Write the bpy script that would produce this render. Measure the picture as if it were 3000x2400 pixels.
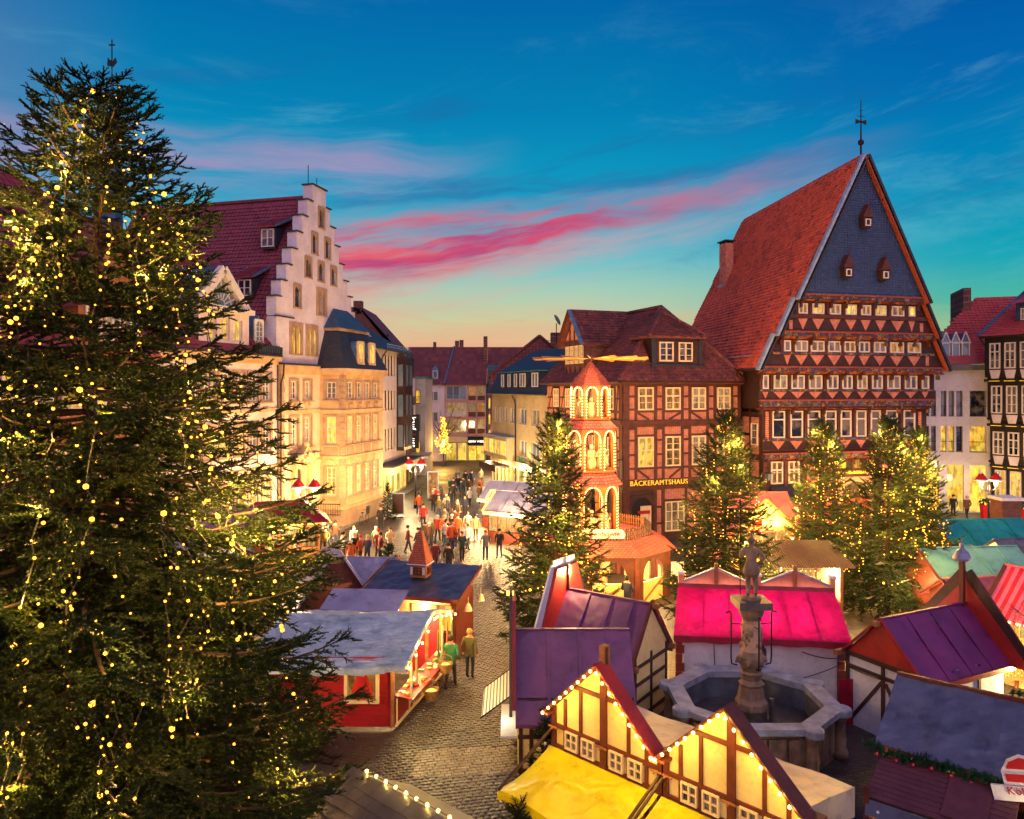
import bpy, math, random
import numpy as np
from mathutils import Vector, Matrix, Euler

for _o in list(bpy.data.objects):
 bpy.data.objects.remove(_o)
random.seed(7)
R = math.radians
SC = bpy.context.scene
COL = SC.collection

# ------------------------------------------------------------------ camera
cam_d = bpy.data.cameras.new('camera')
cam_d.sensor_width = 36.0
cam_d.lens = 26.4
cam_d.shift_y = -0.02
cam_d.clip_start = 0.1
cam_d.clip_end = 3000
cam = bpy.data.objects.new('camera', cam_d)
COL.objects.link(cam)
cam.location = (0, 0, 10)
cam.rotation_euler = (R(90), 0, 0)
SC.camera = cam

# ------------------------------------------------------------------ sky
world = bpy.data.worlds.new('World')
SC.world = world
world.use_nodes = True
wt = world.node_tree
wt.nodes.clear()


def _lin(c):
 return tuple((v / 255 / 12.92) if v / 255 <= 0.04045 else ((v / 255 + 0.055) / 1.055) ** 2.4 for v in c)


class NG:
 """small helper to write node maths"""
 def __init__(s, t):
  s.t = t

 def n(s, typ, **kw):
  x = s.t.nodes.new(typ)
  for k, v in kw.items():
   setattr(x, k, v)
  return x

 def link(s, a, b):
  s.t.links.new(a, b)

 def m(s, op, a, b=None, c=None, clamp=False):
  x = s.n('ShaderNodeMath', operation=op, use_clamp=clamp)
  for i, v in enumerate((a, b, c)):
   if v is None:
    continue
   if isinstance(v, (int, float)):
    x.inputs[i].default_value = v
   else:
    s.link(v, x.inputs[i])
  return x.outputs[0]

 def ramp(s, fac, stops, lin=True, interp='LINEAR'):
  x = s.n('ShaderNodeValToRGB')
  x.color_ramp.interpolation = interp
  e = x.color_ramp.elements
  while len(e) < len(stops):
   e.new(0.5)
  for i, (p, c) in enumerate(stops):
   e[i].position = p
   c = (c, c, c) if isinstance(c, (int, float)) else (_lin(c) if lin else c)
   e[i].color = (c[0], c[1], c[2], 1)
  s.link(fac, x.inputs[0])
  return x.outputs[0]

 def mix(s, fac, a, b, blend='MIX'):
  x = s.n('ShaderNodeMix', data_type='RGBA', blend_type=blend)
  for i, v in ((0, fac), (6, a), (7, b)):
   if isinstance(v, (int, float)):
    x.inputs[i].default_value = v
   elif isinstance(v, tuple):
    x.inputs[i].default_value = (v[0], v[1], v[2], 1)
   else:
    s.link(v, x.inputs[i])
  return x.outputs[2]

 def smooth(s, v, lo, hi):
  x = s.n('ShaderNodeMapRange', interpolation_type='SMOOTHSTEP')
  s.link(v, x.inputs[0])
  x.inputs[1].default_value = lo
  x.inputs[2].default_value = hi
  return x.outputs[0]

 def noise(s, vec, scale, detail=4, rough=0.55, dist=0.0, out=0):
  x = s.n('ShaderNodeTexNoise')
  x.inputs['Scale'].default_value = scale
  x.inputs['Detail'].default_value = detail
  x.inputs['Roughness'].default_value = rough
  x.inputs['Distortion'].default_value = dist
  if vec is not None:
   s.link(vec, x.inputs['Vector'])
  return x.outputs[out]

 def vec(s, x, y, z):
  c = s.n('ShaderNodeCombineXYZ')
  for i, v in enumerate((x, y, z)):
   if isinstance(v, (int, float)):
    c.inputs[i].default_value = v
   else:
    s.link(v, c.inputs[i])
  return c.outputs[0]


W = NG(wt)
tc = W.n('ShaderNodeTexCoord')
sep = W.n('ShaderNodeSeparateXYZ')
W.link(tc.outputs['Generated'], sep.inputs[0])
dx, dy, dz = sep.outputs
DEG = 180 / math.pi
az = W.m('MULTIPLY', W.m('ARCTAN2', dx, dy), DEG)
el = W.m('MULTIPLY', W.m('ARCSINE', dz), DEG)
elf = W.m('DIVIDE', W.m('ADD', el, 2.0), 60.0, clamp=True)


def pos(e):
 return (e + 2.0) / 60.0


# afterglow side, flank of the afterglow, and the pink belt opposite the sunset
glow = W.ramp(elf, [(pos(-2), (205, 120, 70)), (pos(2.6), (244, 156, 120)), (pos(3.6), (232, 190, 146)), (pos(5.0), (212, 208, 158)),
     (pos(7.5), (168, 208, 186)), (pos(10.5), (84, 190, 208)), (pos(14), (12, 160, 198)), (pos(20), (0, 132, 184)),
     (pos(27), (0, 106, 172)), (pos(40), (0, 66, 146)), (pos(58), (0, 46, 122))])
flank = W.ramp(elf, [(pos(-2), (150, 190, 90)), (pos(3.0), (142, 208, 138)), (pos(5.5), (84, 186, 160)), (pos(8.5), (20, 168, 186)),
                     (pos(14), (0, 138, 188)), (pos(20), (0, 106, 178)), (pos(27), (0, 80, 162)), (pos(40), (0, 56, 144)), (pos(58), (0, 46, 122))])
dusk = W.ramp(elf, [(pos(-2), (120, 100, 140)), (pos(3), (150, 120, 160)), (pos(9), (206, 142, 172)), (pos(18), (150, 128, 184)),
     (pos(30), (70, 96, 166)), (pos(45), (8, 66, 144)), (pos(58), (0, 46, 122))])
right = W.smooth(az, 4.0, 34.0)
left = W.smooth(W.m('MULTIPLY', az, -1.0), 24.0, 46.0)
absaz = W.m('ABSOLUTE', az)
behind = W.smooth(absaz, 50.0, 105.0)
sky = W.mix(right, glow, flank)
lowleft = W.m('MULTIPLY', left, W.smooth(W.m('MULTIPLY', el, -1.0), -32.0, -14.0))
sky = W.mix(W.m('MULTIPLY', lowleft, 0.85), sky, (0.20, 0.17, 0.38))
sky = W.mix(behind, sky, dusk)


def streak(base, slope, width_lo, width_hi, a0, a1, a2, a3, sx, sy, lo, hi, seed):
 """a wind-drawn cloud band: centre height base+slope*azimuth, fading in a0..a1 and out a2..a3"""
 warp = W.noise(W.vec(W.m('MULTIPLY', az, 0.05), W.m('MULTIPLY', el, 0.07), seed), 1.6, 3)
 s = W.m('SUBTRACT', el, W.m('ADD', W.m('MULTIPLY', az, slope), base))
 s = W.m('ADD', s, W.m('MULTIPLY', W.m('SUBTRACT', warp, 0.5), 3.2))
 wfac = W.smooth(az, a0, a3)
 wid = W.m('ADD', width_lo, W.m('MULTIPLY', wfac, width_hi - width_lo))
 q = W.m('DIVIDE', s, wid)
 g = W.m('POWER', 2.718, W.m('MULTIPLY', W.m('MULTIPLY', q, q), -1.0))
 nz = W.noise(W.vec(W.m('MULTIPLY', az, sx), W.m('MULTIPLY', s, sy), seed + 3.1), 1.0, 8, 0.66, 0.35)
 win = W.m('MULTIPLY', W.smooth(az, a0, a1), W.m('SUBTRACT', 1.0, W.smooth(az, a2, a3)))
 d = W.m('MULTIPLY', g, W.m('ADD', 0.8, W.m('MULTIPLY', W.m('SUBTRACT', nz, 0.5), 2.6)))
 return W.m('MULTIPLY', W.smooth(d, lo, hi), win)


cir = W.noise(W.vec(W.m('MULTIPLY', az, 0.035), W.m('MULTIPLY', W.m('SUBTRACT', el, W.m('MULTIPLY', az, .1)), 0.16), 7.7), 1.0, 8, 0.68, 0.8)
cirw = W.m('MULTIPLY', W.smooth(el, 2.0, 9.0), W.m('SUBTRACT', 1.0, W.smooth(el, 17.0, 30.0)))
sky = W.mix(W.m('MULTIPLY', W.m('MULTIPLY', W.smooth(cir, .48, .72), cirw), .36), sky, _lin((120, 196, 214)))
cir2 = W.noise(W.vec(W.m('MULTIPLY', az, 0.06), W.m('MULTIPLY', W.m('SUBTRACT', el, W.m('MULTIPLY', az, .14)), 0.3), 3.3), 1.0, 8, 0.68, 0.8)
sky = W.mix(W.m('MULTIPLY', W.m('MULTIPLY', W.smooth(cir2, .52, .74), cirw), .4), sky, _lin((30, 96, 160)))
veil = streak(16.6, 0.05, 3.4, 2.4, -60, -30, -14, 2, 0.05, 0.5, 0.2, 1.3, 11.0)
sky = W.mix(W.m('MULTIPLY', veil, 0.62), sky, _lin((205, 150, 190)))
low = streak(4.8, 0.0, 2.6, 1.6, -80, -40, 20, 40, 0.10, 1.1, 0.30, 1.1, 21.0)
sky = W.mix(W.m('MULTIPLY', low, 0.4), sky, _lin((236, 170, 140)))
mid = streak(9.2, 0.2, 3.0, 2.0, -60, -34, 0, 26, 0.05, 0.5, 0.2, 1.3, 31.0)
sky = W.mix(W.m('MULTIPLY', mid, 0.8), sky, _lin((246, 150, 150)))
grey = streak(15.0, 0.06, 1.3, 0.8, -24, -10, 12, 30, 0.06, 0.8, 0.35, 1.0, 5.0)
sky = W.mix(W.m('MULTIPLY', grey, 0.55), sky, _lin((40, 110, 168)))
hot = streak(11.7, 0.16, 4.2, 1.3, -48, -24, 0, 30, 0.06, 0.5, 0.12, 1.0, 41.0)
hotc = W.mix(W.smooth(W.noise(W.vec(W.m('MULTIPLY', az, 0.06), W.m('MULTIPLY', el, 0.5), 2.0), 1.3, 5), 0.35, 0.7),
             _lin((240, 78, 98)), _lin((186, 64, 122)))
sky = W.mix(W.m('MULTIPLY', hot, 0.97), sky, hotc)

nish = W.n('ShaderNodeTexSky', sky_type='NISHITA')
nish.sun_disc = False
nish.sun_elevation = R(0.5)
nish.sun_rotation = R(-6)
bg1 = W.n('ShaderNodeBackground')
W.link(sky, bg1.inputs[0])
bg1.inputs[1].default_value = 0.97
bg2 = W.n('ShaderNodeBackground')
W.link(nish.outputs[0], bg2.inputs[0])
bg2.inputs[1].default_value = 0.001
addsh = W.n('ShaderNodeAddShader')
W.link(bg1.outputs[0], addsh.inputs[0])
W.link(bg2.outputs[0], addsh.inputs[1])
wout = W.n('ShaderNodeOutputWorld')
W.link(addsh.outputs[0], wout.inputs[0])

# soft light of the dusk sky behind the camera
sun_d = bpy.data.lights.new('sun', 'SUN')
sun_d.energy = 1.6
sun_d.angle = R(100)
sun_d.color = (1.0, 0.78, 1.0)
sun = bpy.data.objects.new('sun', sun_d)
COL.objects.link(sun)
sun.rotation_euler = Vector((-0.25, 1.0, -0.85)).to_track_quat('-Z', 'Y').to_euler()

SC.view_settings.view_transform = 'Standard'
SC.view_settings.look = 'None'
SC.view_settings.gamma = 1
SC.view_settings.use_curve_mapping = False
SC.view_settings.exposure = 0.0
SC.render.engine = 'CYCLES'
SC.cycles.max_bounces = 4
SC.cycles.diffuse_bounces = 2
SC.cycles.glossy_bounces = 1
SC.cycles.transmission_bounces = 4
SC.cycles.transparent_max_bounces = 6
SC.cycles.sample_clamp_indirect = 2.0
SC.cycles.sample_clamp_direct = 0
SC.cycles.caustics_reflective = False
SC.cycles.caustics_refractive = False
SC.cycles.use_denoising = True
SC.cycles.use_adaptive_sampling = True
SC.cycles.adaptive_threshold = 0.05
SC.cycles.use_light_tree = True
LIGHT = 21.0

# ------------------------------------------------------------------ mesh helpers
class MB:
 """collects faces; obj() links them as one mesh object"""
 def __init__(s):
  s.v, s.f, s.m = [], [], []

 def face(s, pts, mi=0):
  b = len(s.v)
  s.v += [tuple(p) for p in pts]
  s.f.append(tuple(range(b, b + len(pts))))
  s.m.append(mi)

 def add(s, V, F, mi=0, M=None):
  b = len(s.v)
  s.v += [tuple(M @ Vector(p)) if M is not None else tuple(p) for p in V]
  s.f += [tuple(i + b for i in f) for f in F]
  s.m += [mi] * len(F)

 def box(s, x0, x1, y0, y1, z0, z1, mi=0, M=None):
  V = [(x0, y0, z0), (x1, y0, z0), (x1, y1, z0), (x0, y1, z0), (x0, y0, z1), (x1, y0, z1), (x1, y1, z1), (x0, y1, z1)]
  s.add(V, BOXF, mi, M)

 def bar(s, p, q, w, d, mi=0, up=(0, 0, 1)):
  s.box(-.5, .5, -.5, .5, -.5, .5, mi, bar_matrix(p, q, w, d, up))

 def prism(s, poly, y0, y1, mi=0, M=None):
  """poly of (x, z) counter-clockwise seen from -y, pushed from y0 (front) to y1"""
  n = len(poly)
  V = [(x, y0, z) for x, z in poly] + [(x, y1, z) for x, z in poly]
  F = [tuple(range(n)), tuple(range(2 * n - 1, n - 1, -1))]
  for i in range(n):
   j = (i + 1) % n
   F.append((j, i, i + n, j + n))
  s.add(V, F, mi, M)

 def prismz(s, poly, z0, z1, mi=0, M=None):
  n = len(poly)
  V = [(x, y, z0) for x, y in poly] + [(x, y, z1) for x, y in poly]
  F = [tuple(range(n - 1, -1, -1)), tuple(range(n, 2 * n))]
  for i in range(n):
   j = (i + 1) % n
   F.append((i, j, j + n, i + n))
  s.add(V, F, mi, M)

 def tube(s, pts, rad, n=6, mi=0, cap=True):
  pts = [Vector(p) for p in pts]
  if isinstance(rad, (int, float)):
   rad = [rad] * len(pts)
  b = len(s.v)
  for i, p in enumerate(pts):
   t = (pts[min(i + 1, len(pts) - 1)] - pts[max(i - 1, 0)]).normalized()
   a = t.cross(Vector((0, 0, 1)))
   if a.length < 1e-3:
    a = t.cross(Vector((1, 0, 0)))
   a.normalize()
   c = t.cross(a)
   for k in range(n):
    w = 2 * math.pi * k / n
    s.v.append(tuple(p + (a * math.cos(w) + c * math.sin(w)) * rad[i]))
  for i in range(len(pts) - 1):
   for k in range(n):
    k2 = (k + 1) % n
    s.f.append((b + i * n + k, b + i * n + k2, b + (i + 1) * n + k2, b + (i + 1) * n + k))
    s.m.append(mi)
  if cap:
   s.f.append(tuple(b + k for k in range(n - 1, -1, -1)))
   s.f.append(tuple(b + (len(pts) - 1) * n + k for k in range(n)))
   s.m += [mi, mi]

 def lathe(s, prof, n=16, mi=0, M=None, a0=0.0, closed=True):
  V, F = [], []
  for r, z in prof:
   for k in range(n):
    w = a0 + 2 * math.pi * k / n
    V.append((r * math.cos(w), r * math.sin(w), z))
  for i in range(len(prof) - 1):
   for k in range(n):
    k2 = (k + 1) % n
    F.append((i * n + k, i * n + k2, (i + 1) * n + k2, (i + 1) * n + k))
  F.append(tuple(range(n - 1, -1, -1)))
  F.append(tuple((len(prof) - 1) * n + k for k in range(n)))
  s.add(V, F, mi, M)

 def sphere(s, c, r, n=10, mi=0, sz=1.0):
  prof = [(max(r * math.sin(math.pi * i / n), 1e-4), -r * sz * math.cos(math.pi * i / n)) for i in range(n + 1)]
  s.lathe(prof, n + 2, mi, Matrix.Translation(c))

 def mesh(s, name, mats, smooth=False):
  me = bpy.data.meshes.new(name)
  me.from_pydata(s.v, [], s.f)
  for m in (mats if isinstance(mats, (list, tuple)) else [mats]):
   me.materials.append(m)
  me.polygons.foreach_set('material_index', s.m)
  if smooth:
   me.polygons.foreach_set('use_smooth', [True] * len(s.f))
  # metric uv by dominant axis
  uv = me.uv_layers.new(name='uv')
  co = []
  for p in me.polygons:
   n = p.normal
   ax = max(range(3), key=lambda i: abs(n[i]))
   for vi in p.vertices:
    c = s.v[vi]
    co += [c[1], c[2]] if ax == 0 else ([c[0], c[2]] if ax == 1 else [c[0], c[1]])
  uv.data.foreach_set('uv', co)
  me.update()
  return me

 def obj(s, name, mats, parent=None, M=None, smooth=False):
  return link(name, s.mesh(name, mats, smooth), parent, M)


BOXF = [(0, 3, 2, 1), (4, 5, 6, 7), (0, 1, 5, 4), (1, 2, 6, 5), (2, 3, 7, 6), (3, 0, 4, 7)]


def bar_matrix(p, q, w, d, up=(0, 0, 1)):
 p, q = Vector(p), Vector(q)
 z = (q - p)
 L = z.length
 z.normalize()
 y = Vector(up)
 x = y.cross(z)
 if x.length < 1e-4:
  x = Vector((1, 0, 0)).cross(z)
  if x.length < 1e-4:
   x = Vector((0, 1, 0)).cross(z)
 x.normalize()
 y = z.cross(x)
 M = Matrix((x * w, y * d, z * L)).transposed().to_4x4()
 M.translation = (p + q) / 2
 return M


def link(name, me, parent=None, M=None):
 o = bpy.data.objects.new(name, me)
 COL.objects.link(o)
 if parent is not None:
  o.parent = parent
 if M is not None:
  o.matrix_basis = M
 return o


def tag(o, label, cat, group=None, kind=None):
 if label:
  o['label'] = label
 if cat:
  o['category'] = cat
 if group:
  o['group'] = group
 if kind:
  o['kind'] = kind
 return o


def thing(name, label, cat, loc=(0, 0, 0), rz=0.0, group=None):
 o = bpy.data.objects.new(name, None)
 o.empty_display_size = 0.1
 COL.objects.link(o)
 o.matrix_basis = Matrix.Translation(loc) @ Matrix.Rotation(R(rz), 4, 'Z')
 return tag(o, label, cat, group)


T = Matrix.Translation
ID = Matrix.Identity(4)


def RZ(d):
 return Matrix.Rotation(R(d), 4, 'Z')


def RX(d):
 return Matrix.Rotation(R(d), 4, 'X')


def RY(d):
 return Matrix.Rotation(R(d), 4, 'Y')


_ub = {}


def unit_box(m):
 if m.name not in _ub:
  b = MB()
  b.box(-.5, .5, -.5, .5, -.5, .5)
  _ub[m.name] = b.mesh('block', m)
 return _ub[m.name]


def block(name, m, parent, x0, x1, y0, y1, z0, z1, F=ID):
 """an axis-aligned box as an object that shares its mesh"""
 M = F @ T(((x0 + x1) / 2, (y0 + y1) / 2, (z0 + z1) / 2)) @ Matrix.Diagonal((x1 - x0, y1 - y0, z1 - z0, 1))
 return link(name, unit_box(m), parent, M)


def barobj(name, m, parent, p, q, w, d, F=ID, up=(0, 0, 1)):
 return link(name, unit_box(m), parent, F @ bar_matrix(p, q, w, d, up))


def beam(parent, F, u0, z0, u1, z1, w, out, m, name='timber', back=0.02):
 """a timber on a facade: centre line (u0,z0)-(u1,z1), proud by out"""
 return link(name, unit_box(m), parent, F @ bar_matrix((u0, (back - out) / 2, z0), (u1, (back - out) / 2, z1), w, out + back, (0, 1, 0)))


def face_left(depth, x=0.0):
 return T((x, depth, 0)) @ RZ(-90)


def face_right(width):
 return T((width, 0, 0)) @ RZ(90)


_wm = {}


def window(parent, F, u, z, w, h, pane, frame, cols=2, rows=3, transom=None, fw=0.07, mw=0.035, recess=0.0, name='window'):
 """casement window: frame with glazing bars, glass pane as its sub-part; (u,z) lower left"""
 key = (round(w, 2), round(h, 2), cols, rows, transom, fw, mw, frame.name)
 if key not in _wm:
  b = MB()
  b.box(0, w, -.05, .04, 0, fw)
  b.box(0, w, -.05, .04, h - fw, h)
  b.box(0, fw, -.05, .04, fw, h - fw)
  b.box(w - fw, w, -.05, .04, fw, h - fw)
  for c in range(1, cols):
   x = w * c / cols
   b.box(x - fw * .55, x + fw * .55, -.045, .04, fw, h - fw)
  tz = None
  if transom:
   tz = h * transom
   b.box(fw, w - fw, -.047, .04, tz - fw * .5, tz + fw * .5)
  for r in range(1, rows):
   zz = h * r / rows
   if tz and abs(zz - tz) < .1 * h:
    continue
   b.box(fw, w - fw, -.03, .03, zz - mw / 2, zz + mw / 2)
  g = MB()
  g.face([(fw * .5, .02, fw * .5), (w - fw * .5, .02, fw * .5), (w - fw * .5, .02, h - fw * .5), (fw * .5, .02, h - fw * .5)])
  _wm[key] = (b.mesh('window', frame), {}, g)
 me, gl, g = _wm[key]
 if pane.name not in gl:
  gl[pane.name] = g.mesh('pane', pane)
 o = link(name, me, parent, F @ T((u, recess, z)))
 link('pane', gl[pane.name], o)
 return o


def wall(parent, F, u0, u1, z0, z1, holes, m, depth=0.3, inside=None, cuts_u=(), cuts_z=(), name='wall', thick=None):
 """a wall sheet with real openings and their reveals; holes are (u0,u1,z0,z1)"""
 us = sorted(set([u0, u1] + [h[0] for h in holes] + [h[1] for h in holes] + list(cuts_u)))
 zs = sorted(set([z0, z1] + [h[2] for h in holes] + [h[3] for h in holes] + list(cuts_z)))
 us = [u for u in us if u0 - 1e-6 <= u <= u1 + 1e-6]
 zs = [z for z in zs if z0 - 1e-6 <= z <= z1 + 1e-6]
 b = MB()
 for i in range(len(us) - 1):
  for j in range(len(zs) - 1):
   cu, cz = (us[i] + us[i + 1]) / 2, (zs[j] + zs[j + 1]) / 2
   if inside and not inside(cu, cz):
    continue
   if any(h[0] < cu < h[1] and h[2] < cz < h[3] for h in holes):
    continue
   b.face([(us[i], 0, zs[j]), (us[i + 1], 0, zs[j]), (us[i + 1], 0, zs[j + 1]), (us[i], 0, zs[j + 1])])
 for a, c, e, g in holes:
  d = depth
  b.face([(a, 0, e), (a, d, e), (a, d, g), (a, 0, g)][::-1])
  b.face([(c, 0, e), (c, d, e), (c, d, g), (c, 0, g)])
  b.face([(a, 0, e), (c, 0, e), (c, d, e), (a, d, e)][::-1])
  b.face([(a, 0, g), (c, 0, g), (c, d, g), (a, d, g)])
 return b.obj(name, m, parent, F)


def arch_pts(w, h, pointed=False, n=7):
 """opening outline from lower left up and over to lower right"""
 pts = [(0, 0)]
 r = w / 2
 if pointed:
  hr = h - w * .8
  for i in range(n + 1):
   t = i / n
   pts.append((r * (1 - math.cos(t * math.pi / 2)) ** 1.15, hr + (h - hr) * math.sin(t * math.pi / 2)))
  L = pts[1:]
  pts += [(w - x, z) for x, z in reversed(L[:-1])]
 else:
  hr = h - r
  for i in range(2 * n + 1):
   a = math.pi - math.pi * i / (2 * n)
   pts.append((r + r * math.cos(a), hr + r * math.sin(a)))
 pts.append((w, 0))
 return pts


def arch_surround(parent, F, u, z, w, h, border, m, out=0.05, depth=0.25, pointed=False, twin=False, name='surround', top=None):
 """stone frame round an arched opening (u,z lower left of the opening)"""
 b = MB()
 P_ = arch_pts(w, h, pointed)
 n = len(P_)
 ht = h + border * (1.0 if top is None else top)
 # outer outline with as many points as the arch, walked the same way
 outer = []
 for i, (x, zz) in enumerate(P_):
  if i == 0:
   outer.append((-border, 0))
  elif i == n - 1:
   outer.append((w + border, 0))
  else:
   t = (i - 1) / (n - 3)
   if t < .25:
    outer.append((-border, h * .6 + (ht - h * .6) * t / .25))
   elif t > .75:
    outer.append((w + border, ht - (ht - h * .6) * (t - .75) / .25))
   else:
    outer.append((-border + (w + 2 * border) * (t - .25) / .5, ht))
 for i in range(n - 1):
  a, c = P_[i], P_[i + 1]
  d, e = outer[i], outer[i + 1]
  b.face([(a[0], -out, a[1]), (c[0], -out, c[1]), (e[0], -out, e[1]), (d[0], -out, d[1])])
  b.face([(a[0], -out, a[1]), (a[0], depth, a[1]), (c[0], depth, c[1]), (c[0], -out, c[1])])
  b.face([(d[0], -out, d[1]), (e[0], -out, e[1]), (e[0], .02, e[1]), (d[0], .02, d[1])])
 b.box(-border, w + border, -out - .04, .02, -.1, 0)
 return b.obj(name, m, parent, F @ T((u, 0, z)))


def arch_pane(parent, F, u, z, w, h, pane, frame, depth=0.2, pointed=False, bars=True):
 g = MB()
 g.face([(x, 0, zz) for x, zz in arch_pts(w, h, pointed)][::-1])
 f = MB()
 f.box(w / 2 - .03, w / 2 + .03, -.05, -.005, 0, h - .05)
 if bars:
  for t in (.25, .5, .72):
   f.box(0, w, -.04, -.005, h * t - .02, h * t + .02)
  f.box(0, .05, -.05, -.005, 0, h * .7)
  f.box(w - .05, w, -.05, -.005, 0, h * .7)
  f.box(0.05, w - .05, -.05, -.005, 0, .06)
 o = f.obj('window', frame, parent, F @ T((u, depth, z)))
 g.obj('pane', pane, o)
 return o


_tm = {}


def tile_geo(tw, th, thick=0.03, flat=False):
 """one roof tile in its own plane: x across, y up the slope, z out"""
 ov = th * 1.25
 hs = [0, .02, .02, 0] if flat else [.0, .035, .045, .03, .0]
 n = len(hs)
 V = []
 for i, h in enumerate(hs):
  V.append((tw * i / (n - 1) * 1.02, 0, h + thick + .02))
 for i, h in enumerate(hs):
  V.append((tw * i / (n - 1) * 1.02, ov, h * .6))
 for i, h in enumerate(hs):
  V.append((tw * i / (n - 1) * 1.02, 0, -.01))
 F = []
 for i in range(n - 1):
  F.append((i, i + 1, n + i + 1, n + i))
  F.append((2 * n + i, 2 * n + i + 1, i + 1, i))
 return V, F


def tile_roof(root, part, O, U, V, nu, nv, tw, th, m, inside=None, singles=0, flat=False, jitter=.012, seed=1, pick=None):
 """covers a slope with real tiles: the ones showing largest are objects, the rest one mesh.
 O eave corner, U along the eave, V up the slope (unit vectors, root space)"""
 O, U, V = Vector(O), Vector(U).normalized(), Vector(V).normalized()
 N = U.cross(V)
 rr = random.Random(seed)
 cells = []
 for j in range(nv):
  for i in range(nu):
   p = O + U * (i * tw) + V * (j * th)
   c = p + U * (tw / 2) + V * (th / 2)
   if inside and not inside(c):
    continue
   cells.append((p, c))
 wm = root.matrix_basis
 camv = Vector((0, 0, 10))
 keep = []
 if singles:
  sc = []
  for k, (p, c) in enumerate(cells):
   if pick and not pick(c):
    continue
   w = wm @ c
   sc.append(((w - camv).length, k))
  sc.sort()
  keep = [k for _, k in sc[:singles]]
 kset = set(keep)
 tv, tf = tile_geo(tw, th, flat=flat)
 B = Matrix((U, V, N)).transposed().to_4x4()
 b = MB()
 one = MB()
 one.add(tv, tf)
 me1 = one.mesh('tile', m)
 for k, (p, c) in enumerate(cells):
  M = T(p + N * (rr.uniform(0, jitter))) @ B @ RX(rr.uniform(-1.2, 1.2) - 0)
  if k in kset:
   link('tile', me1, part, M)
  else:
   b.add(tv, tf, 0, M)
 if b.v:
  o = b.obj('tiles', m, part)
  o['kind'] = 'stuff'
 return


def text(parent, F, body, size, m, extrude=0.02, align='CENTER', name='lettering', spacing=1.0, shear=0.0, xscale=1.0):
 c = bpy.data.curves.new(name, 'FONT')
 c.body = body
 c.size = size
 c.extrude = extrude
 c.align_x = align
 c.align_y = 'CENTER'
 c.space_character = spacing
 c.shear = shear
 c.resolution_u = 3
 c.materials.append(m)
 t = bpy.data.objects.new(name, c)
 me = bpy.data.meshes.new_from_object(t)
 bpy.data.objects.remove(t)
 bpy.data.curves.remove(c)
 return link(name, me, parent, F @ RX(90) @ Matrix.Diagonal((xscale, 1, 1, 1)))


def lamp(loc, watt, color=(1.0, 0.50, 0.14), radius=0.12, parent=None, name='lamp_or_wash_light'):
 d = bpy.data.lights.new(name, 'POINT')
 d.energy = watt * LIGHT
 d.color = color
 d.shadow_soft_size = radius
 o = bpy.data.objects.new(name, d)
 COL.objects.link(o)
 if parent is not None:
  o.parent = parent
 o.location = loc
 return o


def ico_geo(r):
 t = (1 + 5 ** .5) / 2
 V = [(-1, t, 0), (1, t, 0), (-1, -t, 0), (1, -t, 0), (0, -1, t), (0, 1, t), (0, -1, -t), (0, 1, -t), (t, 0, -1), (t, 0, 1), (-t, 0, -1), (-t, 0, 1)]
 s = r / math.hypot(1, t)
 V = [(a * s, b * s, c * s) for a, b, c in V]
 F = [(0, 11, 5), (0, 5, 1), (0, 1, 7), (0, 7, 10), (0, 10, 11), (1, 5, 9), (5, 11, 4), (11, 10, 2), (10, 7, 6), (7, 1, 8), (3, 9, 4), (3, 4, 2),
         (3, 2, 6), (3, 6, 8), (3, 8, 9), (4, 9, 5), (2, 4, 11), (6, 2, 10), (8, 6, 7), (9, 8, 1)]
 return V, F


_bm = {}


def bulb_mesh(r, m):
 k = (r, m.name)
 if k not in _bm:
  b = MB()
  V, F = ico_geo(r)
  b.add(V, F)
  _bm[k] = b.mesh('bulb', m, True)
 return _bm[k]


def light_string(label, pts, m, wire, r=0.035, sag=0.0, group='strings of light bulbs on the stalls', watt=0, every=3, drop=0.05):
 """wire through pts with one bulb hanging at each point"""
 pts = [Vector(p) for p in pts]
 o = thing('light_string', label, 'light string', pts[0], 0, group)
 b = MB()
 rel = [p - pts[0] for p in pts]
 b.tube(rel, 0.008, 4)
 b.obj('wire', wire, o)
 me = bulb_mesh(r, m)
 for i, p in enumerate(rel):
  link('bulb', me, o, T(p + Vector((0, 0, -drop))))
  if watt and i % every == 0:
   lamp(p + Vector((0, 0, -drop - r * 1.5)), watt, (1, .62, .11), parent=o, radius=r)
 return o


def lerp_pts(a, b, n, sag=0.0):
 a, b = Vector(a), Vector(b)
 return [a.lerp(b, i / (n - 1)) - Vector((0, 0, sag * 4 * (i / (n - 1)) * (1 - i / (n - 1)))) for i in range(n)]

# ------------------------------------------------------------------ materials
def _new(name):
 m = bpy.data.materials.new(name)
 m.use_nodes = True
 t = m.node_tree
 b = t.nodes['Principled BSDF']
 return m, NG(t), b


def _pos(g):
 return g.n('ShaderNodeNewGeometry').outputs['Position']


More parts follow.
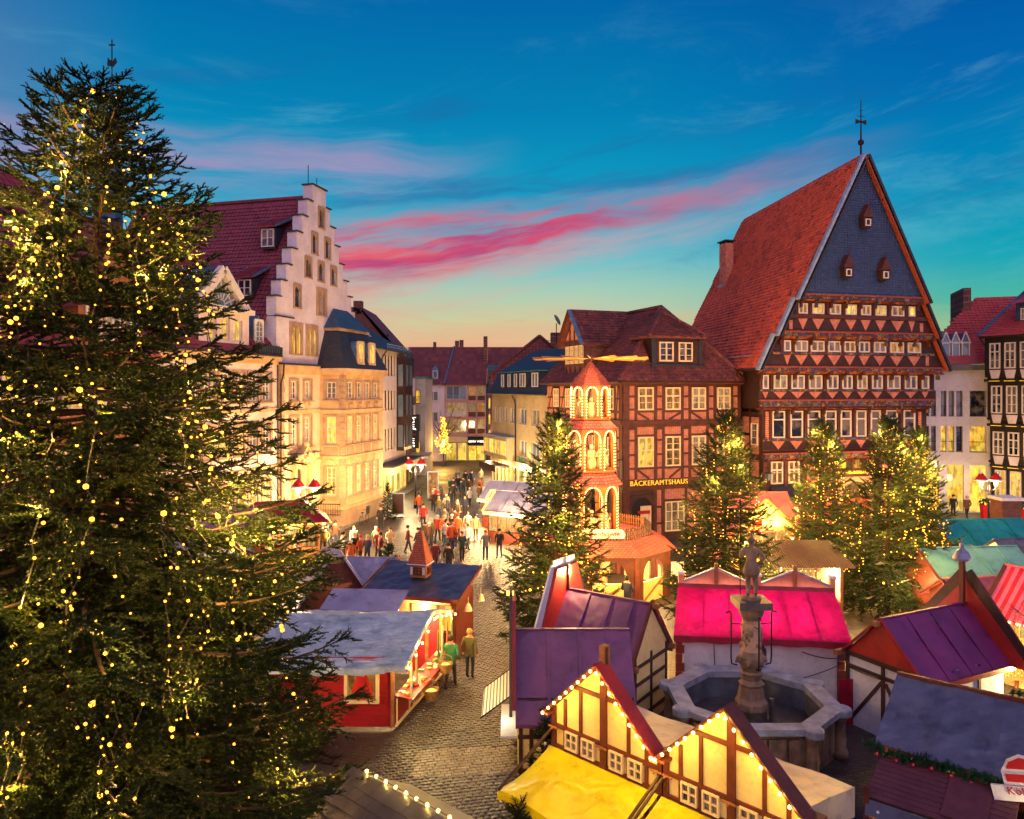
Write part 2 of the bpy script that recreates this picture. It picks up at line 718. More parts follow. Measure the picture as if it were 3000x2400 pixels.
def mat(name, c1, c2=None, scale=2.0, rough=0.7, bump=0.0, bscale=25.0, metal=0.0, spec=0.4, stretch=None, rough2=None, dirt=0.0, lin=False):
 """noise-varied paint, plaster, wood or stone; colours are sRGB 0-255"""
 m, g, b = _new(name)
 c1 = c1 if lin else _lin(c1)
 c2 = (c2 if lin else _lin(c2)) if c2 else tuple(v * 0.75 for v in c1)
 p = _pos(g)
 if stretch:
  mp = g.n('ShaderNodeMapping')
  mp.inputs['Scale'].default_value = stretch
  g.link(p, mp.inputs[0])
  p = mp.outputs[0]
 n1 = g.noise(p, scale, 6, 0.6)
 f = g.smooth(n1, 0.3, 0.72)
 col = g.mix(f, c1, c2)
 n2 = g.noise(p, scale * 9, 3, 0.6)
 col = g.mix(g.m('MULTIPLY', g.smooth(n2, 0.45, 0.75), 0.35), col, tuple(v * 0.6 for v in c2))
 if dirt:
  n3 = g.noise(p, scale * .35, 8, 0.7)
  col = g.mix(g.m('MULTIPLY', g.smooth(n3, 0.5, 0.7), dirt), col, tuple(v * 0.35 for v in c1))
 g.link(col, b.inputs['Base Color'])
 b.inputs['Roughness'].default_value = rough
 if rough2 is not None:
  g.link(g.m('ADD', rough, g.m('MULTIPLY', n1, rough2 - rough)), b.inputs['Roughness'])
 b.inputs['Metallic'].default_value = metal
 b.inputs['Specular IOR Level'].default_value = spec
 if bump:
  bp = g.n('ShaderNodeBump')
  bp.inputs['Strength'].default_value = bump
  bp.inputs['Distance'].default_value = 0.03
  g.link(g.noise(p, bscale, 4, 0.6), bp.inputs['Height'])
  g.link(bp.outputs[0], b.inputs['Normal'])
 return m


def brick_mat(name, c1, c2, mortar, w=0.24, h=0.075, ms=0.010, rough=0.85, bump=0.5, uv=True, offset=0.5):
 m, g, b = _new(name)
 uvn = g.n('ShaderNodeUVMap') if uv else None
 v = uvn.outputs[0] if uv else _pos(g)
 br = g.n('ShaderNodeTexBrick')
 br.offset = offset
 g.link(v, br.inputs['Vector'])
 br.inputs['Color1'].default_value = (*_lin(c1), 1)
 br.inputs['Color2'].default_value = (*_lin(c2), 1)
 br.inputs['Mortar'].default_value = (*_lin(mortar), 1)
 br.inputs['Scale'].default_value = 1.0
 br.inputs['Mortar Size'].default_value = ms
 br.inputs['Mortar Smooth'].default_value = 0.2
 br.inputs['Brick Width'].default_value = w
 br.inputs['Row Height'].default_value = h
 n = g.noise(_pos(g), 3.0, 5)
 col = g.mix(g.m('MULTIPLY', g.smooth(n, .35, .75), 0.45), br.outputs['Color'], tuple(x * .45 for x in _lin(c2)))
 g.link(col, b.inputs['Base Color'])
 b.inputs['Roughness'].default_value = rough
 bp = g.n('ShaderNodeBump')
 bp.inputs['Strength'].default_value = bump
 bp.inputs['Distance'].default_value = 0.02
 bp.invert = True
 g.link(br.outputs['Fac'], bp.inputs['Height'])
 g.link(bp.outputs[0], b.inputs['Normal'])
 return m


def tile_mat(name, c1, c2, c3, rough=0.6, cell=0.26, moss=0.25, spec=0.35):
 """fired clay: every tile its own tone, with weathering"""
 m, g, b = _new(name)
 p = _pos(g)
 sn = g.n('ShaderNodeVectorMath', operation='SNAP')
 g.link(p, sn.inputs[0])
 sn.inputs[1].default_value = (cell, cell, cell)
 wn = g.n('ShaderNodeTexWhiteNoise', noise_dimensions='3D')
 g.link(sn.outputs[0], wn.inputs['Vector'])
 col = g.ramp(wn.outputs['Value'], [(0.0, c1), (0.45, c2), (0.8, c1), (1.0, c3)])
 n = g.noise(p, 0.5, 8, 0.7)
 col = g.mix(g.m('MULTIPLY', g.smooth(n, .45, .7), moss), col, tuple(x * .3 for x in _lin(c2)))
 n2 = g.noise(p, 14, 4, 0.7)
 col = g.mix(g.m('MULTIPLY', g.smooth(n2, .5, .75), .4), col, tuple(x * .5 for x in _lin(c1)))
 g.link(col, b.inputs['Base Color'])
 b.inputs['Roughness'].default_value = rough
 b.inputs['Specular IOR Level'].default_value = spec
 bp = g.n('ShaderNodeBump')
 bp.inputs['Strength'].default_value = .3
 bp.inputs['Distance'].default_value = .02
 g.link(n2, bp.inputs['Height'])
 g.link(bp.outputs[0], b.inputs['Normal'])
 return m


def emit(name, c, strength, sample=False):
 m, g, b = _new(name)
 c = _lin(c)
 b.inputs['Base Color'].default_value = (*c, 1)
 b.inputs['Emission Color'].default_value = (*c, 1)
 b.inputs['Emission Strength'].default_value = strength
 m.cycles.emission_sampling = 'AUTO' if sample else 'NONE'
 return m


def glass_dark(name, c=(30, 34, 44), curtain=0.0, rough=0.06):
 """unlit window: dark room, pale curtain edges in some, sky mirrored in the pane"""
 m, g, b = _new(name)
 oi = g.n('ShaderNodeObjectInfo')
 p = _pos(g)
 off = g.n('ShaderNodeVectorMath', operation='ADD')
 g.link(p, off.inputs[0])
 g.link(g.vec(oi.outputs['Random'], g.m('MULTIPLY', oi.outputs['Random'], 7.0), 0.0), off.inputs[1])
 n = g.noise(off.outputs[0], 1.3, 3)
 f = g.m('MULTIPLY', g.smooth(g.m('ADD', n, g.m('MULTIPLY', oi.outputs['Random'], .35)), .55, .75), curtain)
 col = g.mix(f, _lin(c), _lin((150, 140, 132)))
 g.link(col, b.inputs['Base Color'])
 b.inputs['Roughness'].default_value = rough
 b.inputs['Specular IOR Level'].default_value = 0.9
 bp = g.n('ShaderNodeBump')
 bp.inputs['Strength'].default_value = .12
 bp.inputs['Distance'].default_value = .05
 g.link(g.noise(p, 2.2, 2), bp.inputs['Height'])
 g.link(bp.outputs[0], b.inputs['Normal'])
 return m


def glass_lit(name, c1, c2, strength, scale=1.6, dark=(70, 40, 16)):
 """lit room behind glass: uneven warm light, darker furniture shapes, brighter lamps"""
 m, g, b = _new(name)
 oi = g.n('ShaderNodeObjectInfo')
 p = _pos(g)
 off = g.n('ShaderNodeVectorMath', operation='ADD')
 g.link(p, off.inputs[0])
 g.link(g.vec(g.m('MULTIPLY', oi.outputs['Random'], 9.0), g.m('MULTIPLY', oi.outputs['Random'], 5.0), 0.0), off.inputs[1])
 n = g.noise(off.outputs[0], scale, 3, .6)
 st_ = g.n('ShaderNodeMapping')
 st_.inputs['Scale'].default_value = (1, 1, .35)
 g.link(off.outputs[0], st_.inputs[0])
 n2 = g.noise(st_.outputs[0], scale * 2.2, 2, .5)
 col = g.mix(g.smooth(n, .35, .65), _lin(c1), _lin(c2))
 col = g.mix(g.m('MULTIPLY', g.smooth(n2, .46, .62), .6), col, _lin(dark))
 st = g.m('MULTIPLY', g.m('ADD', .55, g.m('MULTIPLY', oi.outputs['Random'], .7)), strength)
 st = g.m('MULTIPLY', st, g.m('ADD', .65, g.m('MULTIPLY', g.smooth(n, .5, .8), .9)))
 b.inputs['Base Color'].default_value = (.02, .018, .015, 1)
 g.link(col, b.inputs['Emission Color'])
 g.link(st, b.inputs['Emission Strength'])
 b.inputs['Roughness'].default_value = .08
 b.inputs['Specular IOR Level'].default_value = .6
 m.cycles.emission_sampling = 'NONE'
 return m


def slate_mat(name, c1, c2, w=0.22, h=0.14, uv=True, rough=0.55):
 m = brick_mat(name, c1, c2, tuple(v * .5 for v in c1), w, h, .006, rough, .4, uv)
 return m


def tarp_mat(name, c1, c2, rough=0.38, bump=0.5, scale=1.2, trans=0.0, spec=0.5, stretch=(1, 1, 1)):
 """plastic sheeting: soft folds, creases, sheen; trans lets light from inside through"""
 m, g, b = _new(name)
 p = _pos(g)
 mp = g.n('ShaderNodeMapping')
 mp.inputs['Scale'].default_value = stretch
 g.link(p, mp.inputs[0])
 q = mp.outputs[0]
 n = g.noise(q, scale, 5, .6, .6)
 col = g.mix(g.smooth(n, .3, .7), _lin(c1), _lin(c2))
 col = g.mix(g.m('MULTIPLY', g.smooth(g.noise(p, 1.7, 9, .72), .47, .72), .7), col, tuple(v * .4 for v in _lin(c2)))
 g.link(col, b.inputs['Base Color'])
 b.inputs['Roughness'].default_value = rough
 b.inputs['Specular IOR Level'].default_value = spec
 wv = g.n('ShaderNodeTexNoise')
 wv.noise_type = 'RIDGED_MULTIFRACTAL'
 wv.inputs['Scale'].default_value = scale * 1.6
 wv.inputs['Detail'].default_value = 4
 wv.inputs['Distortion'].default_value = .8
 g.link(q, wv.inputs['Vector'])
 bp = g.n('ShaderNodeBump')
 bp.inputs['Strength'].default_value = bump
 bp.inputs['Distance'].default_value = .09
 g.link(wv.outputs[0], bp.inputs['Height'])
 g.link(bp.outputs[0], b.inputs['Normal'])
 if trans:
  tr = g.n('ShaderNodeBsdfTranslucent')
  g.link(col, tr.inputs[0])
  mx = g.n('ShaderNodeMixShader')
  mx.inputs[0].default_value = trans
  g.link(b.outputs[0], mx.inputs[1])
  g.link(tr.outputs[0], mx.inputs[2])
  out = [x for x in g.t.nodes if x.type == 'OUTPUT_MATERIAL'][0]
  g.link(mx.outputs[0], out.inputs[0])
 return m


def stripe_mat(name, c1, c2, axis=0, width=0.12, rough=.5):
 m, g, b = _new(name)
 uv = g.n('ShaderNodeUVMap')
 s = g.n('ShaderNodeSeparateXYZ')
 g.link(uv.outputs[0], s.inputs[0])
 f = g.m('GREATER_THAN', g.m('FRACT', g.m('DIVIDE', s.outputs[axis], width * 2)), .5)
 n = g.noise(_pos(g), 3, 4)
 col = g.mix(f, _lin(c1), _lin(c2))
 col = g.mix(g.m('MULTIPLY', g.smooth(n, .4, .8), .3), col, tuple(v * .5 for v in _lin(c1)))
 g.link(col, b.inputs['Base Color'])
 b.inputs['Roughness'].default_value = rough
 return m


def carved_mat(name, base, a, c, e):
 """painted carving: small patches of colour on dark oak"""
 m, g, b = _new(name)
 p = _pos(g)
 v1 = g.n('ShaderNodeTexVoronoi')
 v1.inputs['Scale'].default_value = 5.5
 g.link(p, v1.inputs['Vector'])
 sp = g.n('ShaderNodeSeparateColor')
 g.link(v1.outputs['Color'], sp.inputs[0])
 col = g.ramp(sp.outputs[0], [(0, base), (.3, a), (.5, base), (.62, c), (.8, e), (.95, base)], interp='CONSTANT')
 n = g.noise(p, 16, 3)
 col = g.mix(g.smooth(n, .42, .6), col, _lin(base))
 g.link(col, b.inputs['Base Color'])
 b.inputs['Roughness'].default_value = .6
 bp = g.n('ShaderNodeBump')
 bp.inputs['Strength'].default_value = .8
 bp.inputs['Distance'].default_value = .04
 g.link(n, bp.inputs['Height'])
 g.link(bp.outputs[0], b.inputs['Normal'])
 return m


def needle_mat(name, c1, c2, c3):
 m, g, b = _new(name)
 p = _pos(g)
 n = g.noise(p, 1.1, 4)
 n2 = g.noise(p, 9, 2)
 col = g.ramp(g.m('ADD', g.m('MULTIPLY', n, .7), g.m('MULTIPLY', n2, .3)), [(.3, c1), (.5, c2), (.68, c3)])
 g.link(col, b.inputs['Base Color'])
 b.inputs['Roughness'].default_value = .55
 b.inputs['Specular IOR Level'].default_value = .3
 tr = g.n('ShaderNodeBsdfTranslucent')
 g.link(col, tr.inputs[0])
 mx = g.n('ShaderNodeMixShader')
 mx.inputs[0].default_value = .25
 g.link(b.outputs[0], mx.inputs[1])
 g.link(tr.outputs[0], mx.inputs[2])
 out = [x for x in g.t.nodes if x.type == 'OUTPUT_MATERIAL'][0]
 g.link(mx.outputs[0], out.inputs[0])
 return m


M_ = {}
M_['oak'] = mat('dark_oak', (66, 36, 28), (46, 26, 20), 3, .6, .3, 30, stretch=(1, 1, 1))
M_['oak_red'] = mat('reddish_oak', (92, 46, 34), (66, 34, 26), 3, .6, .3, 30)
M_['oak_black'] = mat('black_oak', (42, 34, 32), (28, 24, 23), 3, .6, .3, 30)
M_['stall_brown'] = mat('stall_brown_paint', (104, 44, 30), (78, 34, 24), 4, .55, .2, 40)
M_['stall_dark'] = mat('stall_dark_brown_paint', (70, 44, 38), (52, 34, 30), 4, .55, .2, 40)
M_['oakwood'] = mat('raw_timber', (156, 104, 60), (122, 76, 42), 5, .65, .3, 40)
M_['brick'] = brick_mat('pink_brick', (196, 112, 84), (162, 84, 62), (208, 160, 130), .24, .078, .012)
M_['brick_red'] = brick_mat('red_brick', (214, 104, 74), (180, 74, 54), (226, 176, 146), .22, .075, .012)
M_['brick_dark'] = brick_mat('dark_red_brick', (124, 66, 52), (92, 46, 38), (120, 96, 84), .25, .08, .012)
M_['white_frame'] = mat('white_window_paint', (226, 214, 196), (206, 192, 172), 4, .5)
M_['cream_frame'] = mat('cream_window_paint', (238, 214, 164), (220, 192, 140), 4, .5)
M_['dark_frame'] = mat('dark_window_paint', (52, 44, 42), (38, 34, 34), 4, .5)
M_['glass'] = glass_dark('dark_glass', (26, 32, 44), .5)
M_['glass_grey'] = glass_dark('leaded_glass', (74, 78, 80), .7, .14)
M_['glass_sky'] = glass_dark('sky_glass', (90, 110, 130), .2, .03)
M_['lit'] = glass_lit('lit_room', (255, 212, 84), (255, 178, 40), 2.0)
M_['lit_warm'] = glass_lit('lit_warm_room', (255, 184, 84), (196, 104, 40), .8, 3.0, (48, 26, 14))
M_['lit_soft'] = glass_lit('lit_curtain', (250, 206, 140), (214, 150, 84), .7, 2.4, (92, 54, 30))
M_['lit_shop'] = glass_lit('lit_shop', (255, 222, 110), (255, 196, 60), 1.6, 1.2, (150, 90, 30))
M_['tile_red'] = tile_mat('red_clay_tile', (226, 104, 62), (188, 76, 48), (116, 50, 40), moss=.42)
M_['tile_wine'] = tile_mat('wine_red_tile', (134, 56, 64), (112, 46, 56), (98, 44, 54), .5, moss=.12)
M_['tile_brown'] = tile_mat('brown_clay_tile', (118, 62, 52), (88, 50, 46), (140, 74, 58), .55, .24, moss=.5)
M_['tile_bright'] = tile_mat('bright_red_tile', (186, 76, 70), (164, 64, 60), (150, 60, 58), .5, moss=.1)
M_['tile_far'] = tile_mat('far_red_tile', (112, 54, 54), (92, 46, 48), (124, 62, 58), .7, .5, moss=.2)
M_['slate'] = slate_mat('blue_slate', (56, 78, 112), (44, 62, 94))
M_['slate_dark'] = slate_mat('dark_slate', (48, 52, 60), (34, 38, 46), .2, .12)
M_['slate_teal'] = slate_mat('teal_slate', (54, 92, 112), (40, 72, 92), .25, .14)
M_['lead'] = mat('lead_flashing', (92, 124, 150), (70, 98, 124), 3, .4, .1, metal=.3)
M_['lead_pale'] = mat('pale_lead_edge', (150, 170, 190), (120, 140, 164), 3, .45, .1)
M_['copper'] = mat('patina_copper', (54, 134, 130), (40, 104, 110), 3, .5, .1)
M_['plaster_white'] = mat('white_render', (216, 204, 206), (196, 182, 184), .8, .85, .15, 30, dirt=.22)
M_['plaster_cream'] = mat('cream_render', (222, 196, 164), (206, 178, 146), .8, .85, .15, 30, dirt=.12)
M_['plaster_pink'] = mat('pale_pink_render', (224, 204, 192), (206, 186, 172), .8, .85, .12, 30, dirt=.12)
M_['plaster_yellow'] = mat('yellow_render', (216, 190, 140), (196, 168, 118), .7, .85, .15, 30, dirt=.25)
M_['plaster_grey'] = mat('grey_render', (176, 170, 166), (150, 146, 142), .7, .85, .15, 30, dirt=.2)
M_['sandstone'] = mat('sandstone', (178, 146, 116), (150, 120, 94), 1.5, .8, .35, 18, dirt=.2)
M_['sandstone_pale'] = mat('pale_sandstone', (212, 176, 128), (186, 148, 104), 1.5, .8, .4, 14, dirt=.15)
M_['stone_grey'] = mat('weathered_stone', (156, 164, 178), (112, 118, 128), 2.2, .6, .5, 16, dirt=.6)
M_['stone_brown'] = mat('weathered_brown_stone', (142, 116, 92), (96, 78, 62), 3, .7, .6, 14, dirt=.4)
M_['concrete'] = mat('concrete', (120, 116, 110), (92, 90, 86), 1, .8, .2, 20)
M_['iron'] = mat('black_iron', (32, 30, 32), (22, 20, 22), 4, .5, .1, metal=.4)
M_['wire'] = mat('black_cable', (24, 22, 22), (16, 15, 15), 4, .6)
M_['dark_glass_panel'] = mat('brown_cladding', (62, 40, 36), (48, 32, 30), 2, .35)
M_['carved'] = carved_mat('painted_carving', (70, 38, 30), (96, 116, 84), (66, 72, 132), (178, 120, 70))
M_['carved_red'] = carved_mat('red_painted_board', (128, 46, 26), (172, 84, 30), (78, 40, 26), (206, 140, 60))
M_['rope'] = mat('orange_moulding', (168, 78, 44), (122, 54, 34), 8, .6, .5, 60)
M_['gold'] = emit('glowing_gilt_letters', (255, 206, 60), .5)  # gilt with a glow added to its colour; the lettering is no lamp
M_['sign_white'] = emit('white_sign_letters', (255, 250, 236), 2.2)
M_['bulb'] = emit('warm_bulb', (255, 178, 58), 2.6)
M_['bulb_big'] = emit('large_warm_bulb', (255, 210, 124), 5.0)
M_['neon'] = emit('lit_tube', (255, 200, 84), 3.0)
M_['cobble'] = mat('wet_cobble', (80, 70, 66), (50, 44, 42), 5, .28, .35, 40, spec=.6, rough2=.55)
M_['bark'] = mat('spruce_bark', (58, 42, 30), (36, 26, 20), 6, .9, .6, 30, stretch=(1, 1, .3))
M_['needle'] = needle_mat('spruce_needles', (14, 28, 10), (30, 47, 14), (58, 68, 20))
M_['needle2'] = needle_mat('fir_needles', (22, 38, 20), (38, 56, 26), (66, 78, 34))
M_['red_paint'] = mat('red_stall_paint', (158, 28, 34), (126, 22, 28), 2, .45, .1, 30)
M_['red_board'] = mat('red_gable_board', (170, 44, 34), (134, 32, 28), 1.2, .5, .1, 30)
M_['cream_board'] = mat('cream_stall_board', (232, 208, 140), (214, 186, 114), 1, .6, .05, 30, dirt=.2)
M_['white_board'] = mat('white_stall_board', (206, 208, 216), (182, 184, 194), 1, .6, .05, 30, dirt=.35)
M_['tarp_purple'] = tarp_mat('purple_tarpaulin', (102, 50, 96), (80, 40, 82), .5, .6, .9)
M_['tarp_magenta'] = tarp_mat('plum_tarpaulin', (118, 34, 92), (92, 30, 84), .5, .2, .6)
M_['tarp_blue'] = tarp_mat('blue_grey_tarpaulin', (182, 200, 206), (142, 164, 176), .3, .8, 1.6, stretch=(1, 2.2, 1))
M_['tarp_navy'] = tarp_mat('navy_tarpaulin', (70, 76, 96), (50, 56, 78), .28, .4, .9)
M_['tarp_slate'] = tarp_mat('slate_grey_tarpaulin', (88, 92, 112), (70, 74, 94), .42, .6, .9)
M_['tarp_lilac'] = tarp_mat('lilac_grey_tarpaulin', (148, 148, 178), (126, 126, 156), .4, .2, .8)
M_['tarp_pink'] = tarp_mat('pink_translucent_tarpaulin', (206, 24, 104), (180, 14, 84), .35, .6, 1.2, .45)
M_['tarp_red'] = mat('dark_red_valance', (142, 14, 40), (112, 10, 34), 2, .45, .2)
M_['tarp_yellow'] = tarp_mat('yellow_awning_cloth', (248, 232, 30), (238, 214, 16), .3, .6, 1.0, .2)
M_['tarp_cream'] = tarp_mat('cream_tarpaulin', (222, 204, 166), (202, 182, 140), .3, .3, .8, .2)
M_['tarp_teal'] = tarp_mat('teal_tarpaulin', (24, 140, 138), (16, 112, 118), .4, .4, .8)
M_['tarp_mint'] = tarp_mat('mint_tarpaulin', (104, 166, 152), (84, 146, 138), .5, .2, .8)
M_['stripe_blue'] = stripe_mat('blue_white_stripes', (222, 220, 214), (58, 66, 92), 1, .055)
M_['stripe_red'] = stripe_mat('red_pink_stripes', (206, 34, 48), (230, 110, 130), 0, .14)
M_['hat_red'] = mat('red_felt', (190, 20, 28), (160, 14, 22), 4, .8)
M_['hat_white'] = mat('white_plush', (236, 232, 228), (216, 210, 206), 8, .9, .6, 60)
M_['paper'] = mat('white_paper', (232, 226, 214), (216, 208, 196), 2, .7)
M_['black_ink'] = mat('black_ink', (20, 18, 18), (12, 11, 11), 2, .7)
M_['red_ink'] = mat('red_ink', (176, 24, 30), (150, 18, 26), 2, .6)
M_['skin'] = mat('skin', (206, 152, 124), (190, 132, 106), 6, .6)
M_['garland'] = needle_mat('garland_needles', (22, 58, 36), (34, 78, 46), (52, 98, 54))
M_['bauble'] = mat('red_bauble', (176, 20, 44), (150, 14, 36), 3, .15, spec=.8)
M_['figure'] = mat('pale_wood_figure', (240, 214, 160), (222, 190, 130), 3, .55)
M_['pyr_wood'] = mat('pyramid_wood', (206, 118, 62), (176, 92, 46), 4, .55, .2)
M_['plank_wine'] = mat('wine_brown_plank', (98, 52, 58), (78, 42, 48), 4, .45, .3, 40)
M_['goods'] = glass_lit('glowing_goods', (255, 224, 130), (230, 150, 60), 1.0, 4.0, (150, 40, 24))  # stall light put into the goods as their own glow

# ------------------------------------------------------------------ ground
def cobble_ground_mat():
 m, g, b = _new('cobbled_square')
 p = _pos(g)
 wob = g.n('ShaderNodeVectorMath', operation='ADD')
 nn = g.n('ShaderNodeTexNoise')
 nn.inputs['Scale'].default_value = 1.5
 g.link(p, nn.inputs['Vector'])
 sc = g.n('ShaderNodeVectorMath', operation='SCALE')
 g.link(nn.outputs['Color'], sc.inputs[0])
 sc.inputs['Scale'].default_value = .12
 g.link(p, wob.inputs[0])
 g.link(sc.outputs[0], wob.inputs[1])
 mp = g.n('ShaderNodeMapping')
 mp.inputs['Rotation'].default_value = (0, 0, R(14))
 g.link(wob.outputs[0], mp.inputs[0])
 br = g.n('ShaderNodeTexBrick')
 br.offset = .5
 g.link(mp.outputs[0], br.inputs['Vector'])
 br.inputs['Color1'].default_value = (*_lin((78, 66, 60)), 1)
 br.inputs['Color2'].default_value = (*_lin((46, 39, 36)), 1)
 br.inputs['Mortar'].default_value = (*_lin((30, 26, 25)), 1)
 br.inputs['Scale'].default_value = 1
 br.inputs['Brick Width'].default_value = .19
 br.inputs['Row Height'].default_value = .15
 br.inputs['Mortar Size'].default_value = .018
 br.inputs['Mortar Smooth'].default_value = .5
 n = g.noise(p, .35, 6)
 col = g.mix(g.m('MULTIPLY', g.smooth(n, .4, .7), .5), br.outputs['Color'], _lin((50, 43, 40)))
 g.link(col, b.inputs['Base Color'])
 g.link(g.m('ADD', .3, g.m('MULTIPLY', n, .5)), b.inputs['Roughness'])
 b.inputs['Specular IOR Level'].default_value = .6
 bp = g.n('ShaderNodeBump')
 bp.inputs['Strength'].default_value = 1.0
 bp.inputs['Distance'].default_value = .03
 bp.invert = True
 g.link(br.outputs['Fac'], bp.inputs['Height'])
 g.link(bp.outputs[0], b.inputs['Normal'])
 return m


b = MB()
b.face([(-600, -60, 0), (600, -60, 0), (600, 1200, 0), (-600, 1200, 0)])
ground = b.obj('ground', cobble_ground_mat())
ground['kind'] = 'structure'

# the cobbled lane between the stalls: real setts, and a band of larger pavers
rc = random.Random(3)
sv, sf = [], []
for (dx_, dy_, dz_) in ((-.5, -.5, 0), (.5, -.5, 0), (.5, .5, 0), (-.5, .5, 0), (-.5, -.5, .6), (.5, -.5, .6), (.5, .5, .6), (-.5, .5, .6),
      (-.34, -.34, 1), (.34, -.34, 1), (.34, .34, 1), (-.34, .34, 1)):
 sv.append((dx_, dy_, dz_))
for k in range(4):
 k2 = (k + 1) % 4
 sf.append((k, k2, k2 + 4, k + 4))
 sf.append((k + 4, k2 + 4, k2 + 8, k + 8))
sf.append((8, 9, 10, 11))


def lane(X, Y):
 if X < -3.4 + (Y - 22) * .235 and Y < 27.4:
  return False
 if X < -1.9 + (Y - 27) * .04 and 27.4 <= Y < 31.5:
  return False
 if X > .1 - (Y - 19.4) * .0 and 19.2 < Y < 22.3:
  return False
 if X > 1.2 + (Y - 18) * -.5 and Y < 19.3:
  return False
 if X > 1.0 and Y < 26.0:
  return False
 if X > 1.6 + (Y - 26) * .05:
  return False
 if Y > 31.5 and X < -9.5 + (Y - 31.5) * .1:
  return False
 return -11 < X and 15.0 < Y < 50


def lane_stones():
 cells = []
 rot = Matrix.Rotation(R(13), 4, 'Z')
 for j in range(-60, 280):
  for i in range(-70, 90):
   big = 22 <= (j * .145) % 30 and False
   x = (i + (.5 if j % 2 else 0) + rc.uniform(-.08, .08)) * .175
   y = 15.0 + j * .142 + rc.uniform(-.012, .012)
   p = rot @ Vector((x, y - 15, 0)) + Vector((0, 15, 0))
   if lane(p.x, p.y):
    cells.append(p)
 one = MB()
 one.add(sv, sf)
 me = one.mesh('cobblestone', M_['cobble'])
 pave = mat('pale_paver', (136, 122, 102), (108, 96, 82), 3, .35, .2, 30, rough2=.6)
 me2 = one.mesh('paver', pave)
 vis = sorted((((p - Vector((0, 0, 10))).length, k) for k, p in enumerate(cells) if p.y > 16.3 and p.x > -3.0 and not (.35 < p.x and p.y < 18.9)))
 single = set(k for _, k in vis[:300])
 rest, rest2 = MB(), MB()
 for k, p in enumerate(cells):
  # a strip of flatter, paler pavers crosses the lane
  band = abs((p.y - 20.3) - .10 * p.x) < .75 and p.x > -2.6
  s = Vector((.155 * rc.uniform(.9, 1.05), .125 * rc.uniform(.9, 1.05), .028 * (rc.uniform(.8, 1.3) if not band else .8)))
  M = T((p.x, p.y, 0.002)) @ RZ(13 + rc.uniform(-4, 4)) @ RX(rc.uniform(-1.5, 1.5)) @ Matrix.Diagonal((s.x, s.y, s.z, 1))
  if k in single:
   link('paver' if band else 'cobblestone', me2 if band else me, ground, M)
  else:
   (rest2 if band else rest).add(sv, sf, 0, M)
 o = rest.obj('cobblestones', M_['cobble'], ground)
 o['kind'] = 'stuff'
 if rest2.v:
  o = rest2.obj('pavers', pave, ground)
  o['kind'] = 'stuff'


lane_stones()

# kerbed pavement along the houses on the left of the street
b = MB()
b.prismz([(-12.4, 50), (-10.6, 62), (-8.8, 90), (-12, 95), (-16, 62)], 0.004, .12)
o = b.obj('pavement', M_['concrete'])
o['kind'] = 'structure'
b = MB()
b.prismz([(27.5, 53.4), (42, 57), (42, 60), (30, 60)], 0.004, .12)
o = b.obj('pavement', M_['concrete'])
o['kind'] = 'structure'

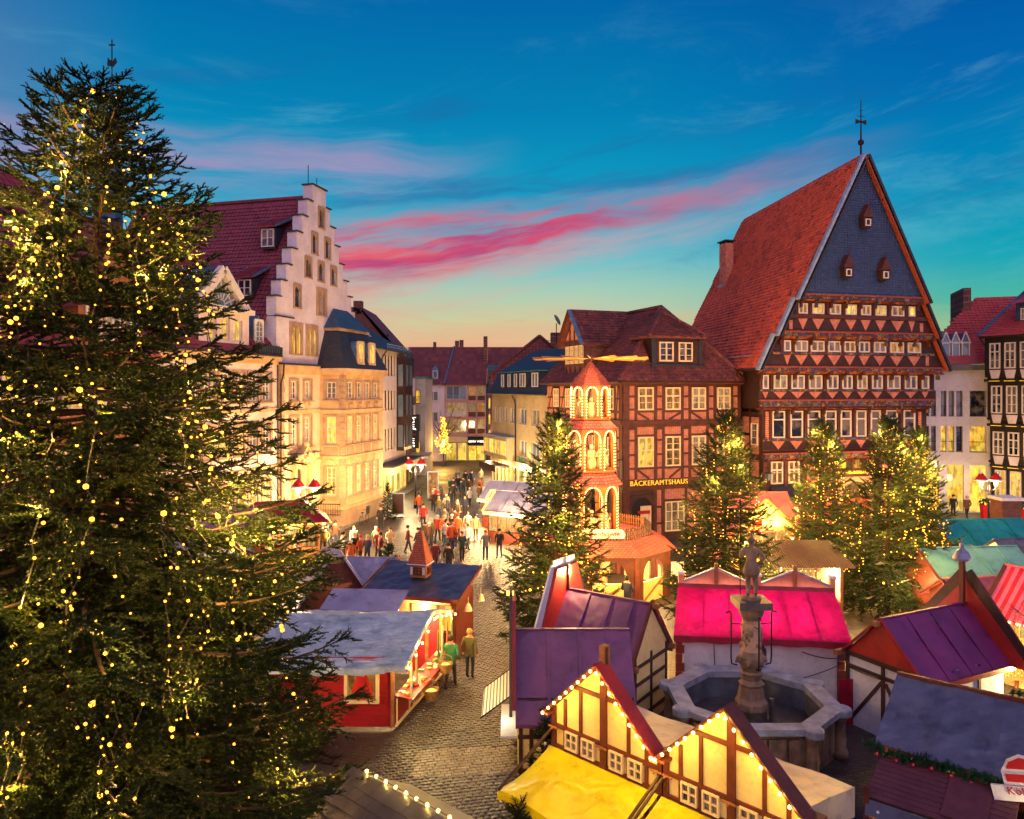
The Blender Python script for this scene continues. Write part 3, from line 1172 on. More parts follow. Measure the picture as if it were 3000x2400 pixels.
# ------------------------------------------------------------------ the tall half-timbered guild house
def guild_house():
 root = thing('guild_house', 'tall timber-framed guild house with steep red tiled roof and dark slate gable', 'house', (16.66, 50, 0), 14)
 oak, oakr, brk = M_['oak'], M_['oak_red'], M_['brick_red']
 W_ = 13.07
 uc, ez, az_, half = 6.4, 11.3, 25.4, 7.35
 sl = (az_ - ez) / half
 SH = .145
 D = 17.2

 def hw(z):
  return (az_ - z) / sl

 # body: storeys that step forward one over the other
 b = MB()
 b.prismz([(0, 0), (W_, 0), (W_ + SH * D, D), (SH * D, D)], 0, 8.7)
 b.obj('wall', oak, root)
 levels = [(8.7, 11.35, .5, -.55, 13.25), (11.35, 13.5, 1.0, None, None), (13.5, 15.85, 1.4, None, None)]
 for z0, z1, off, a, c in levels:
  b = MB()
  if a is not None:
   b.prismz([(a, -off), (c, -off), (c + SH * (D + off), D - .02), (a + SH * (D + off), D - .02)], z0, z1)
  else:
   b.prism([(uc - hw(z0) + .08, z0), (uc + hw(z0) - .08, z0), (uc + hw(z1) - .08, z1), (uc - hw(z1) + .08, z1)], -off, -off + .25)
  b.obj('wall', oak, root)
 b = MB()
 zs = 15.85
 b.prism([(uc - hw(zs) + .05, zs), (uc + hw(zs) - .05, zs), (uc, az_ - .1)], -1.8, -1.6)
 slate = b.obj('slate_gable', M_['slate'], root)
 tile_roof(root, slate, (uc - hw(zs), -1.8, zs), (1, 0, 0), (0, 0, 1), 45, 60, .22, .165, M_['slate'], lambda c: abs(c.x - uc) < hw(c.z) - .12 and c.z < az_ - .4, 0, True, seed=5)
 # back of the roof
 b = MB()
 b.prism([(uc - half + SH * D + .1, ez), (uc + half + SH * D - .1, ez), (uc + SH * D, az_ - .1)], D - .3, D)
 b.obj('rear_gable', M_['brick_dark'], root)
 # roof slabs, each storey of the gable with its own overhang
 strips = [(ez, 13.5, 1.15), (13.5, 15.85, 1.55), (15.85, az_, 1.95)]
 for s in (-1, 1):
  b = MB()
  for z0, z1, off in strips:
   pts = [(uc + s * hw(z0), -off, z0), (uc + s * hw(z0) + SH * (D + off), D, z0), (uc + s * hw(z1) + SH * (D + off), D, z1), (uc + s * hw(z1), -off, z1)]
   if s < 0:
    pts = pts[::-1]
   up = [Vector(p) + Vector((s * .14, 0, .07)) for p in pts]
   b.face(pts)
   b.face(up[::-1] if False else up)
   for i in range(4):
    j = (i + 1) % 4
    b.face([pts[i], pts[j], up[j], up[i]])
  roof = b.obj('roof', M_['tile_red'] if s < 0 else M_['slate'], root)
  if s < 0:
   left_roof = roof
 U = Vector((-SH, -1, 0)).normalized()
 upv = Vector((half, 0, az_ - ez)).normalized()
 V = (upv - U * upv.dot(U)).normalized()

 def off_at(z):
  return 1.15 if z < 13.5 else (1.55 if z < 15.85 else 1.95)

 def inside(c):
  x0 = c.x - SH * (c.y + off_at(c.z))
  return ez < c.z < az_ - .12 and -off_at(c.z) + .1 < c.y < D

 O = Vector((uc - half + SH * (D + 3.0), D + 1.5, ez)) + Vector((-.16, 0, .085))
 tile_roof(root, left_roof, O, U, V, 92, 62, .255, .285, M_['tile_red'], inside, 300, seed=4,
              pick=lambda c: c.y < 7 and c.z < 17)
 # ridge tiles
 b = MB()
 b.tube([(uc, -1.9, az_ + .08), (uc + SH * (D + 1.9), D, az_ + .08)], .16, 8)
 b.obj('ridge', M_['tile_red'], left_roof)
 # verge boards: pale lead on the left, slate on the right, red inner edge
 for s in (-1, 1):
  for z0, z1, off in strips:
   y = -off - .06
   p, q = (uc + s * (hw(z0) + .16), y, z0 - .05), (uc + s * (hw(z1) + .16), y, z1 + .1)
   barobj('verge_board', M_['lead_pale'] if s < 0 else M_['slate_dark'], root, p, q, .16, .34, up=(0, 1, 0))
   p, q = (uc + s * (hw(z0) - .12), y - .02, z0 - .05), (uc + s * (hw(z1) - .12), y - .02, z1)
   barobj('verge_trim', M_['slate_dark'] if s < 0 else M_['rope'], root, p, q, .1, .3, up=(0, 1, 0))
 # carved cornices, rope mouldings, soffits, corbels
 def cornice(zb, zt, a, c, out, n):
  block('carved_beam', M_['carved'], root, a, c, -out - .12, -out + .2, zb + (zt - zb) * .35, zt - .1)
  block('moulding', M_['rope'], root, a - .05, c + .05, -out - .18, -out + .1, zt - .1, zt)
  b = MB()
  b.prism([(0, 0), (1, 0), (1, 1), (0, 1)], 0, 1)
  bb = MB()
  zc = zb + (zt - zb) * .35
  bb.face([(a, -out + .42, zb), (c, -out + .42, zb), (c, -out - .06, zc), (a, -out - .06, zc)])
  bb.obj('soffit', M_['carved_red'], root)
  for k in range(n):
   u = a + .25 + (c - a - .5) * k / (n - 1)
   cb = MB()
   cb.prism([(-.09, .1), (.09, .1), (.09, .34), (-.09, .34)], -.14, .3)
   cb.prism([(-.06, -.25), (.06, -.25), (.06, .1), (-.06, .1)], .14, .42)
   cb.obj('corbel', M_['carved'] if k % 2 else M_['oak_red'], root, T((u, -out, zc - .3)))

 cornice(5.15, 5.75, 0, W_, .22, 12)
 cornice(8.62, 9.3, -.5, 13.2, .5, 12)
 cornice(11.0, 11.5, uc - hw(11.4) + .1, uc + hw(11.4) - .1, 1.0, 12)
 cornice(13.28, 13.8, uc - hw(13.6) + .1, uc + hw(13.6) - .1, 1.4, 11)
 cornice(15.72, 16.2, uc - hw(16.0) + .1, uc + hw(16.0) - .1, 1.8, 9)

 # rows of windows with brick triangles beneath
 tri = MB()
 tri.prism([(0, 0), (.5, 1), (-.5, 1)], 0, 1)
 tme = tri.mesh('brick_triangle', brk)

 def triangle(u, z0, z1, w, y, lean=0.0):
  link('brick_triangle', tme, root, T((u, y - .03, z0)) @ Matrix.Diagonal((w, .06, z1 - z0, 1)))

 def row(us, ws, z0, z1, y, panes, tz0, tz1, band, a, c, rows=1, cols=2, tr=None):
  for k, (u, w) in enumerate(zip(us, ws)):
   window(root, ID, u, z0, w, z1 - z0, panes[k % len(panes)], M_['white_frame'], cols if w > .6 else 1, rows, tr, .09, .03, y - .03)
   triangle(u + w / 2, tz0, tz1, min(w * 1.02, 1.05), y)
   # post between the windows
   barobj('timber_post', oakr, root, (u - .17, y - .04, tz1 + .05), (u - .17, y - .04, z1 + .1), .13, .08, up=(0, 1, 0))
  block('carved_sill', M_['carved'] if band else oakr, root, a, c, y - .12, y + .02, tz1 + .03, z0 - .02)
  block('sill_rail', oakr, root, a, c, y - .08, y + .02, tz0 - .1, tz0 - .01)

 g, lit, lw = M_['glass_grey'], M_['lit'], M_['lit_warm']
 row([.73, 2.1, 3.43, 4.78, 6.01, 7.25, 8.42, 9.66, 11.12], [.95, .95, .95, .88, .84, .8, .8, .95, .95], 6.72, 8.53, 0,
  [M_['glass']], 5.95, 6.5, True, 0, W_, 1, 1, .68)
 row([-.31, .51, 1.83, 3.18, 4.57, 5.75, 6.93, 8.12, 9.35, 10.78, 12.19], [.43, 1.0, 1.0, 1.0, .86, .8, .8, .84, 1.05, 1.0, .58], 10.0, 10.93, -.5,
  [g, M_['lit_soft'], g, g, g], 9.36, 9.82, True, -.5, 13.2)
 row([.95, 1.62 + .15, 2.95, 4.27, 5.53, 6.66, 7.85, 9.14, 10.57], [.5, .95, 1.03, .98, .86, .86, .96, 1.1, 1.07], 12.47, 13.2, -1.0,
  [g, g, lw, g, lw, g, g, lw, lw], 11.58, 12.25, True, .1, 12.7)
 row([1.75, 2.79, 4.1, 5.32, 6.51, 7.64, 8.91, 10.3], [.68, .88, .84, .84, .76, .84, 1.0, .5], 14.93, 15.62, -1.4,
  [lw, lit], 13.9, 14.62, False, 1.0, 11.8, 1, 2)
 # small panels at the ends of the rows
 for u, z0, z1, y in ((12.2, 11.6, 12.3, -1.0), (11.35, 13.9, 14.5, -1.4), (1.2, 13.9, 14.5, -1.4), (.35, 6.6, 8.5, 0), (12.5, 6.6, 8.4, 0)):
  block('brick_panel', brk, root, u - .12, u + .12, y - .03, y + .02, z0, z1)
 # ground storey
 for u, w in ((.63, .9), (1.94, .86), (9.9, .9), (11.2, .9)):
  window(root, ID, u, 3.65, w, 1.5, M_['lit_warm'], M_['white_frame'], 2, 2, .62, .09, .03, -.03)
 for u in (5.81, 6.91, 8.05):
  window(root, ID, u, 4.5, .72, .74, M_['lit'], M_['oak_red'], 1, 1, None, .07, .03, -.03)
 for u in (.15, 1.73, 3.2, 4.4, 5.5, 9.2, 10.9, 12.4):
  barobj('timber_post', oakr, root, (u, -.05, 0), (u, -.05, 5.2), .24, .1, up=(0, 1, 0))
 for u0, u1 in ((3.4, 4.3), (4.6, 5.4), (9.3, 9.8)):
  block('brick_panel', brk, root, u0, u1, -.03, .02, 3.3, 4.9)
  block('brick_panel', brk, root, u0, u1, -.03, .02, .6, 3.1)
 ins = MB()
 rgi = random.Random(5)
 u = 5.55
 while u < 8.95:
  hgt = rgi.choice([.12, .12, .18, .2])
  ins.box(u, u + .03, -.135, -.1, 4.18, 4.18 + hgt)
  if rgi.random() < .5:
   ins.box(u + .03, u + .07, -.135, -.1, 4.18 + hgt - .03, 4.18 + hgt)
  u += rgi.choice([.06, .06, .08, .14])
 ins.obj('carved_inscription', M_['gold'], root)['kind'] = 'stuff'
 block('inscription_beam', oak, root, 5.4, 9.1, -.12, .02, 4.08, 4.45)
 # portal
 b = MB()
 b.face([(x + 6.1, -.02, z) for x, z in arch_pts(2.2, 3.6)][::-1])
 b.obj('portal', M_['lit_warm'], root)
 arch_surround(root, ID, 6.1, 0.05, 2.2, 3.6, .32, M_['sandstone'], .1, .02, False, top=1.0)
 for s in (0, 1):
  d = MB()
  d.prism([(0, 0), (.92, 0), (.92, 2.6), (0, 2.2 if s == 0 else 2.6)], -.06, 0)
  d.obj('door', M_['rope'], root, T((6.2 + s * 1.08, -.02, .1)))
 lamp((7.2, -2.2, 3.4), 45, parent=root)
 lamp((1.6, -2.2, 1.6), 40, parent=root)
 # little bay with slate roof at the left corner
 bay = MB()
 bay.box(.35, 2.3, -1.0, 0, 0, 2.6)
 bo = bay.obj('corner_bay', M_['oak_red'], root)
 r = MB()
 r.face([(.1, -1.3, 2.55), (2.55, -1.3, 2.55), (2.2, -.05, 3.5), (.6, -.05, 3.5)])
 r.face([(.1, -1.3, 2.55), (.6, -.05, 3.5), (.1, -.05, 2.55)])
 r.face([(2.55, -1.3, 2.55), (2.55, -.05, 2.55), (2.2, -.05, 3.5)])
 r.face([(.1, -1.3, 2.55), (.1, -.05, 2.55), (2.55, -.05, 2.55), (2.55, -1.3, 2.55)])
 r.obj('bay_roof', M_['slate_dark'], bo)
 window(root, ID, .6, .9, 1.4, 1.35, M_['lit'], M_['white_frame'], 3, 2, None, .08, .03, -1.03)
 # left flank with timbers and brick
 FL = face_left(6.0)
 for z in (2.6, 5.4, 8.3, 10.9):
  beam(root, FL, 0, z, 6, z, .3, .06, oak)
 for u in (1.0, 2.2, 3.4, 4.6, 5.8):
  beam(root, FL, u, 0, u, 11, .2, .05, oak)
 for u in (1.1, 2.3, 3.5, 4.7):
  for z0, z1 in ((.2, 2.4), (2.8, 3.9), (4.1, 5.2), (5.6, 6.8), (7.0, 8.1)):
   block('brick_panel', M_['brick'], root, u, u + 1.0, -.02, .02, z0, z1, FL)
 for z in (6.2, 9.0):
  window(root, FL, 4.75, z, .8, 1.5, M_['glass'], M_['white_frame'], 1, 3, None, .08, .03, -.05)
 window(root, FL, 3.6, 3.0, 1.0, 1.8, M_['lit'], M_['oak_red'], 2, 2, None, .08, .03, -.05)
 # hatches in the slate gable
 for u, z in ((6.37, 21.0), (4.9, 17.65), (7.75, 17.6)):
  h = MB()
  h.box(-.32, .32, -.45, .1, -.35, .35)
  ho = h.obj('hatch', M_['oak'], root, T((u, -1.82, z)))
  rf = MB()
  rf.prism([(-.42, .3), (.42, .3), (0, 1.15)], -.55, .1)
  rf.tube([(0, -.45, 1.1), (0, -.45, 1.5)], .03, 6)
  rf.obj('hatch_roof', M_['oak_red'], ho)
  window(ho, T((-.2, -.46, -.28)), 0, 0, .4, .46, M_['glass_sky'], M_['white_frame'], 1, 1, None, .06, .03, 0)
 # chimney on the left slope
 c = MB()
 cx_, cy_ = 5.35, 13.9
 c.box(-.36, .36, -.55, .55, 0, 4.5)
 ch = c.obj('chimney', M_['brick_red'], root, T((cx_, cy_, 18.0)))
 c = MB()
 c.box(-.48, .48, -.7, .7, 4.65, 4.76)
 for sx in (-1, 1):
  for sy in (-1, 1):
   c.box(sx * .3 - .05, sx * .3 + .05, sy * .46 - .05, sy * .46 + .05, 4.5, 4.65)
 c.obj('chimney_cap', M_['slate_dark'], ch)
 c = MB()
 c.box(-.45, .5, -.65, .65, .75, 1.0)
 c.obj('flashing', M_['lead_pale'], ch)
 # eaves of the left slope: gutter and snow rail
 b = MB()
 y0, y1 = -1.1, D
 b.tube([(uc - half - .16, y0, ez - .02), (uc - half - .16 + SH * (y1 - y0), y1, ez - .02)], .09, 8)
 b.obj('gutter', M_['slate_dark'], root)
 b = MB()
 b.tube([(uc - half + .32, .2, ez + .95), (uc - half + .32 + SH * 7, 7.2, ez + .95)], .035, 6)
 b.obj('snow_rail', M_['lead_pale'], root)
 # weather vane
 v = MB()
 v.tube([(0, 0, 0), (0, 0, 3.9)], [.07, .025], 8)
 vo = v.obj('weather_vane', M_['iron'], root, T((uc + .05, -1.5, az_)))
 v = MB()
 v.sphere((0, 0, 1.05), .2, 10)
 v.obj('ball', M_['iron'], vo, smooth=True)
 v = MB()
 v.prism([(-.42, 2.25), (-.1, 2.35), (.1, 2.35), (.42, 2.25), (.42, 2.6), (.1, 2.5), (-.1, 2.5), (-.42, 2.6)], -.015, .015)
 v.tube([(-.3, 0, 2.8), (.3, 0, 2.8)], .02, 5)
 v.tube([(-.12, 0, 3.2), (.12, 0, 3.2)], .02, 5)
 v.obj('flag', M_['iron'], vo)
 # wall lantern at the left corner
 lan = MB()
 lan.box(-.13, .13, -.13, .13, 0, .45)
 lo = lan.obj('wall_lantern', M_['glass_sky'], root, T((.1, -.6, 4.0)))
 lan = MB()
 lan.prismz([(-.2, -.2), (.2, -.2), (.2, .2), (-.2, .2)], .45, .5)
 lan.tube([(0, 0, .5), (0, 0, .75), (0, .55, .8)], .025, 6)
 lan.obj('bracket', M_['iron'], lo)
 return root


guild_house()

# ------------------------------------------------------------------ the bakers' house, half-timbered with brick infill
def bakery():
 root = thing('bakers_house', "half-timbered brick house with gold lettering and brown hipped roof beside the tall guild house", 'house', (7.24, 49, 0), 20)
 W_, D, ez = 9.16, 12.7, 10.5
 oak, brk, cf = M_['oak_red'], M_['brick'], M_['cream_frame']
 b = MB()
 b.box(0, W_, 0, D, 0, ez)
 b.obj('wall', M_['oak'], root)
 # front: posts
 posts = [(0, .45), (.83, 1.03), (2.28, 2.53), (2.9, 3.1), (4.35, 4.57), (4.94, 5.15), (6.34, 6.56), (6.93, 7.16), (8.34, 8.54), (8.9, W_)]
 for z0, z1 in ((7.95, 10.22), (4.05, 7.5)):
  for a, c in posts:
   block('timber_post', oak, root, a, c, -.07, .02, z0, z1)
 for a, c in ((0, .5), (2.23, 2.5), (2.85, 3.1), (4.65, 4.85), (6.4, 6.6), (8.6, W_)):
  block('timber_post', oak, root, a, c, -.07, .02, 0, 3.35)
 for z0, z1, o in ((10.22, 10.5, .12), (7.5, 7.68, .1), (7.68, 7.95, .2), (3.35, 3.55, .1), (3.55, 4.05, .16)):
  block('timber_rail', oak, root, -.1, W_ + .1, -o, .02, z0, z1)
 bays = [(1.03, 2.28), (3.1, 4.35), (5.15, 6.34), (7.16, 8.34)]
 gaps = [(.45, .83), (2.53, 2.9), (4.57, 4.94), (6.56, 6.93), (8.54, 8.9)]
 for a, c in gaps:
  for z0, z1 in ((9.58, 10.2), (8.72, 9.44), (7.97, 8.58), (6.7, 7.3), (5.75, 6.55), (4.85, 5.6), (4.07, 4.7)):
   block('brick_panel', brk, root, a, c, -.035, .02, z0, z1)
   block('timber_rail', oak, root, a, c, -.065, .02, z1, z1 + .14)
 panes_u = ['lit_warm', 'lit_warm', 'lit_soft', 'lit_soft']
 panes_l = ['lit', 'lit_warm', 'lit_soft', 'lit_soft']
 for k, (a, c) in enumerate(bays):
  window(root, ID, a + .04, 8.6, c - a - .08, 1.52, M_[panes_u[k]], cf, 2, 3, .62, .1, .04, -.06)
  window(root, ID, a + .04, 4.85, c - a - .08, 2.0, M_[panes_l[k]], cf, 2, 4, .55, .1, .04, -.06)
  block('timber_rail', oak, root, a, c, -.065, .02, 8.45, 8.6)
  block('timber_rail', oak, root, a, c, -.065, .02, 4.7, 4.85)
  block('timber_rail', oak, root, a, c, -.065, .02, 6.86, 7.0)
  block('brick_panel', brk, root, a, c, -.035, .02, 7.95, 8.45)
  block('brick_panel', brk, root, a, c, -.035, .02, 4.05, 4.7)
  block('brick_panel', brk, root, a, c, -.035, .02, 7.0, 7.5)
  lo, hi = (a, c) if k % 2 else (c, a)
  for zb, zt in ((7.97, 8.45), (4.07, 4.7)):
   if k % 2:
    beam(root, ID, a + .35, zb, c, zt, .15, .06, oak, 'brace')
   else:
    beam(root, ID, c - .35, zb, a, zt, .15, .06, oak, 'brace')
 text(root, T((2.6, -.2, 3.8)), 'BÄCKERAMTSHAUS', .46, M_['gold'], .03, spacing=1.12)
 # ground floor: arched doorway, window bays
 b = MB()
 b.face([(x, 0, z) for x, z in arch_pts(1.5, 2.75)][::-1])
 b.obj('doorway', M_['black_ink'], root, T((.62, -.03, .1)))
 arch_surround(root, ID, .62, .1, 1.5, 2.75, .16, M_['oak'], .09, .02)
 d = MB()
 d.box(0, .8, -.05, 0, 0, 2.2)
 do = d.obj('door', M_['cream_frame'], root, T((1.25, -.06, .1)))
 window(do, ID, .15, .95, .5, 1.1, M_['lit_soft'], cf, 1, 3, None, .06, .03, -.06)
 block('door_sign', M_['red_ink'], root, 1.0, 1.9, -.2, -.14, 1.8, 2.0)
 window(root, ID, 3.13, .5, 1.48, 2.0, M_['lit_soft'], cf, 3, 3, None, .08, .04, -.05)
 window(root, ID, 6.65, .5, 1.8, 2.0, M_['lit'], cf, 3, 3, None, .08, .04, -.05)
 for a, c in ((2.5, 2.85), (4.85, 6.4)):
  for z0, z1 in ((.2, 1.0), (1.15, 2.1), (2.25, 3.3)):
   block('brick_panel', brk, root, a, c, -.035, .02, z0, z1)
 block('brick_panel', brk, root, 3.1, 4.65, -.035, .02, 2.65, 3.33)
 # left flank
 FL = face_left(D)
 wins = [(D - 2.02, .86), (D - 4.4, .86), (D - 6.6, .86), (D - 9.0, .9), (D - 11.3, .95)]
 for z0, z1 in ((7.95, 10.22), (4.05, 7.5), (0.1, 3.35)):
  u = 0.0
  for wu, ww in sorted(wins):
   for uu in (wu - .22, wu + ww + .04):
    block('timber_post', oak, root, uu, uu + .18, -.07, .02, z0, z1, FL)
  block('timber_post', oak, root, D - .35, D - .02, -.07, .02, z0, z1, FL)
 for z0, z1, o in ((10.22, 10.5, .12), (7.5, 7.68, .1), (7.68, 7.95, .2), (3.35, 3.55, .1), (3.55, 4.05, .16), (8.4, 8.55, .06), (4.68, 4.82, .06)):
  block('timber_rail', oak, root, 0, D, -o, .02, z0, z1, FL)
 edges = sorted([(wu - .04, wu + ww + .04) for wu, ww in wins])
 prev = 0.0
 segs = []
 for a, c in edges + [(D - .35, D)]:
  if a - .2 - prev > .25:
   segs.append((prev, a - .2))
  prev = c + .18
 for a, c in segs:
  for z0, z1 in ((7.97, 8.4), (8.57, 9.3), (9.42, 10.2), (4.07, 4.66), (4.84, 5.8), (5.95, 6.7), (6.85, 7.48), (.2, 1.1), (1.25, 2.2), (2.3, 3.3)):
   block('brick_panel', brk, root, a, c, -.03, .02, z0, z1, FL)
  beam(root, FL, a + .05, 7.97, c - .05, 10.2, .13, .055, oak, 'brace')
  beam(root, FL, c - .05, 4.07, a + .05, 7.4, .13, .055, oak, 'brace')
 for k, (wu, ww) in enumerate(wins):
  window(root, FL, wu, 8.6, ww, 1.45, M_['lit_soft' if k % 2 else 'glass'], cf, 2, 3, .62, .09, .04, -.06)
  window(root, FL, wu, 4.85, ww, 1.9, M_['lit_soft' if k % 2 == 0 else 'glass'], cf, 2, 4, .55, .09, .04, -.06)
  block('brick_panel', brk, root, wu, wu + ww, -.03, .02, 7.97, 8.4, FL)
  block('brick_panel', brk, root, wu, wu + ww, -.03, .02, 4.07, 4.66, FL)
 # roof: hip to the front
 o_ = .5
 pk = Vector((4.8, 3.2, 15.8))
 bk = Vector((4.8, D + o_, 15.8))
 e = [Vector((-o_, -o_, ez)), Vector((W_ + o_, -o_, ez)), Vector((W_ + o_, D + o_, ez)), Vector((-o_, D + o_, ez))]
 b = MB()
 b.face([e[0], e[1], pk])
 b.face([e[1], e[2], bk, pk])
 b.face([e[3], e[0], pk, bk])
 b.face([e[2], e[3], bk])
 b.face([v - Vector((0, 0, .14)) for v in (e[0], e[3], e[2], e[1])])
 for i in range(4):
  j = (i + 1) % 4
  b.face([e[i] - Vector((0, 0, .14)), e[j] - Vector((0, 0, .14)), e[j], e[i]])
 roof = b.obj('roof', M_['tile_brown'], root)
 tw, th = .245, .27
 tm = M_['tile_brown']
 # front slope
 V = (Vector((4.8, 3.2, 15.8)) - Vector((4.8, -o_, ez))).normalized()

 def in_front(c):
  t = (c.z - ez) / 5.3
  if not (0 <= t < .97):
   return False
  a, d = -o_ + (4.8 + o_) * t, W_ + o_ - (W_ + o_ - 4.8) * t
  if not (a < c.x < d):
   return False
  return not (2.2 < c.x < 6.4 and 11.6 < c.z < 13.6)
 tile_roof(root, roof, (-o_, -o_ - .02, ez), (1, 0, 0), V, 42, 25, tw, th, tm, in_front, 200, seed=8)
 # left slope
 V2 = Vector((4.8 + o_, 0, 5.3)).normalized()

 def in_left(c):
  t = (c.z - ez) / 5.3
  if not (0 <= t < .97):
   return False
  if c.y < -o_ + (3.2 + o_) * t or c.y > D + o_:
   return False
  return not (6.25 < c.y < 9.6 and c.x < 3.0 and c.x > -.0 and 10.9 < c.z)
 tile_roof(root, roof, (-o_, D + o_, ez), (0, -1, 0), V2, 56, 28, tw, th, tm, in_left, 100, seed=9, pick=lambda c: c.y < 5)
 # hips and ridge
 for p, q in ((e[0], pk), (e[1], pk), (pk, bk)):
  n = int((q - p).length / .38)
  h = MB()
  for i in range(n):
   a, c = p.lerp(q, i / n), p.lerp(q, (i + 1.12) / n)
   h.tube([a + Vector((0, 0, .07)), c + Vector((0, 0, .10))], [.15, .12], 7)
  ho = h.obj('ridge_tiles', tm, roof)
  ho['kind'] = 'stuff'
 # front dormer with its own hipped roof
 dz0, dz1, a, c, fy = 11.7, 13.5, 2.3, 6.25, .3
 d = MB()
 d.box(a, c, fy, 2.6, dz0 - .2, dz1)
 dorm = d.obj('dormer', M_['oak'], root)
 block('dormer_jamb', M_['slate_dark'], dorm, a, a + .3, fy - .05, fy, dz0 - .1, dz1)
 block('dormer_jamb', M_['slate_dark'], dorm, c - .3, c, fy - .05, fy, dz0 - .1, dz1)
 block('dormer_sill', M_['slate_dark'], dorm, a - .15, c + .15, fy - .25, fy + .1, dz0 - .22, dz0 - .08)
 window(root, ID, 2.85, 11.85, 1.1, 1.32, M_['glass'], cf, 2, 3, None, .1, .04, fy - .06)
 window(root, ID, 4.35, 11.85, 1.1, 1.32, M_['glass'], cf, 2, 3, None, .1, .04, fy - .06)
 ov = .3
 q = [Vector((a - ov, fy - ov, dz1)), Vector((c + ov, fy - ov, dz1)), Vector((c + ov, 2.9, dz1)), Vector((a - ov, 2.9, dz1))]
 top = Vector(((a + c) / 2, 2.3, 15.35))
 d = MB()
 d.face([q[0], q[1], top])
 d.face([q[1], q[2], top])
 d.face([q[3], q[0], top])
 d.face([v - Vector((0, 0, .1)) for v in (q[0], q[3], q[2], q[1])])
 for i in range(4):
  j = (i + 1) % 4
  d.face([q[i] - Vector((0, 0, .1)), q[j] - Vector((0, 0, .1)), q[j], q[i]])
 dr = d.obj('dormer_roof', tm, dorm)
 Vd = (top - (q[0] + q[1]) / 2)
 Vd.x = 0
 Vd.normalize()
 bm2 = MB()
 tv, tf = tile_geo(tw, th)
 Bm = Matrix(((1, 0, 0), tuple(Vd), tuple(Vector((1, 0, 0)).cross(Vd)))).transposed().to_4x4()
 for j in range(12):
  for i in range(20):
   p = q[0] + Vector((i * tw, 0, 0)) + Vd * (j * th)
   cc = p + Vector((tw / 2, 0, 0)) + Vd * (th / 2)
   t = (cc.z - dz1) / (top.z - dz1)
   if 0 <= t < .96 and q[0].x + (top.x - q[0].x) * t < cc.x < q[1].x + (top.x - q[1].x) * t:
    bm2.add(tv, tf, 0, T(p) @ Bm)
 U3 = Vector((0, -1, 0))
 V3 = (top - (q[3] + q[0]) / 2)
 V3.y = 0
 V3.normalize()
 B3 = Matrix((tuple(U3), tuple(V3), tuple(U3.cross(V3)))).transposed().to_4x4()
 for j in range(12):
  for i in range(13):
   p = q[3] + U3 * (i * tw) + V3 * (j * th)
   cc = p + U3 * (tw / 2) + V3 * (th / 2)
   t = (cc.z - dz1) / (top.z - dz1)
   if 0 <= t < .96 and cc.y > q[0].y + (top.y - q[0].y) * t:
    bm2.add(tv, tf, 0, T(p) @ B3)
 oo = bm2.obj('tiles', tm, dr)
 oo['kind'] = 'stuff'
 h = MB()
 for p in (q[0], q[1]):
  n = 9
  for i in range(n):
   h.tube([p.lerp(top, i / n) + Vector((0, 0, .07)), p.lerp(top, (i + 1.12) / n) + Vector((0, 0, .1))], [.13, .1], 7)
 ho = h.obj('ridge_tiles', tm, dr)
 ho['kind'] = 'stuff'
 # left gabled dormer
 y0, y1, ym, zf = 6.2, 9.9, 8.05, 13.55
 g = MB()
 g.prism([(D - y1, 10.7), (D - y0, 10.7), (D - y0, zf), (D - ym, 15.7), (D - y1, zf)], .3, 4.0, M=FL)
 go = g.obj('gable_dormer', M_['brick_dark'], root)
 for yy in (6.35, 7.2, 8.05, 8.9, 9.7):
  block('timber_post', oak, root, D - yy - .09, D - yy + .09, .22, .32, 10.8, zf, FL)
 block('timber_rail', oak, root, D - y1, D - y0, .2, .32, zf - .15, zf + .1, FL)
 block('timber_rail', oak, root, D - y1, D - y0, .2, .32, 11.7, 11.85, FL)
 for k, yy in enumerate((9.6, 8.8, 7.95, 7.1)):
  window(root, FL, D - yy, 11.9, .65, 1.35, M_['lit_soft'], cf, 2, 3, None, .07, .03, .24)
 gb = MB()
 gb.prism([(D - y1 + .1, zf + .1), (D - y0 - .1, zf + .1), (D - ym, 15.5)], .26, .3, M=FL)
 gb.obj('brick_panel', brk, root)
 for s in (D - ym - .8, D - ym, D - ym + .8):
  beam(root, FL, s, zf + .1, s, 15.5 - abs(s - (D - ym)) * 1.15, .14, -.2, oak, 'timber_post', back=.32)
 r = MB()
 for s in (-1, 1):
  ye = ym + s * (1.85 + .35)
  p = [(-.15, ye, zf - .3), (-.15, ym, 15.9), (4.9, ym, 15.9), (3.2, ye, zf - .3)]
  if s < 0:
   p = p[::-1]
  r.face(p)
  up = [Vector(v) - Vector((0, 0, .1)) for v in p]
  r.face(up[::-1])
  for i in range(4):
   j = (i + 1) % 4
   r.face([p[j], p[i], up[i], up[j]])
 gr = r.obj('dormer_roof', tm, go)
 Vg = Vector((0, 2.2, 2.65)).normalized()
 bm3 = MB()
 Ug = Vector((1, 0, 0))
 B4 = Matrix((tuple(Ug), tuple(Vg), tuple(Ug.cross(Vg)))).transposed().to_4x4()
 for j in range(13):
  for i in range(21):
   p = Vector((-.15, ym - 2.2, zf - .3)) + Ug * (i * tw) + Vg * (j * th)
   if p.x < 3.2 + 1.7 * (j / 13) - .1 and p.z < 15.75:
    bm3.add(tv, tf, 0, T(p) @ B4)
 oo = bm3.obj('tiles', tm, gr)
 oo['kind'] = 'stuff'
 barobj('verge_board', M_['lead'], go, (-.2, ym - 2.25, zf - .3), (-.2, ym, 15.95), .12, .28, up=(1, 0, 0))
 barobj('verge_board', oak, go, (-.2, ym + 2.25, zf - .3), (-.2, ym, 15.95), .12, .28, up=(1, 0, 0))
 # gutters and the hanging shop sign at the corner
 b = MB()
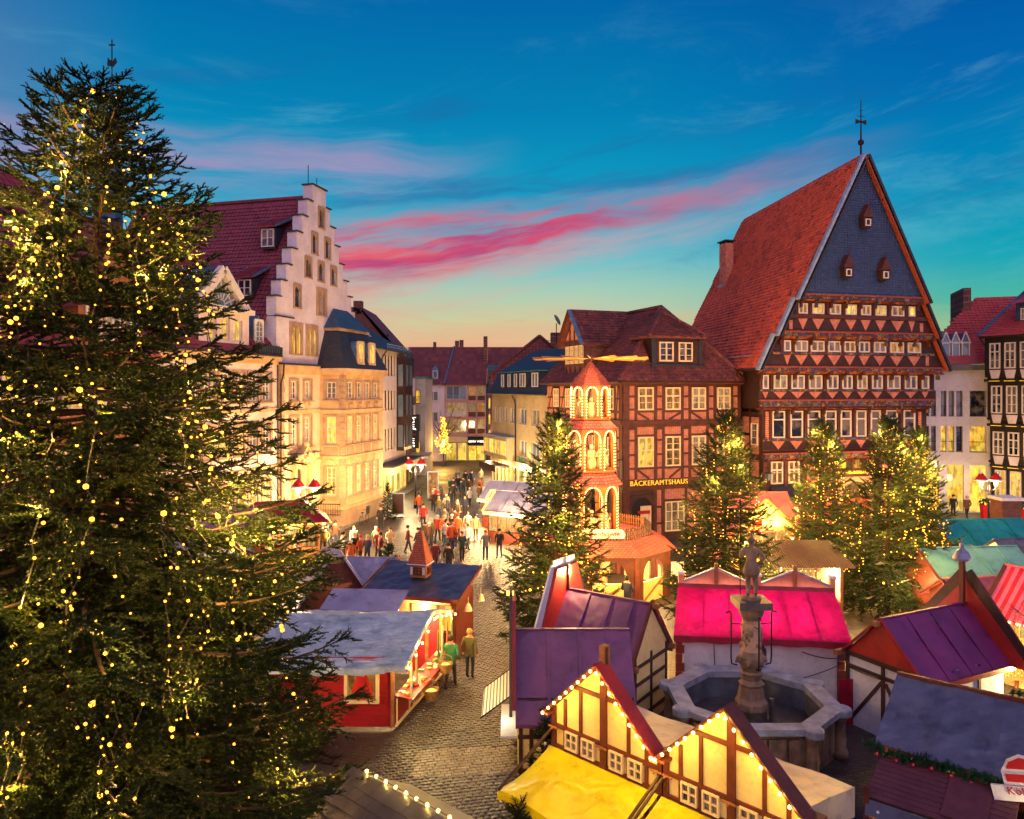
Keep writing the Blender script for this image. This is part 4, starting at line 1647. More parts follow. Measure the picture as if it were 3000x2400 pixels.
 b.tube([(-o_ - .05, -o_ - .08, ez - .03), (W_ + o_, -o_ - .08, ez - .03)], .07, 6)
 b.tube([(-o_ - .08, -o_ - .05, ez - .03), (-o_ - .08, D + o_, ez - .03)], .07, 6)
 b.obj('gutter', M_['oak'], root)
 s = MB()
 s.tube([(-.05, -.1, 4.2), (-.05, -.1, 5.6)], .05, 6)
 s.tube([(-.05, -.1, 5.4), (-.9, -.3, 5.4)], .035, 6)
 so = s.obj('sign_bracket', M_['iron'], root)
 s = MB()
 for k in range(9):
  w = k / 9 * 2 * math.pi
  s.tube([(-.8 + .16 * math.cos(w), -.28, 5.1 + .2 * math.sin(w)), (-.8 + .16 * math.cos(w + .9), -.28, 5.1 + .2 * math.sin(w + .9))], .03, 5)
 s.tube([(-.8, -.28, 4.2), (-.75, -.28, 4.5), (-.8, -.28, 4.9)], [.1, .14, .08], 7)
 s.obj('hanging_sign', M_['iron'], so)
 return root


bakery()

# ------------------------------------------------------------------ stepped-gable house with corner bay (left of the street)
def roof_dormer(root, y0, y1, x_face, z0, z1, x_back, ztop, rm):
 """shed dormer on a slope that faces local -x; face at x_face"""
 d = MB()
 FLm = T((0, 0, 0)) @ RZ(-90)
 # cheeks + front: polygon in x-z, pushed along y
 d.add([(x_face, y0, z0), (x_face, y1, z0), (x_back, y1, z1 + .4), (x_back, y0, z1 + .4), (x_face, y0, z1), (x_face, y1, z1)],
          [(0, 4, 5, 1)[::-1], (0, 3, 4), (1, 5, 2), (4, 3, 2, 5)])
 do = d.obj('dormer', M_['slate_dark'], root)
 r = MB()
 p = [(x_face - .35, y0 - .3, z1 + .02), (x_face - .35, y1 + .3, z1 + .02), (x_back + .2, y1 + .3, ztop), (x_back + .2, y0 - .3, ztop)]
 r.face(p[::-1])
 q = [Vector(v) + Vector((0, 0, .12)) for v in p]
 r.face(q[::-1])
 for i in range(4):
  j = (i + 1) % 4
  r.face([p[i], p[j], q[j], q[i]][::-1])
 ro = r.obj('dormer_roof', rm, do)
 U = Vector((0, -1, 0))
 V = (Vector(p[3]) - Vector(p[0])).normalized()
 B = Matrix((tuple(U), tuple(V), tuple(U.cross(V)))).transposed().to_4x4()
 tv, tf = tile_geo(.3, .34)
 b = MB()
 L = (Vector(p[3]) - Vector(p[0])).length
 for j in range(int(L / .34)):
  for i in range(int((y1 - y0 + .6) / .3)):
   b.add(tv, tf, 0, T(Vector(q[1]) + U * (i * .3) + V * (j * .34) + Vector((0, 0, .02))) @ B)
 o = b.obj('tiles', rm, ro)
 o['kind'] = 'stuff'
 for yy in (y0 - .3, y1 + .3):
  barobj('flashing', M_['lead'], do, (x_face - .38, yy, z1 + .12), (x_back + .2, yy, ztop + .14), .16, .14)
 FL = face_left(y1, x_face)
 window(root, FL, .08, z0 + .15, y1 - y0 - .16, z1 - z0 - .2, M_['glass'], M_['white_frame'], 2, 2, None, .07, .04, -.05)
 return do


def stepped_house():
 root = thing('stepped_gable_house', 'white stepped-gable house with wine red roof and sandstone corner bay', 'house', (-15.47, 49.46, 0), 74.9)
 st, ws, pk = M_['sandstone'], M_['plaster_white'], M_['plaster_cream']
 W_, D = 11.1, 16
 # stepped gable
 steps = [(-.1, 11.1, 16.12), (.45, 10.45, 17.25), (1.1, 9.8, 18.4), (1.75, 9.1, 19.6), (2.42, 8.42, 20.87), (3.1, 7.72, 22.15), (3.82, 7.0, 23.4), (4.5, 6.4, 24.65)]

 def inside(u, z):
  if z < 14.85:
   return True
  for a, c, zt in steps:
   if z < zt:
    return a < u < c
  return False
 lanc = [(5.45, 21.83, .62, 1.35), (4.5, 19.75, .62, 1.4), (6.35, 19.71, .62, 1.4), (3.6, 17.95, .66, 1.3), (5.4, 17.9, .66, 1.3), (7.25, 17.85, .66, 1.3), (2.15, 15.65, .68, 1.45)]
 twins = [(5.3, 15.43, .42, 1.7, 'glass'), (1.75, 12.45, .5, 1.85, 'lit'), (3.85, 12.45, .5, 1.85, 'lit')]
 holes = [(u, u + w, z, z + h) for u, z, w, h in lanc]
 for u, z, w, h, k in twins:
  holes += [(u, u + w, z, z + h), (u + w + .14, u + 2 * w + .14, z, z + h)]
 cu = [s[0] for s in steps] + [s[1] for s in steps]
 cz = [s[2] for s in steps] + [14.85]
 wall(root, ID, -.1, 11.1, 11.6, 24.65, holes, ws, .3, inside, cu, cz, 'gable_wall')
 # thickness of the steps
 b = MB()
 prev = 14.85
 for k, (a, c, zt) in enumerate(steps):
  b.face([(a, 0, prev), (a, 0, zt), (a, .75, zt), (a, .75, prev)][::1])
  b.face([(c, 0, prev), (c, .75, prev), (c, .75, zt), (c, 0, zt)])
  na, nc = (steps[k + 1][0], steps[k + 1][1]) if k + 1 < len(steps) else (5.45, 5.45)
  b.face([(a, 0, zt), (na, 0, zt), (na, .75, zt), (a, .75, zt)])
  b.face([(nc, 0, zt), (c, 0, zt), (c, .75, zt), (nc, .75, zt)])
  b.face([(a, .75, prev), (a, .75, zt), (c, .75, zt), (c, .75, prev)])
  prev = zt
 b.obj('gable_steps', ws, root)
 for k, (a, c, zt) in enumerate(steps):
  na, nc = (steps[k + 1][0], steps[k + 1][1]) if k + 1 < len(steps) else (5.45, 5.45)
  block('coping', M_['slate_dark'], root, a - .12, na, -.12, .82, zt, zt + .09)
  block('coping', M_['slate_dark'], root, nc, c + .12, -.12, .82, zt, zt + .09)
 block('string_course', M_['slate_dark'], root, -.2, 2.0, -.12, .1, 14.8, 14.88)
 for u, z, w, h in lanc:
  arch_surround(root, ID, u, z, w, h, .2, st, .04, .18)
  arch_pane(root, ID, u, z, w, h, M_['glass'], M_['dark_frame'], .13, bars=False)
 for u, z, w, h, k in twins:
  for uu in (u, u + w + .14):
   arch_surround(root, ID, uu, z, w, h, .07, st, .05, .28, True)
   arch_pane(root, ID, uu, z, w, h, M_[k], M_['sandstone'], .06, True, bars=False)
  for a, c, e, g_ in ((u - .3, u - .07, z - .1, z + h + .3), (u + 2 * w + .21, u + 2 * w + .44, z - .1, z + h + .3), (u - .07, u + 2 * w + .21, z + h + .07, z + h + .3)):
   block('stone_frame', st, root, a, c, -.04, .02, e, g_)
 # rods on the gable
 b = MB()
 b.tube([(4.6, .4, 24.7), (4.6, .4, 26.1)], .03, 5)
 b.tube([(5.8, .4, 24.7), (5.8, .4, 25.5)], .03, 5)
 b.obj('lightning_rod', M_['iron'], root)
 # near side wall, body and roof
 b = MB()
 b.box(-.1, 11.1, .76, D, 0, 14.8)
 b.box(-.1, .0, .02, .76, 11.6, 14.8)
 b.obj('wall', ws, root)
 rz, re = 23.95, 14.85
 b = MB()
 b.face([(-.45, .7, re - .55), (-.45, D, re - .55), (5.5, D, rz), (5.5, .7, rz)][::-1])
 b.face([(11.45, .7, re - .55), (11.45, D, re - .55), (5.5, D, rz), (5.5, .7, rz)])
 b.face([(-.1, D, re), (5.5, D, rz), (11.1, D, re)])
 roof = b.obj('roof', M_['tile_wine'], root)
 V = Vector((5.95, 0, rz - re + .55)).normalized()

 def in_roof(c):
  if not (c.z < rz - .1 and .8 < c.y < D):
   return False
  if c.y > 5.3 and c.z < 18.4 + (c.y - 5.3) * 1.08 and c.z < 19.7:
   return False
  return True
 tile_roof(root, roof, (-.45, D, re - .55), (0, -1, 0), V, 51, 32, .3, .345, M_['tile_wine'], in_roof, 300, seed=3, pick=lambda c: c.y < 9)
 b = MB()
 b.tube([(5.5, .8, rz + .1), (5.5, D, rz + .1)], .15, 7)
 b.obj('ridge', M_['tile_wine'], roof)
 roof_dormer(root, 1.8, 2.95, 2.6, 19.8, 21.25, 4.6, 22.3, M_['tile_wine'])
 roof_dormer(root, 2.1, 3.25, .35, 16.1, 17.4, 2.3, 18.5, M_['tile_wine'])
 # main storeys under the gable, rendered with sandstone dressings
 hs = []
 for u in (1.35, 3.12):
  hs += [(u, u + .95, 9.3, 10.55), (u, u + .95, 6.1, 8.05)]
 door = (1.9, 3.4, .9, 4.9)
 hs.append(door)
 wall(root, T((0, -.12, 0)), 0, 5.45, 0, 11.5, hs, pk, .4)
 for h in hs[:-1]:
  a, c, e, g_ = h
  window(root, ID, a + .1, e, c - a - .2, g_ - e, M_['glass'], M_['white_frame'], 2, 3 if g_ - e < 1.5 else 4, None if g_ - e < 1.5 else .6, .08, .04, .02)
  for p in ((a - .16, a, e - .1, g_ + .16), (c, c + .16, e - .1, g_ + .16), (a, c, g_, g_ + .16)):
   block('stone_frame', st, root, p[0], p[1], -.2, -.1, p[2], p[3])
  block('sill', st, root, a - .22, c + .22, -.28, -.1, e - .2, e - .1)
  if e > 9:
   orn = MB()
   orn.prism([(-.42, 0), (-.36, -.28), (-.15, -.4), (0, -.78), (.15, -.4), (.36, -.28), (.42, 0)][::-1], -.1, 0)
   orn.sphere((0, -.12, -.22), .14, 8)
   orn.obj('carved_apron', M_['sandstone_pale'], root, T(((a + c) / 2, -.12, e - .22)))
 # quoins
 for k in range(25):
  z = .3 + k * .45
  block('quoin', st, root, -.02, .5 + (.12 if k % 2 else 0), -.2, -.1, z, z + .41)
 for z0, z1, o in ((8.3, 8.55, .24), (11.2, 11.62, .34), (11.0, 11.2, .26)):
  block('cornice', M_['sandstone_pale'], root, 0, 5.4, -o, -.1, z0, z1)
 block('gutter', M_['slate_dark'], root, -.05, 5.4, -.5, -.05, 11.62, 11.74)
 # portal with carved canopy
 dm = MB()
 dm.face([(0, 0, 0), (1.5, 0, 0), (1.5, 0, 4.0), (0, 0, 4.0)])
 dm.obj('portal_recess', M_['sandstone'], root, T((1.9, .25, .9)))
 for s in (0, 1):
  d = MB()
  d.box(0, .55, -.06, 0, 0, 2.5)
  for zz in (.3, 1.1, 1.9):
   d.lathe([(.18, 0), (.14, .05)], 8, 0, T((.27, -.06, zz)) @ RX(90))
  d.obj('door', M_['oakwood'], root, T((2.08 + s * .58, .2, .95)))
 fan = MB()
 fan.face([(x, 0, z) for x, z in arch_pts(1.2, 1.0)][::-1])
 fan.obj('fanlight', M_['dark_glass_panel'], root, T((2.05, .2, 3.6)))
 for u in (1.5, 3.45):
  block('pilaster', M_['sandstone_pale'], root, u, u + .35, -.4, -.1, .9, 4.6)
  block('capital', M_['sandstone_pale'], root, u - .12, u + .5, -.6, -.1, 4.6, 5.0)
 can = MB()
 can.prism([(1.2, 5.0), (4.1, 5.0), (4.25, 5.3), (3.4, 5.55), (2.65, 6.1), (1.9, 5.55), (1.05, 5.3)], -.75, -.1)
 can.obj('portal_canopy', M_['sandstone_pale'], root)
 can = MB()
 for k in range(14):
  can.sphere((1.3 + k * .2, -.72 - .08 * (k % 3), 5.05 + .3 * math.sin(k * 1.9) + .3 * math.sin(k / 13 * math.pi)), .13 + .05 * (k % 2), 7)
 can.sphere((2.65, -.6, 6.2), .22, 8)
 oo = can.obj('carving', M_['sandstone_pale'], root)
 oo['kind'] = 'stuff'
 block('canopy_lead', M_['slate_dark'], root, 1.0, 4.3, -.85, -.1, 5.56, 5.62)
 lamp((2.65, -1.6, 4.6), 13, (1, .55, .18), .15, root)
 lamp((4.2, -3.4, 3.6), 28, (1, .55, .18), .2, root)  # added wash light for the bay front, no fixture there
 # steps with railing
 for k in range(5):
  block('step', st, root, 1.6 - k * .0, 3.7, -1.0 - k * .3, -.12, 0, .9 - k * .18)
 rl = MB()
 rl.tube([(3.8, -.3, 1.9), (5.2, -1.8, 1.7)], .03, 6)
 rl.tube([(3.8, -.3, 1.15), (5.2, -1.8, .95)], .025, 6)
 for k in range(13):
  t = k / 12
  rl.tube([(3.8 + 1.4 * t, -.3 - 1.5 * t, 1.05 - .2 * t), (3.8 + 1.4 * t, -.3 - 1.5 * t, 1.95 - .2 * t)], .016, 5)
 rl.obj('railing', M_['iron'], root)
 # ------- bay
 x0, x1, bd = 5.34, 12.0, 2.0
 FB = T((0, -bd, 0))
 FS = T((x0, 0, 0)) @ RZ(-90)  # side towards the square: u from wall (-)... to corner
 rows = [(9.3, 10.5, 'glass', 3), (6.05, 8.0, 'lit', 4), (2.3, 4.33, 'lit', 4)]
 cols = [5.86, 7.28, 8.7, 10.12]
 hs = [(c, c + .98, z0, z1) for z0, z1, _, _ in rows for c in cols]
 wall(root, FB, x0, x1, 0, 11.5, hs, M_['sandstone_pale'], .35, name='bay_wall')
 hs2 = [(.55, 1.45, z0, z1) for z0, z1, _, _ in rows]
 wall(root, FS, 0, bd, 0, 11.5, hs2, M_['sandstone_pale'], .3, name='bay_wall')
 b = MB()
 b.box(x0 + .36, x1 - .02, -bd + .37, 0, 0, 11.5)
 b.obj('bay_core', M_['plaster_cream'], root)
 b = MB()
 b.face([(x1, -bd, 0), (x1, 0, 0), (x1, 0, 11.5), (x1, -bd, 11.5)])
 b.obj('bay_wall', M_['sandstone_pale'], root)
 for z0, z1, gk, rws in rows:
  for ci, c in enumerate(cols):
   window(root, FB, c + .06, z0, .86, z1 - z0, M_[gk], M_['white_frame'], 2, rws, .62 if rws > 3 else None, .07, .035, .12)
   block('stone_frame', st, root, c - .12, c, -.06, .01, z0 - .1, z1 + .14, FB)
   block('stone_frame', st, root, c + .98, c + 1.1, -.06, .01, z0 - .1, z1 + .14, FB)
   block('stone_frame', st, root, c, c + .98, -.06, .01, z1, z1 + .14, FB)
   if z0 > 9:
    orn = MB()
    orn.prism([(-.42, 0), (-.34, -.3), (0, -.78), (.34, -.3), (.42, 0)][::-1], -.08, 0)
    orn.sphere((0, -.1, -.24), .15, 8)
    orn.obj('carved_apron', M_['sandstone'], root, FB @ T((c + .49, 0, z0 - .2)))
  window(root, FS, .62, z0, .76, z1 - z0, M_[gk], M_['white_frame'], 2, rws, .62 if rws > 3 else None, .07, .035, .14)
  for a, c2 in ((.4, .55), (1.45, 1.6)):
   block('stone_frame', st, root, a, c2, -.06, .01, z0 - .1, z1 + .15, FS)
  block('stone_frame', st, root, .55, 1.45, -.06, .01, z1, z1 + .15, FS)
  block('sill', st, root, .35, 1.65, -.14, .01, z0 - .2, z0 - .1, FS)
  block('sill', st, root, x0 + .3, x1 - .3, -.14, .01, z0 - .2, z0 - .1, FB)
 for k, c in enumerate(cols):
  block('relief_panel', M_['sandstone'], root, c, c + .98, -.05, .01, 5.2, 5.8, FB)
  rp = MB()
  rp.lathe([(.36, 0), (.3, .07), (.1, .1)], 10, 0, RX(90))
  rp.obj('relief_boss', M_['sandstone_pale'], root, FB @ T((c + .49, -.02, 4.75)))
 block('relief_panel', M_['sandstone'], root, .45, 1.55, -.05, .01, 5.2, 5.75, FS)
 rp = MB()
 rp.prism([(-.5, -.2), (.5, -.2), (.3, .1), (0, .22), (-.3, .1)], -.08, 0)
 rp.obj('relief_boss', M_['sandstone_pale'], root, FS @ T((1.0, -.02, 4.7)))
 for z0, z1, o in ((8.25, 8.5, .14), (5.0, 5.15, .12), (11.05, 11.25, .18), (11.25, 11.5, .32), (1.3, 1.5, .12)):
  b = MB()
  b.prismz([(x0 - o, 0), (x0 - o, -bd - o), (x1 + o, -bd - o), (x1 + o, 0)], z0, z1)
  b.obj('cornice', M_['sandstone_pale'], root)
 b = MB()
 b.prismz([(x0 - .06, 0), (x0 - .06, -bd - .06), (x1 + .06, -bd - .06), (x1 + .06, 0)], .05, 1.3)
 b.obj('plinth', st, root)
 block('cellar_window', M_['dark_frame'], root, 8.9, 9.4, -.1, -.05, .4, 1.0, FB)
 for k in range(22):
  z = 1.6 + k * .43
  if z > 10.8:
   break
  block('quoin', st, root, x0 - .03, x0 + .34, -.05, .01, z, z + .39, FB)
  block('quoin', st, root, bd - .32, bd + .03, -.05, .01, z, z + .39, FS)
 # mansard roof of the bay: slate skirt, cornice, pyramid cap
 ze = 11.5
 b = MB()
 o1 = .3
 lo = [(x0 - o1, .0), (x0 - o1, -bd - o1), (x1 + o1, -bd - o1), (x1 + o1, .0)]
 hi = [(x0 + .9, .0), (x0 + .9, -bd + .9), (x1 - .9, -bd + .9), (x1 - .9, .0)]
 zt = 14.3
 for i in range(3):
  b.face([(*lo[i], ze), (*lo[i + 1], ze), (*hi[i + 1], zt), (*hi[i], zt)])
 mo = b.obj('bay_roof', M_['slate_dark'], root)
 b = MB()
 b.prismz([(hi[0][0] - .12, 0), (hi[1][0] - .12, hi[1][1] - .12), (hi[2][0] + .12, hi[2][1] - .12), (hi[3][0] + .12, 0)], zt, zt + .22)
 b.obj('roof_cornice', M_['sandstone'], mo)
 b = MB()
 ap = (x0 + 2.2, 0.0, 16.1)
 ap2 = (x1 - 2.2, 0, 16.1)
 h2 = [(hi[0][0] - .2, 0), (hi[1][0] - .2, hi[1][1] - .2), (hi[2][0] + .2, hi[2][1] - .2), (hi[3][0] + .2, 0)]
 b.face([(*h2[0], zt + .22), (*h2[1], zt + .22), ap])
 b.face([(*h2[1], zt + .22), (*h2[2], zt + .22), ap2, ap])
 b.face([(*h2[2], zt + .22), (*h2[3], zt + .22), ap2])
 b.obj('roof_cap', M_['slate_teal'], mo)
 for u in (7.3, 9.2):
  d = MB()
  Pd = [(x, z) for x, z in arch_pts(1.15, 1.75)]
  d.prism([(x - .0, z) for x, z in Pd][::-1], 0, 1.2)
  do = d.obj('bay_dormer', M_['lead'], root, T((u, -bd - .05, ze + .35)))
  arch_surround(do, ID, .16, .1, .83, 1.5, .14, M_['sandstone_pale'], .1, .0)
  arch_pane(do, ID, .16, .1, .83, 1.5, M_['lit'], M_['white_frame'], -.04)
 b = MB()
 b.tube([(-.05, -.55, 11.7), (-.05, -.5, 10.9), (-.02, -.3, 10.4), (-.02, -.3, .2)], .06, 6)
 b.obj('downpipe', M_['dark_frame'], root)
 return root


stepped_house()


# ------------------------------------------------------------------ pale house with fan-light pediment (behind the big spruce)
def pediment_house():
 root = thing('pediment_house', 'pale house with a fan-light pediment between the big spruce and the stepped gable', 'house', (-18.59, 37.87, 0), 74.9)
 W_ = 11.98
 pl, st = M_['plaster_pink'], M_['sandstone']
 cols = [W_ - 1.72 - 1.42 * k for k in range(8)]
 hs = []
 for c in cols:
  hs += [(c, c + 1.0, 9.2, 11.0), (c, c + 1.0, 5.95, 7.9), (c, c + 1.0, 2.4, 4.4)]
 wall(root, ID, 0, W_, 0, 12.1, hs, pl, .3)
 b = MB()
 b.box(0, W_, .35, 9, 0, 12.1)
 b.obj('core', pl, root)
 for k, c in enumerate(cols):
  window(root, ID, c + .12, 9.25, .76, 1.7, M_['glass'], M_['white_frame'], 2, 4, .55, .07, .035, .1)
  for p in ((c - .16, c, 9.1, 11.15), (c + 1.0, c + 1.16, 9.1, 11.15), (c, c + 1.0, 11.0, 11.15)):
   block('stone_frame', st, root, p[0], p[1], -.07, .01, p[2], p[3])
  block('sill', st, root, c - .2, c + 1.2, -.14, .01, 9.08, 9.2)
  arch_surround(root, ID, c + .08, 5.95, .84, 1.85, .2, st, .07, .28)
  arch_pane(root, ID, c + .08, 5.95, .84, 1.85, M_['lit' if k in (2, 3, 4) else 'glass'], M_['white_frame'], .1)
  arch_surround(root, ID, c + .05, 2.4, .9, 1.9, .16, st, .07, .28)
  arch_pane(root, ID, c + .05, 2.4, .9, 1.9, M_['lit'], M_['white_frame'], .1)
 for z0, z1, o in ((8.55, 8.75, .14), (4.85, 5.05, .18), (11.6, 11.8, .14), (11.8, 12.1, .34)):
  block('cornice', M_['sandstone_pale'], root, 0, W_ + .05, -o, .02, z0, z1)
 block('gutter', M_['slate_dark'], root, 0, W_, -.45, .05, 12.1, 12.2)
 # pediment storey
 a, c = W_ - 7.4, W_ - 2.65
 m = (a + c) / 2
 hs = [(a + .7, a + 1.6, 12.9, 14.2), (a + 1.95, a + 2.85, 12.9, 14.2), (a + 3.2, a + 4.1, 12.9, 14.2)]
 wall(root, T((0, .3, 0)), a, c, 12.1, 14.75, hs, pl, .25)
 for h in hs:
  window(root, ID, h[0], h[2], .9, 1.3, M_['lit'], M_['white_frame'], 2, 2, None, .08, .04, .5)
 b = MB()
 b.box(a, c, .56, 6, 12.1, 14.75)
 b.prism([(a, 14.75), (c, 14.75), (m, 17.0)], .8, 6)
 b.obj('pediment_core', pl, root)
 fan = MB()
 fan.prism([(a + .55, 14.95), (c - .55, 14.95), (m, 16.75)], .62, .78)
 fo = fan.obj('fanlight', M_['glass_sky'], root)
 fb = MB()
 for k in range(9):
  w = math.pi * (k + .0) / 8
  ex, ez = math.cos(w), math.sin(w)
  t = 2.0
  for q in range(40):
   t = .5 + q * .045
   if 14.95 + ez * t > 16.75 - abs(ex * t) * 1.8 / (m - a - .55):
    break
  fb.bar((m + ex * .4, .6, 14.95 + ez * .4), (m + ex * t, .6, 14.95 + ez * t), .06, .06, up=(0, 1, 0))
 for k in range(8):
  w0, w1 = math.pi * k / 8, math.pi * (k + 1) / 8
  for rr_ in (.4, 1.0):
   fb.bar((m + math.cos(w0) * rr_, .6, 14.95 + math.sin(w0) * rr_), (m + math.cos(w1) * rr_, .6, 14.95 + math.sin(w1) * rr_), .06, .06, up=(0, 1, 0))
 fb.obj('glazing_bars', M_['white_frame'], fo)
 for s in (-1, 1):
  e = a if s < 0 else c
  barobj('raking_cornice', M_['white_frame'], root, (e + s * .15, .45, 14.7), (m, .45, 17.15), .5, .36, up=(0, 1, 0))
 block('cornice', M_['white_frame'], root, a - .25, c + .25, .02, .6, 14.6, 14.9)
 b = MB()
 b.face([(a - .3, .3, 14.7), (m, .3, 17.3), (m, 6.5, 17.3), (a - .3, 6.5, 14.7)])
 b.face([(c + .3, .3, 14.7), (c + .3, 6.5, 14.7), (m, 6.5, 17.3), (m, .3, 17.3)])
 b.obj('pediment_roof', M_['slate_teal'], root)
 # tiled slopes either side
 b = MB()
 b.face([(0, -.2, 12.2), (W_, -.2, 12.2), (W_, 6.5, 19.6), (0, 6.5, 19.6)])
 b.face([(0, 6.5, 19.6), (W_, 6.5, 19.6), (W_, 13, 12.2), (0, 13, 12.2)])
 b.face([(0, -.2, 12.2), (0, 6.5, 19.6), (0, 13, 12.2)])
 b.face([(W_, -.2, 12.2), (W_, 13, 12.2), (W_, 6.5, 19.6)])
 roof = b.obj('roof', M_['tile_wine'], root)
 V = Vector((0, 6.7, 7.4)).normalized()
 tile_roof(root, roof, (0, -.25, 12.2), (1, 0, 0), V, 40, 29, .3, .345, M_['tile_wine'],
              lambda q: q.z < 19.4 and not (a - .3 < q.x < c + .3 and q.y < 2.5 + 0 and q.z < 15.5), 0, seed=12)
 b = MB()
 for k in range(10):
  b.box(c + .2 + k * .27, c + .42 + k * .27, -.3, -.2, 12.2, 12.75)
 b.box(c + .1, W_, -.22, 0, 12.2, 12.8)
 b.obj('lead_skirt', M_['slate_dark'], root)
 d = MB()
 d.prism([(0, 0), (1.15, 0), (1.15, 1.1), (.575, 1.8), (0, 1.1)], 0, 1.8)
 do = d.obj('dormer', M_['lead'], root, T((c + .75, .5, 12.95)))
 arch_surround(do, ID, .2, .1, .75, 1.3, .14, M_['white_frame'], .06, .02, True)
 arch_pane(do, ID, .2, .1, .75, 1.3, M_['glass_sky'], M_['white_frame'], -.02, True)
 return root


pediment_house()


# ------------------------------------------------------------------ carved timber house behind the big spruce
def carved_house():
 root = thing('carved_timber_house', 'reddish carved timber house with lit windows hidden behind the giant spruce', 'house', (-22.0, 25.2, 0), 74.9)
 W_ = 13.1
 oak = M_['oak_red']
 b = MB()
 b.box(0, W_, 0, 9, 0, 4.4)
 b.box(0, W_, -.35, 9, 4.4, 8.0)
 b.box(0, W_, -.7, 9, 8.0, 11.6)
 b.obj('wall', M_['oakwood'], root)
 for z, o in ((4.2, .45), (7.8, .8), (11.4, 1.0), (5.2, .4), (8.8, .76)):
  block('carved_beam', M_['carved_red'], root, 0, W_, -o - .05, -o + .3, z, z + .32)
 for lev, (z0, h, y) in enumerate(((1.0, 2.6, 0), (5.5, 2.0, -.35), (9.1, 2.0, -.7))):
  for k in range(9):
   u = .4 + k * 1.42
   window(root, ID, u, z0, 1.0, h, M_['lit' if (k + lev) % 3 else 'lit_soft'], M_['white_frame'], 2, 3, .6, .08, .04, y - .04)
   block('timber_post', oak, root, u - .27, u - .12, y - .1, y + .02, z0 - .6, z0 + h + .3)
 for g0 in (1.0, 8.2):
  m = g0 + 1.9
  b = MB()
  b.prism([(g0, 11.6), (g0 + 3.8, 11.6), (g0 + 3.8, 14.0), (m, 17.4), (g0, 14.0)], -.9, 5)
  go = b.obj('timber_gable', M_['oakwood'], root)
  for k in range(3):
   window(root, ID, g0 + .35 + k * 1.1, 12.2, .9, 1.5, M_['lit_soft'], M_['white_frame'], 2, 2, None, .08, .04, -.94)
  for z in (11.7, 14.0, 15.4):
   wz = 1.9 if z < 14.1 else 1.9 * (17.4 - z) / 3.4
   block('timber_rail', oak, root, m - wz, m + wz, -1.02, -.88, z, z + .2)
  for s in (-1, 1):
   barobj('verge_board', M_['oak'], go, (m + s * 2.2, -1.1, 13.7), (m, -1.1, 17.75), .2, .3, up=(0, 1, 0))
   r = MB()
   p = [(m + s * 2.25, -1.2, 13.6), (m, -1.2, 17.7), (m, 5.5, 17.7), (m + s * 2.25, 5.5, 13.6)]
   r.face(p if s > 0 else p[::-1])
   r.obj('gable_roof', M_['tile_wine'], go)
 b = MB()
 b.face([(-.2, -1.0, 11.6), (W_ + .2, -1.0, 11.6), (W_ - 1.5, 5.5, 20.6), (-.2, 5.5, 20.6)])
 b.face([(W_ + .2, -1.0, 11.6), (W_ + .2, 11, 11.6), (W_ - 1.5, 5.5, 20.6)])
 b.face([(-.2, 5.5, 20.6), (W_ - 1.5, 5.5, 20.6), (W_ + .2, 11, 11.6), (-.2, 11, 11.6)])
 roof = b.obj('roof', M_['tile_wine'], root)
 V = Vector((0, 6.5, 9.0)).normalized()
 tile_roof(root, roof, (-.2, -1.05, 11.6), (1, 0, 0), V, 44, 32, .3, .345, M_['tile_wine'],
              lambda q: q.z < 20.5 and q.x < W_ + .2 - 1.7 * (q.z - 11.6) / 9 and q.z > 14, 0, seed=13)
 return root


carved_house()


# ------------------------------------------------------------------ church spire beyond
def spire():
 root = thing('church_spire', 'slender dark church spire with weathercock rising behind the giant spruce', 'spire', (-58.6, 110, 0))
 b = MB()
 b.box(-3.2, 3.2, -3.2, 3.2, 0, 26)
 b.obj('tower', M_['plaster_grey'], root)
 b = MB()
 b.lathe([(3.4, 26), (1.9, 33), (1.55, 33.4), (1.4, 40), (1.9, 40.4), (1.0, 43), (.75, 46), (.42, 49), (.12, 56), (.08, 57)], 8)
 b.obj('spire_roof', M_['slate_teal'], root)
 b = MB()
 b.sphere((0, 0, 55.3), .42, 8)
 b.tube([(0, 0, 55), (0, 0, 61.2)], .09, 6)
 b.bar((-.45, 0, 60.4), (.45, 0, 60.4), .16, .16)
 b.prism([(-.7, 57.4), (.2, 57.2), (.75, 57.9), (.5, 58.6), (.2, 58.1), (-.3, 58.2), (-.6, 58.6)], -.05, .05)
 b.obj('weathercock', M_['iron'], root)


spire()

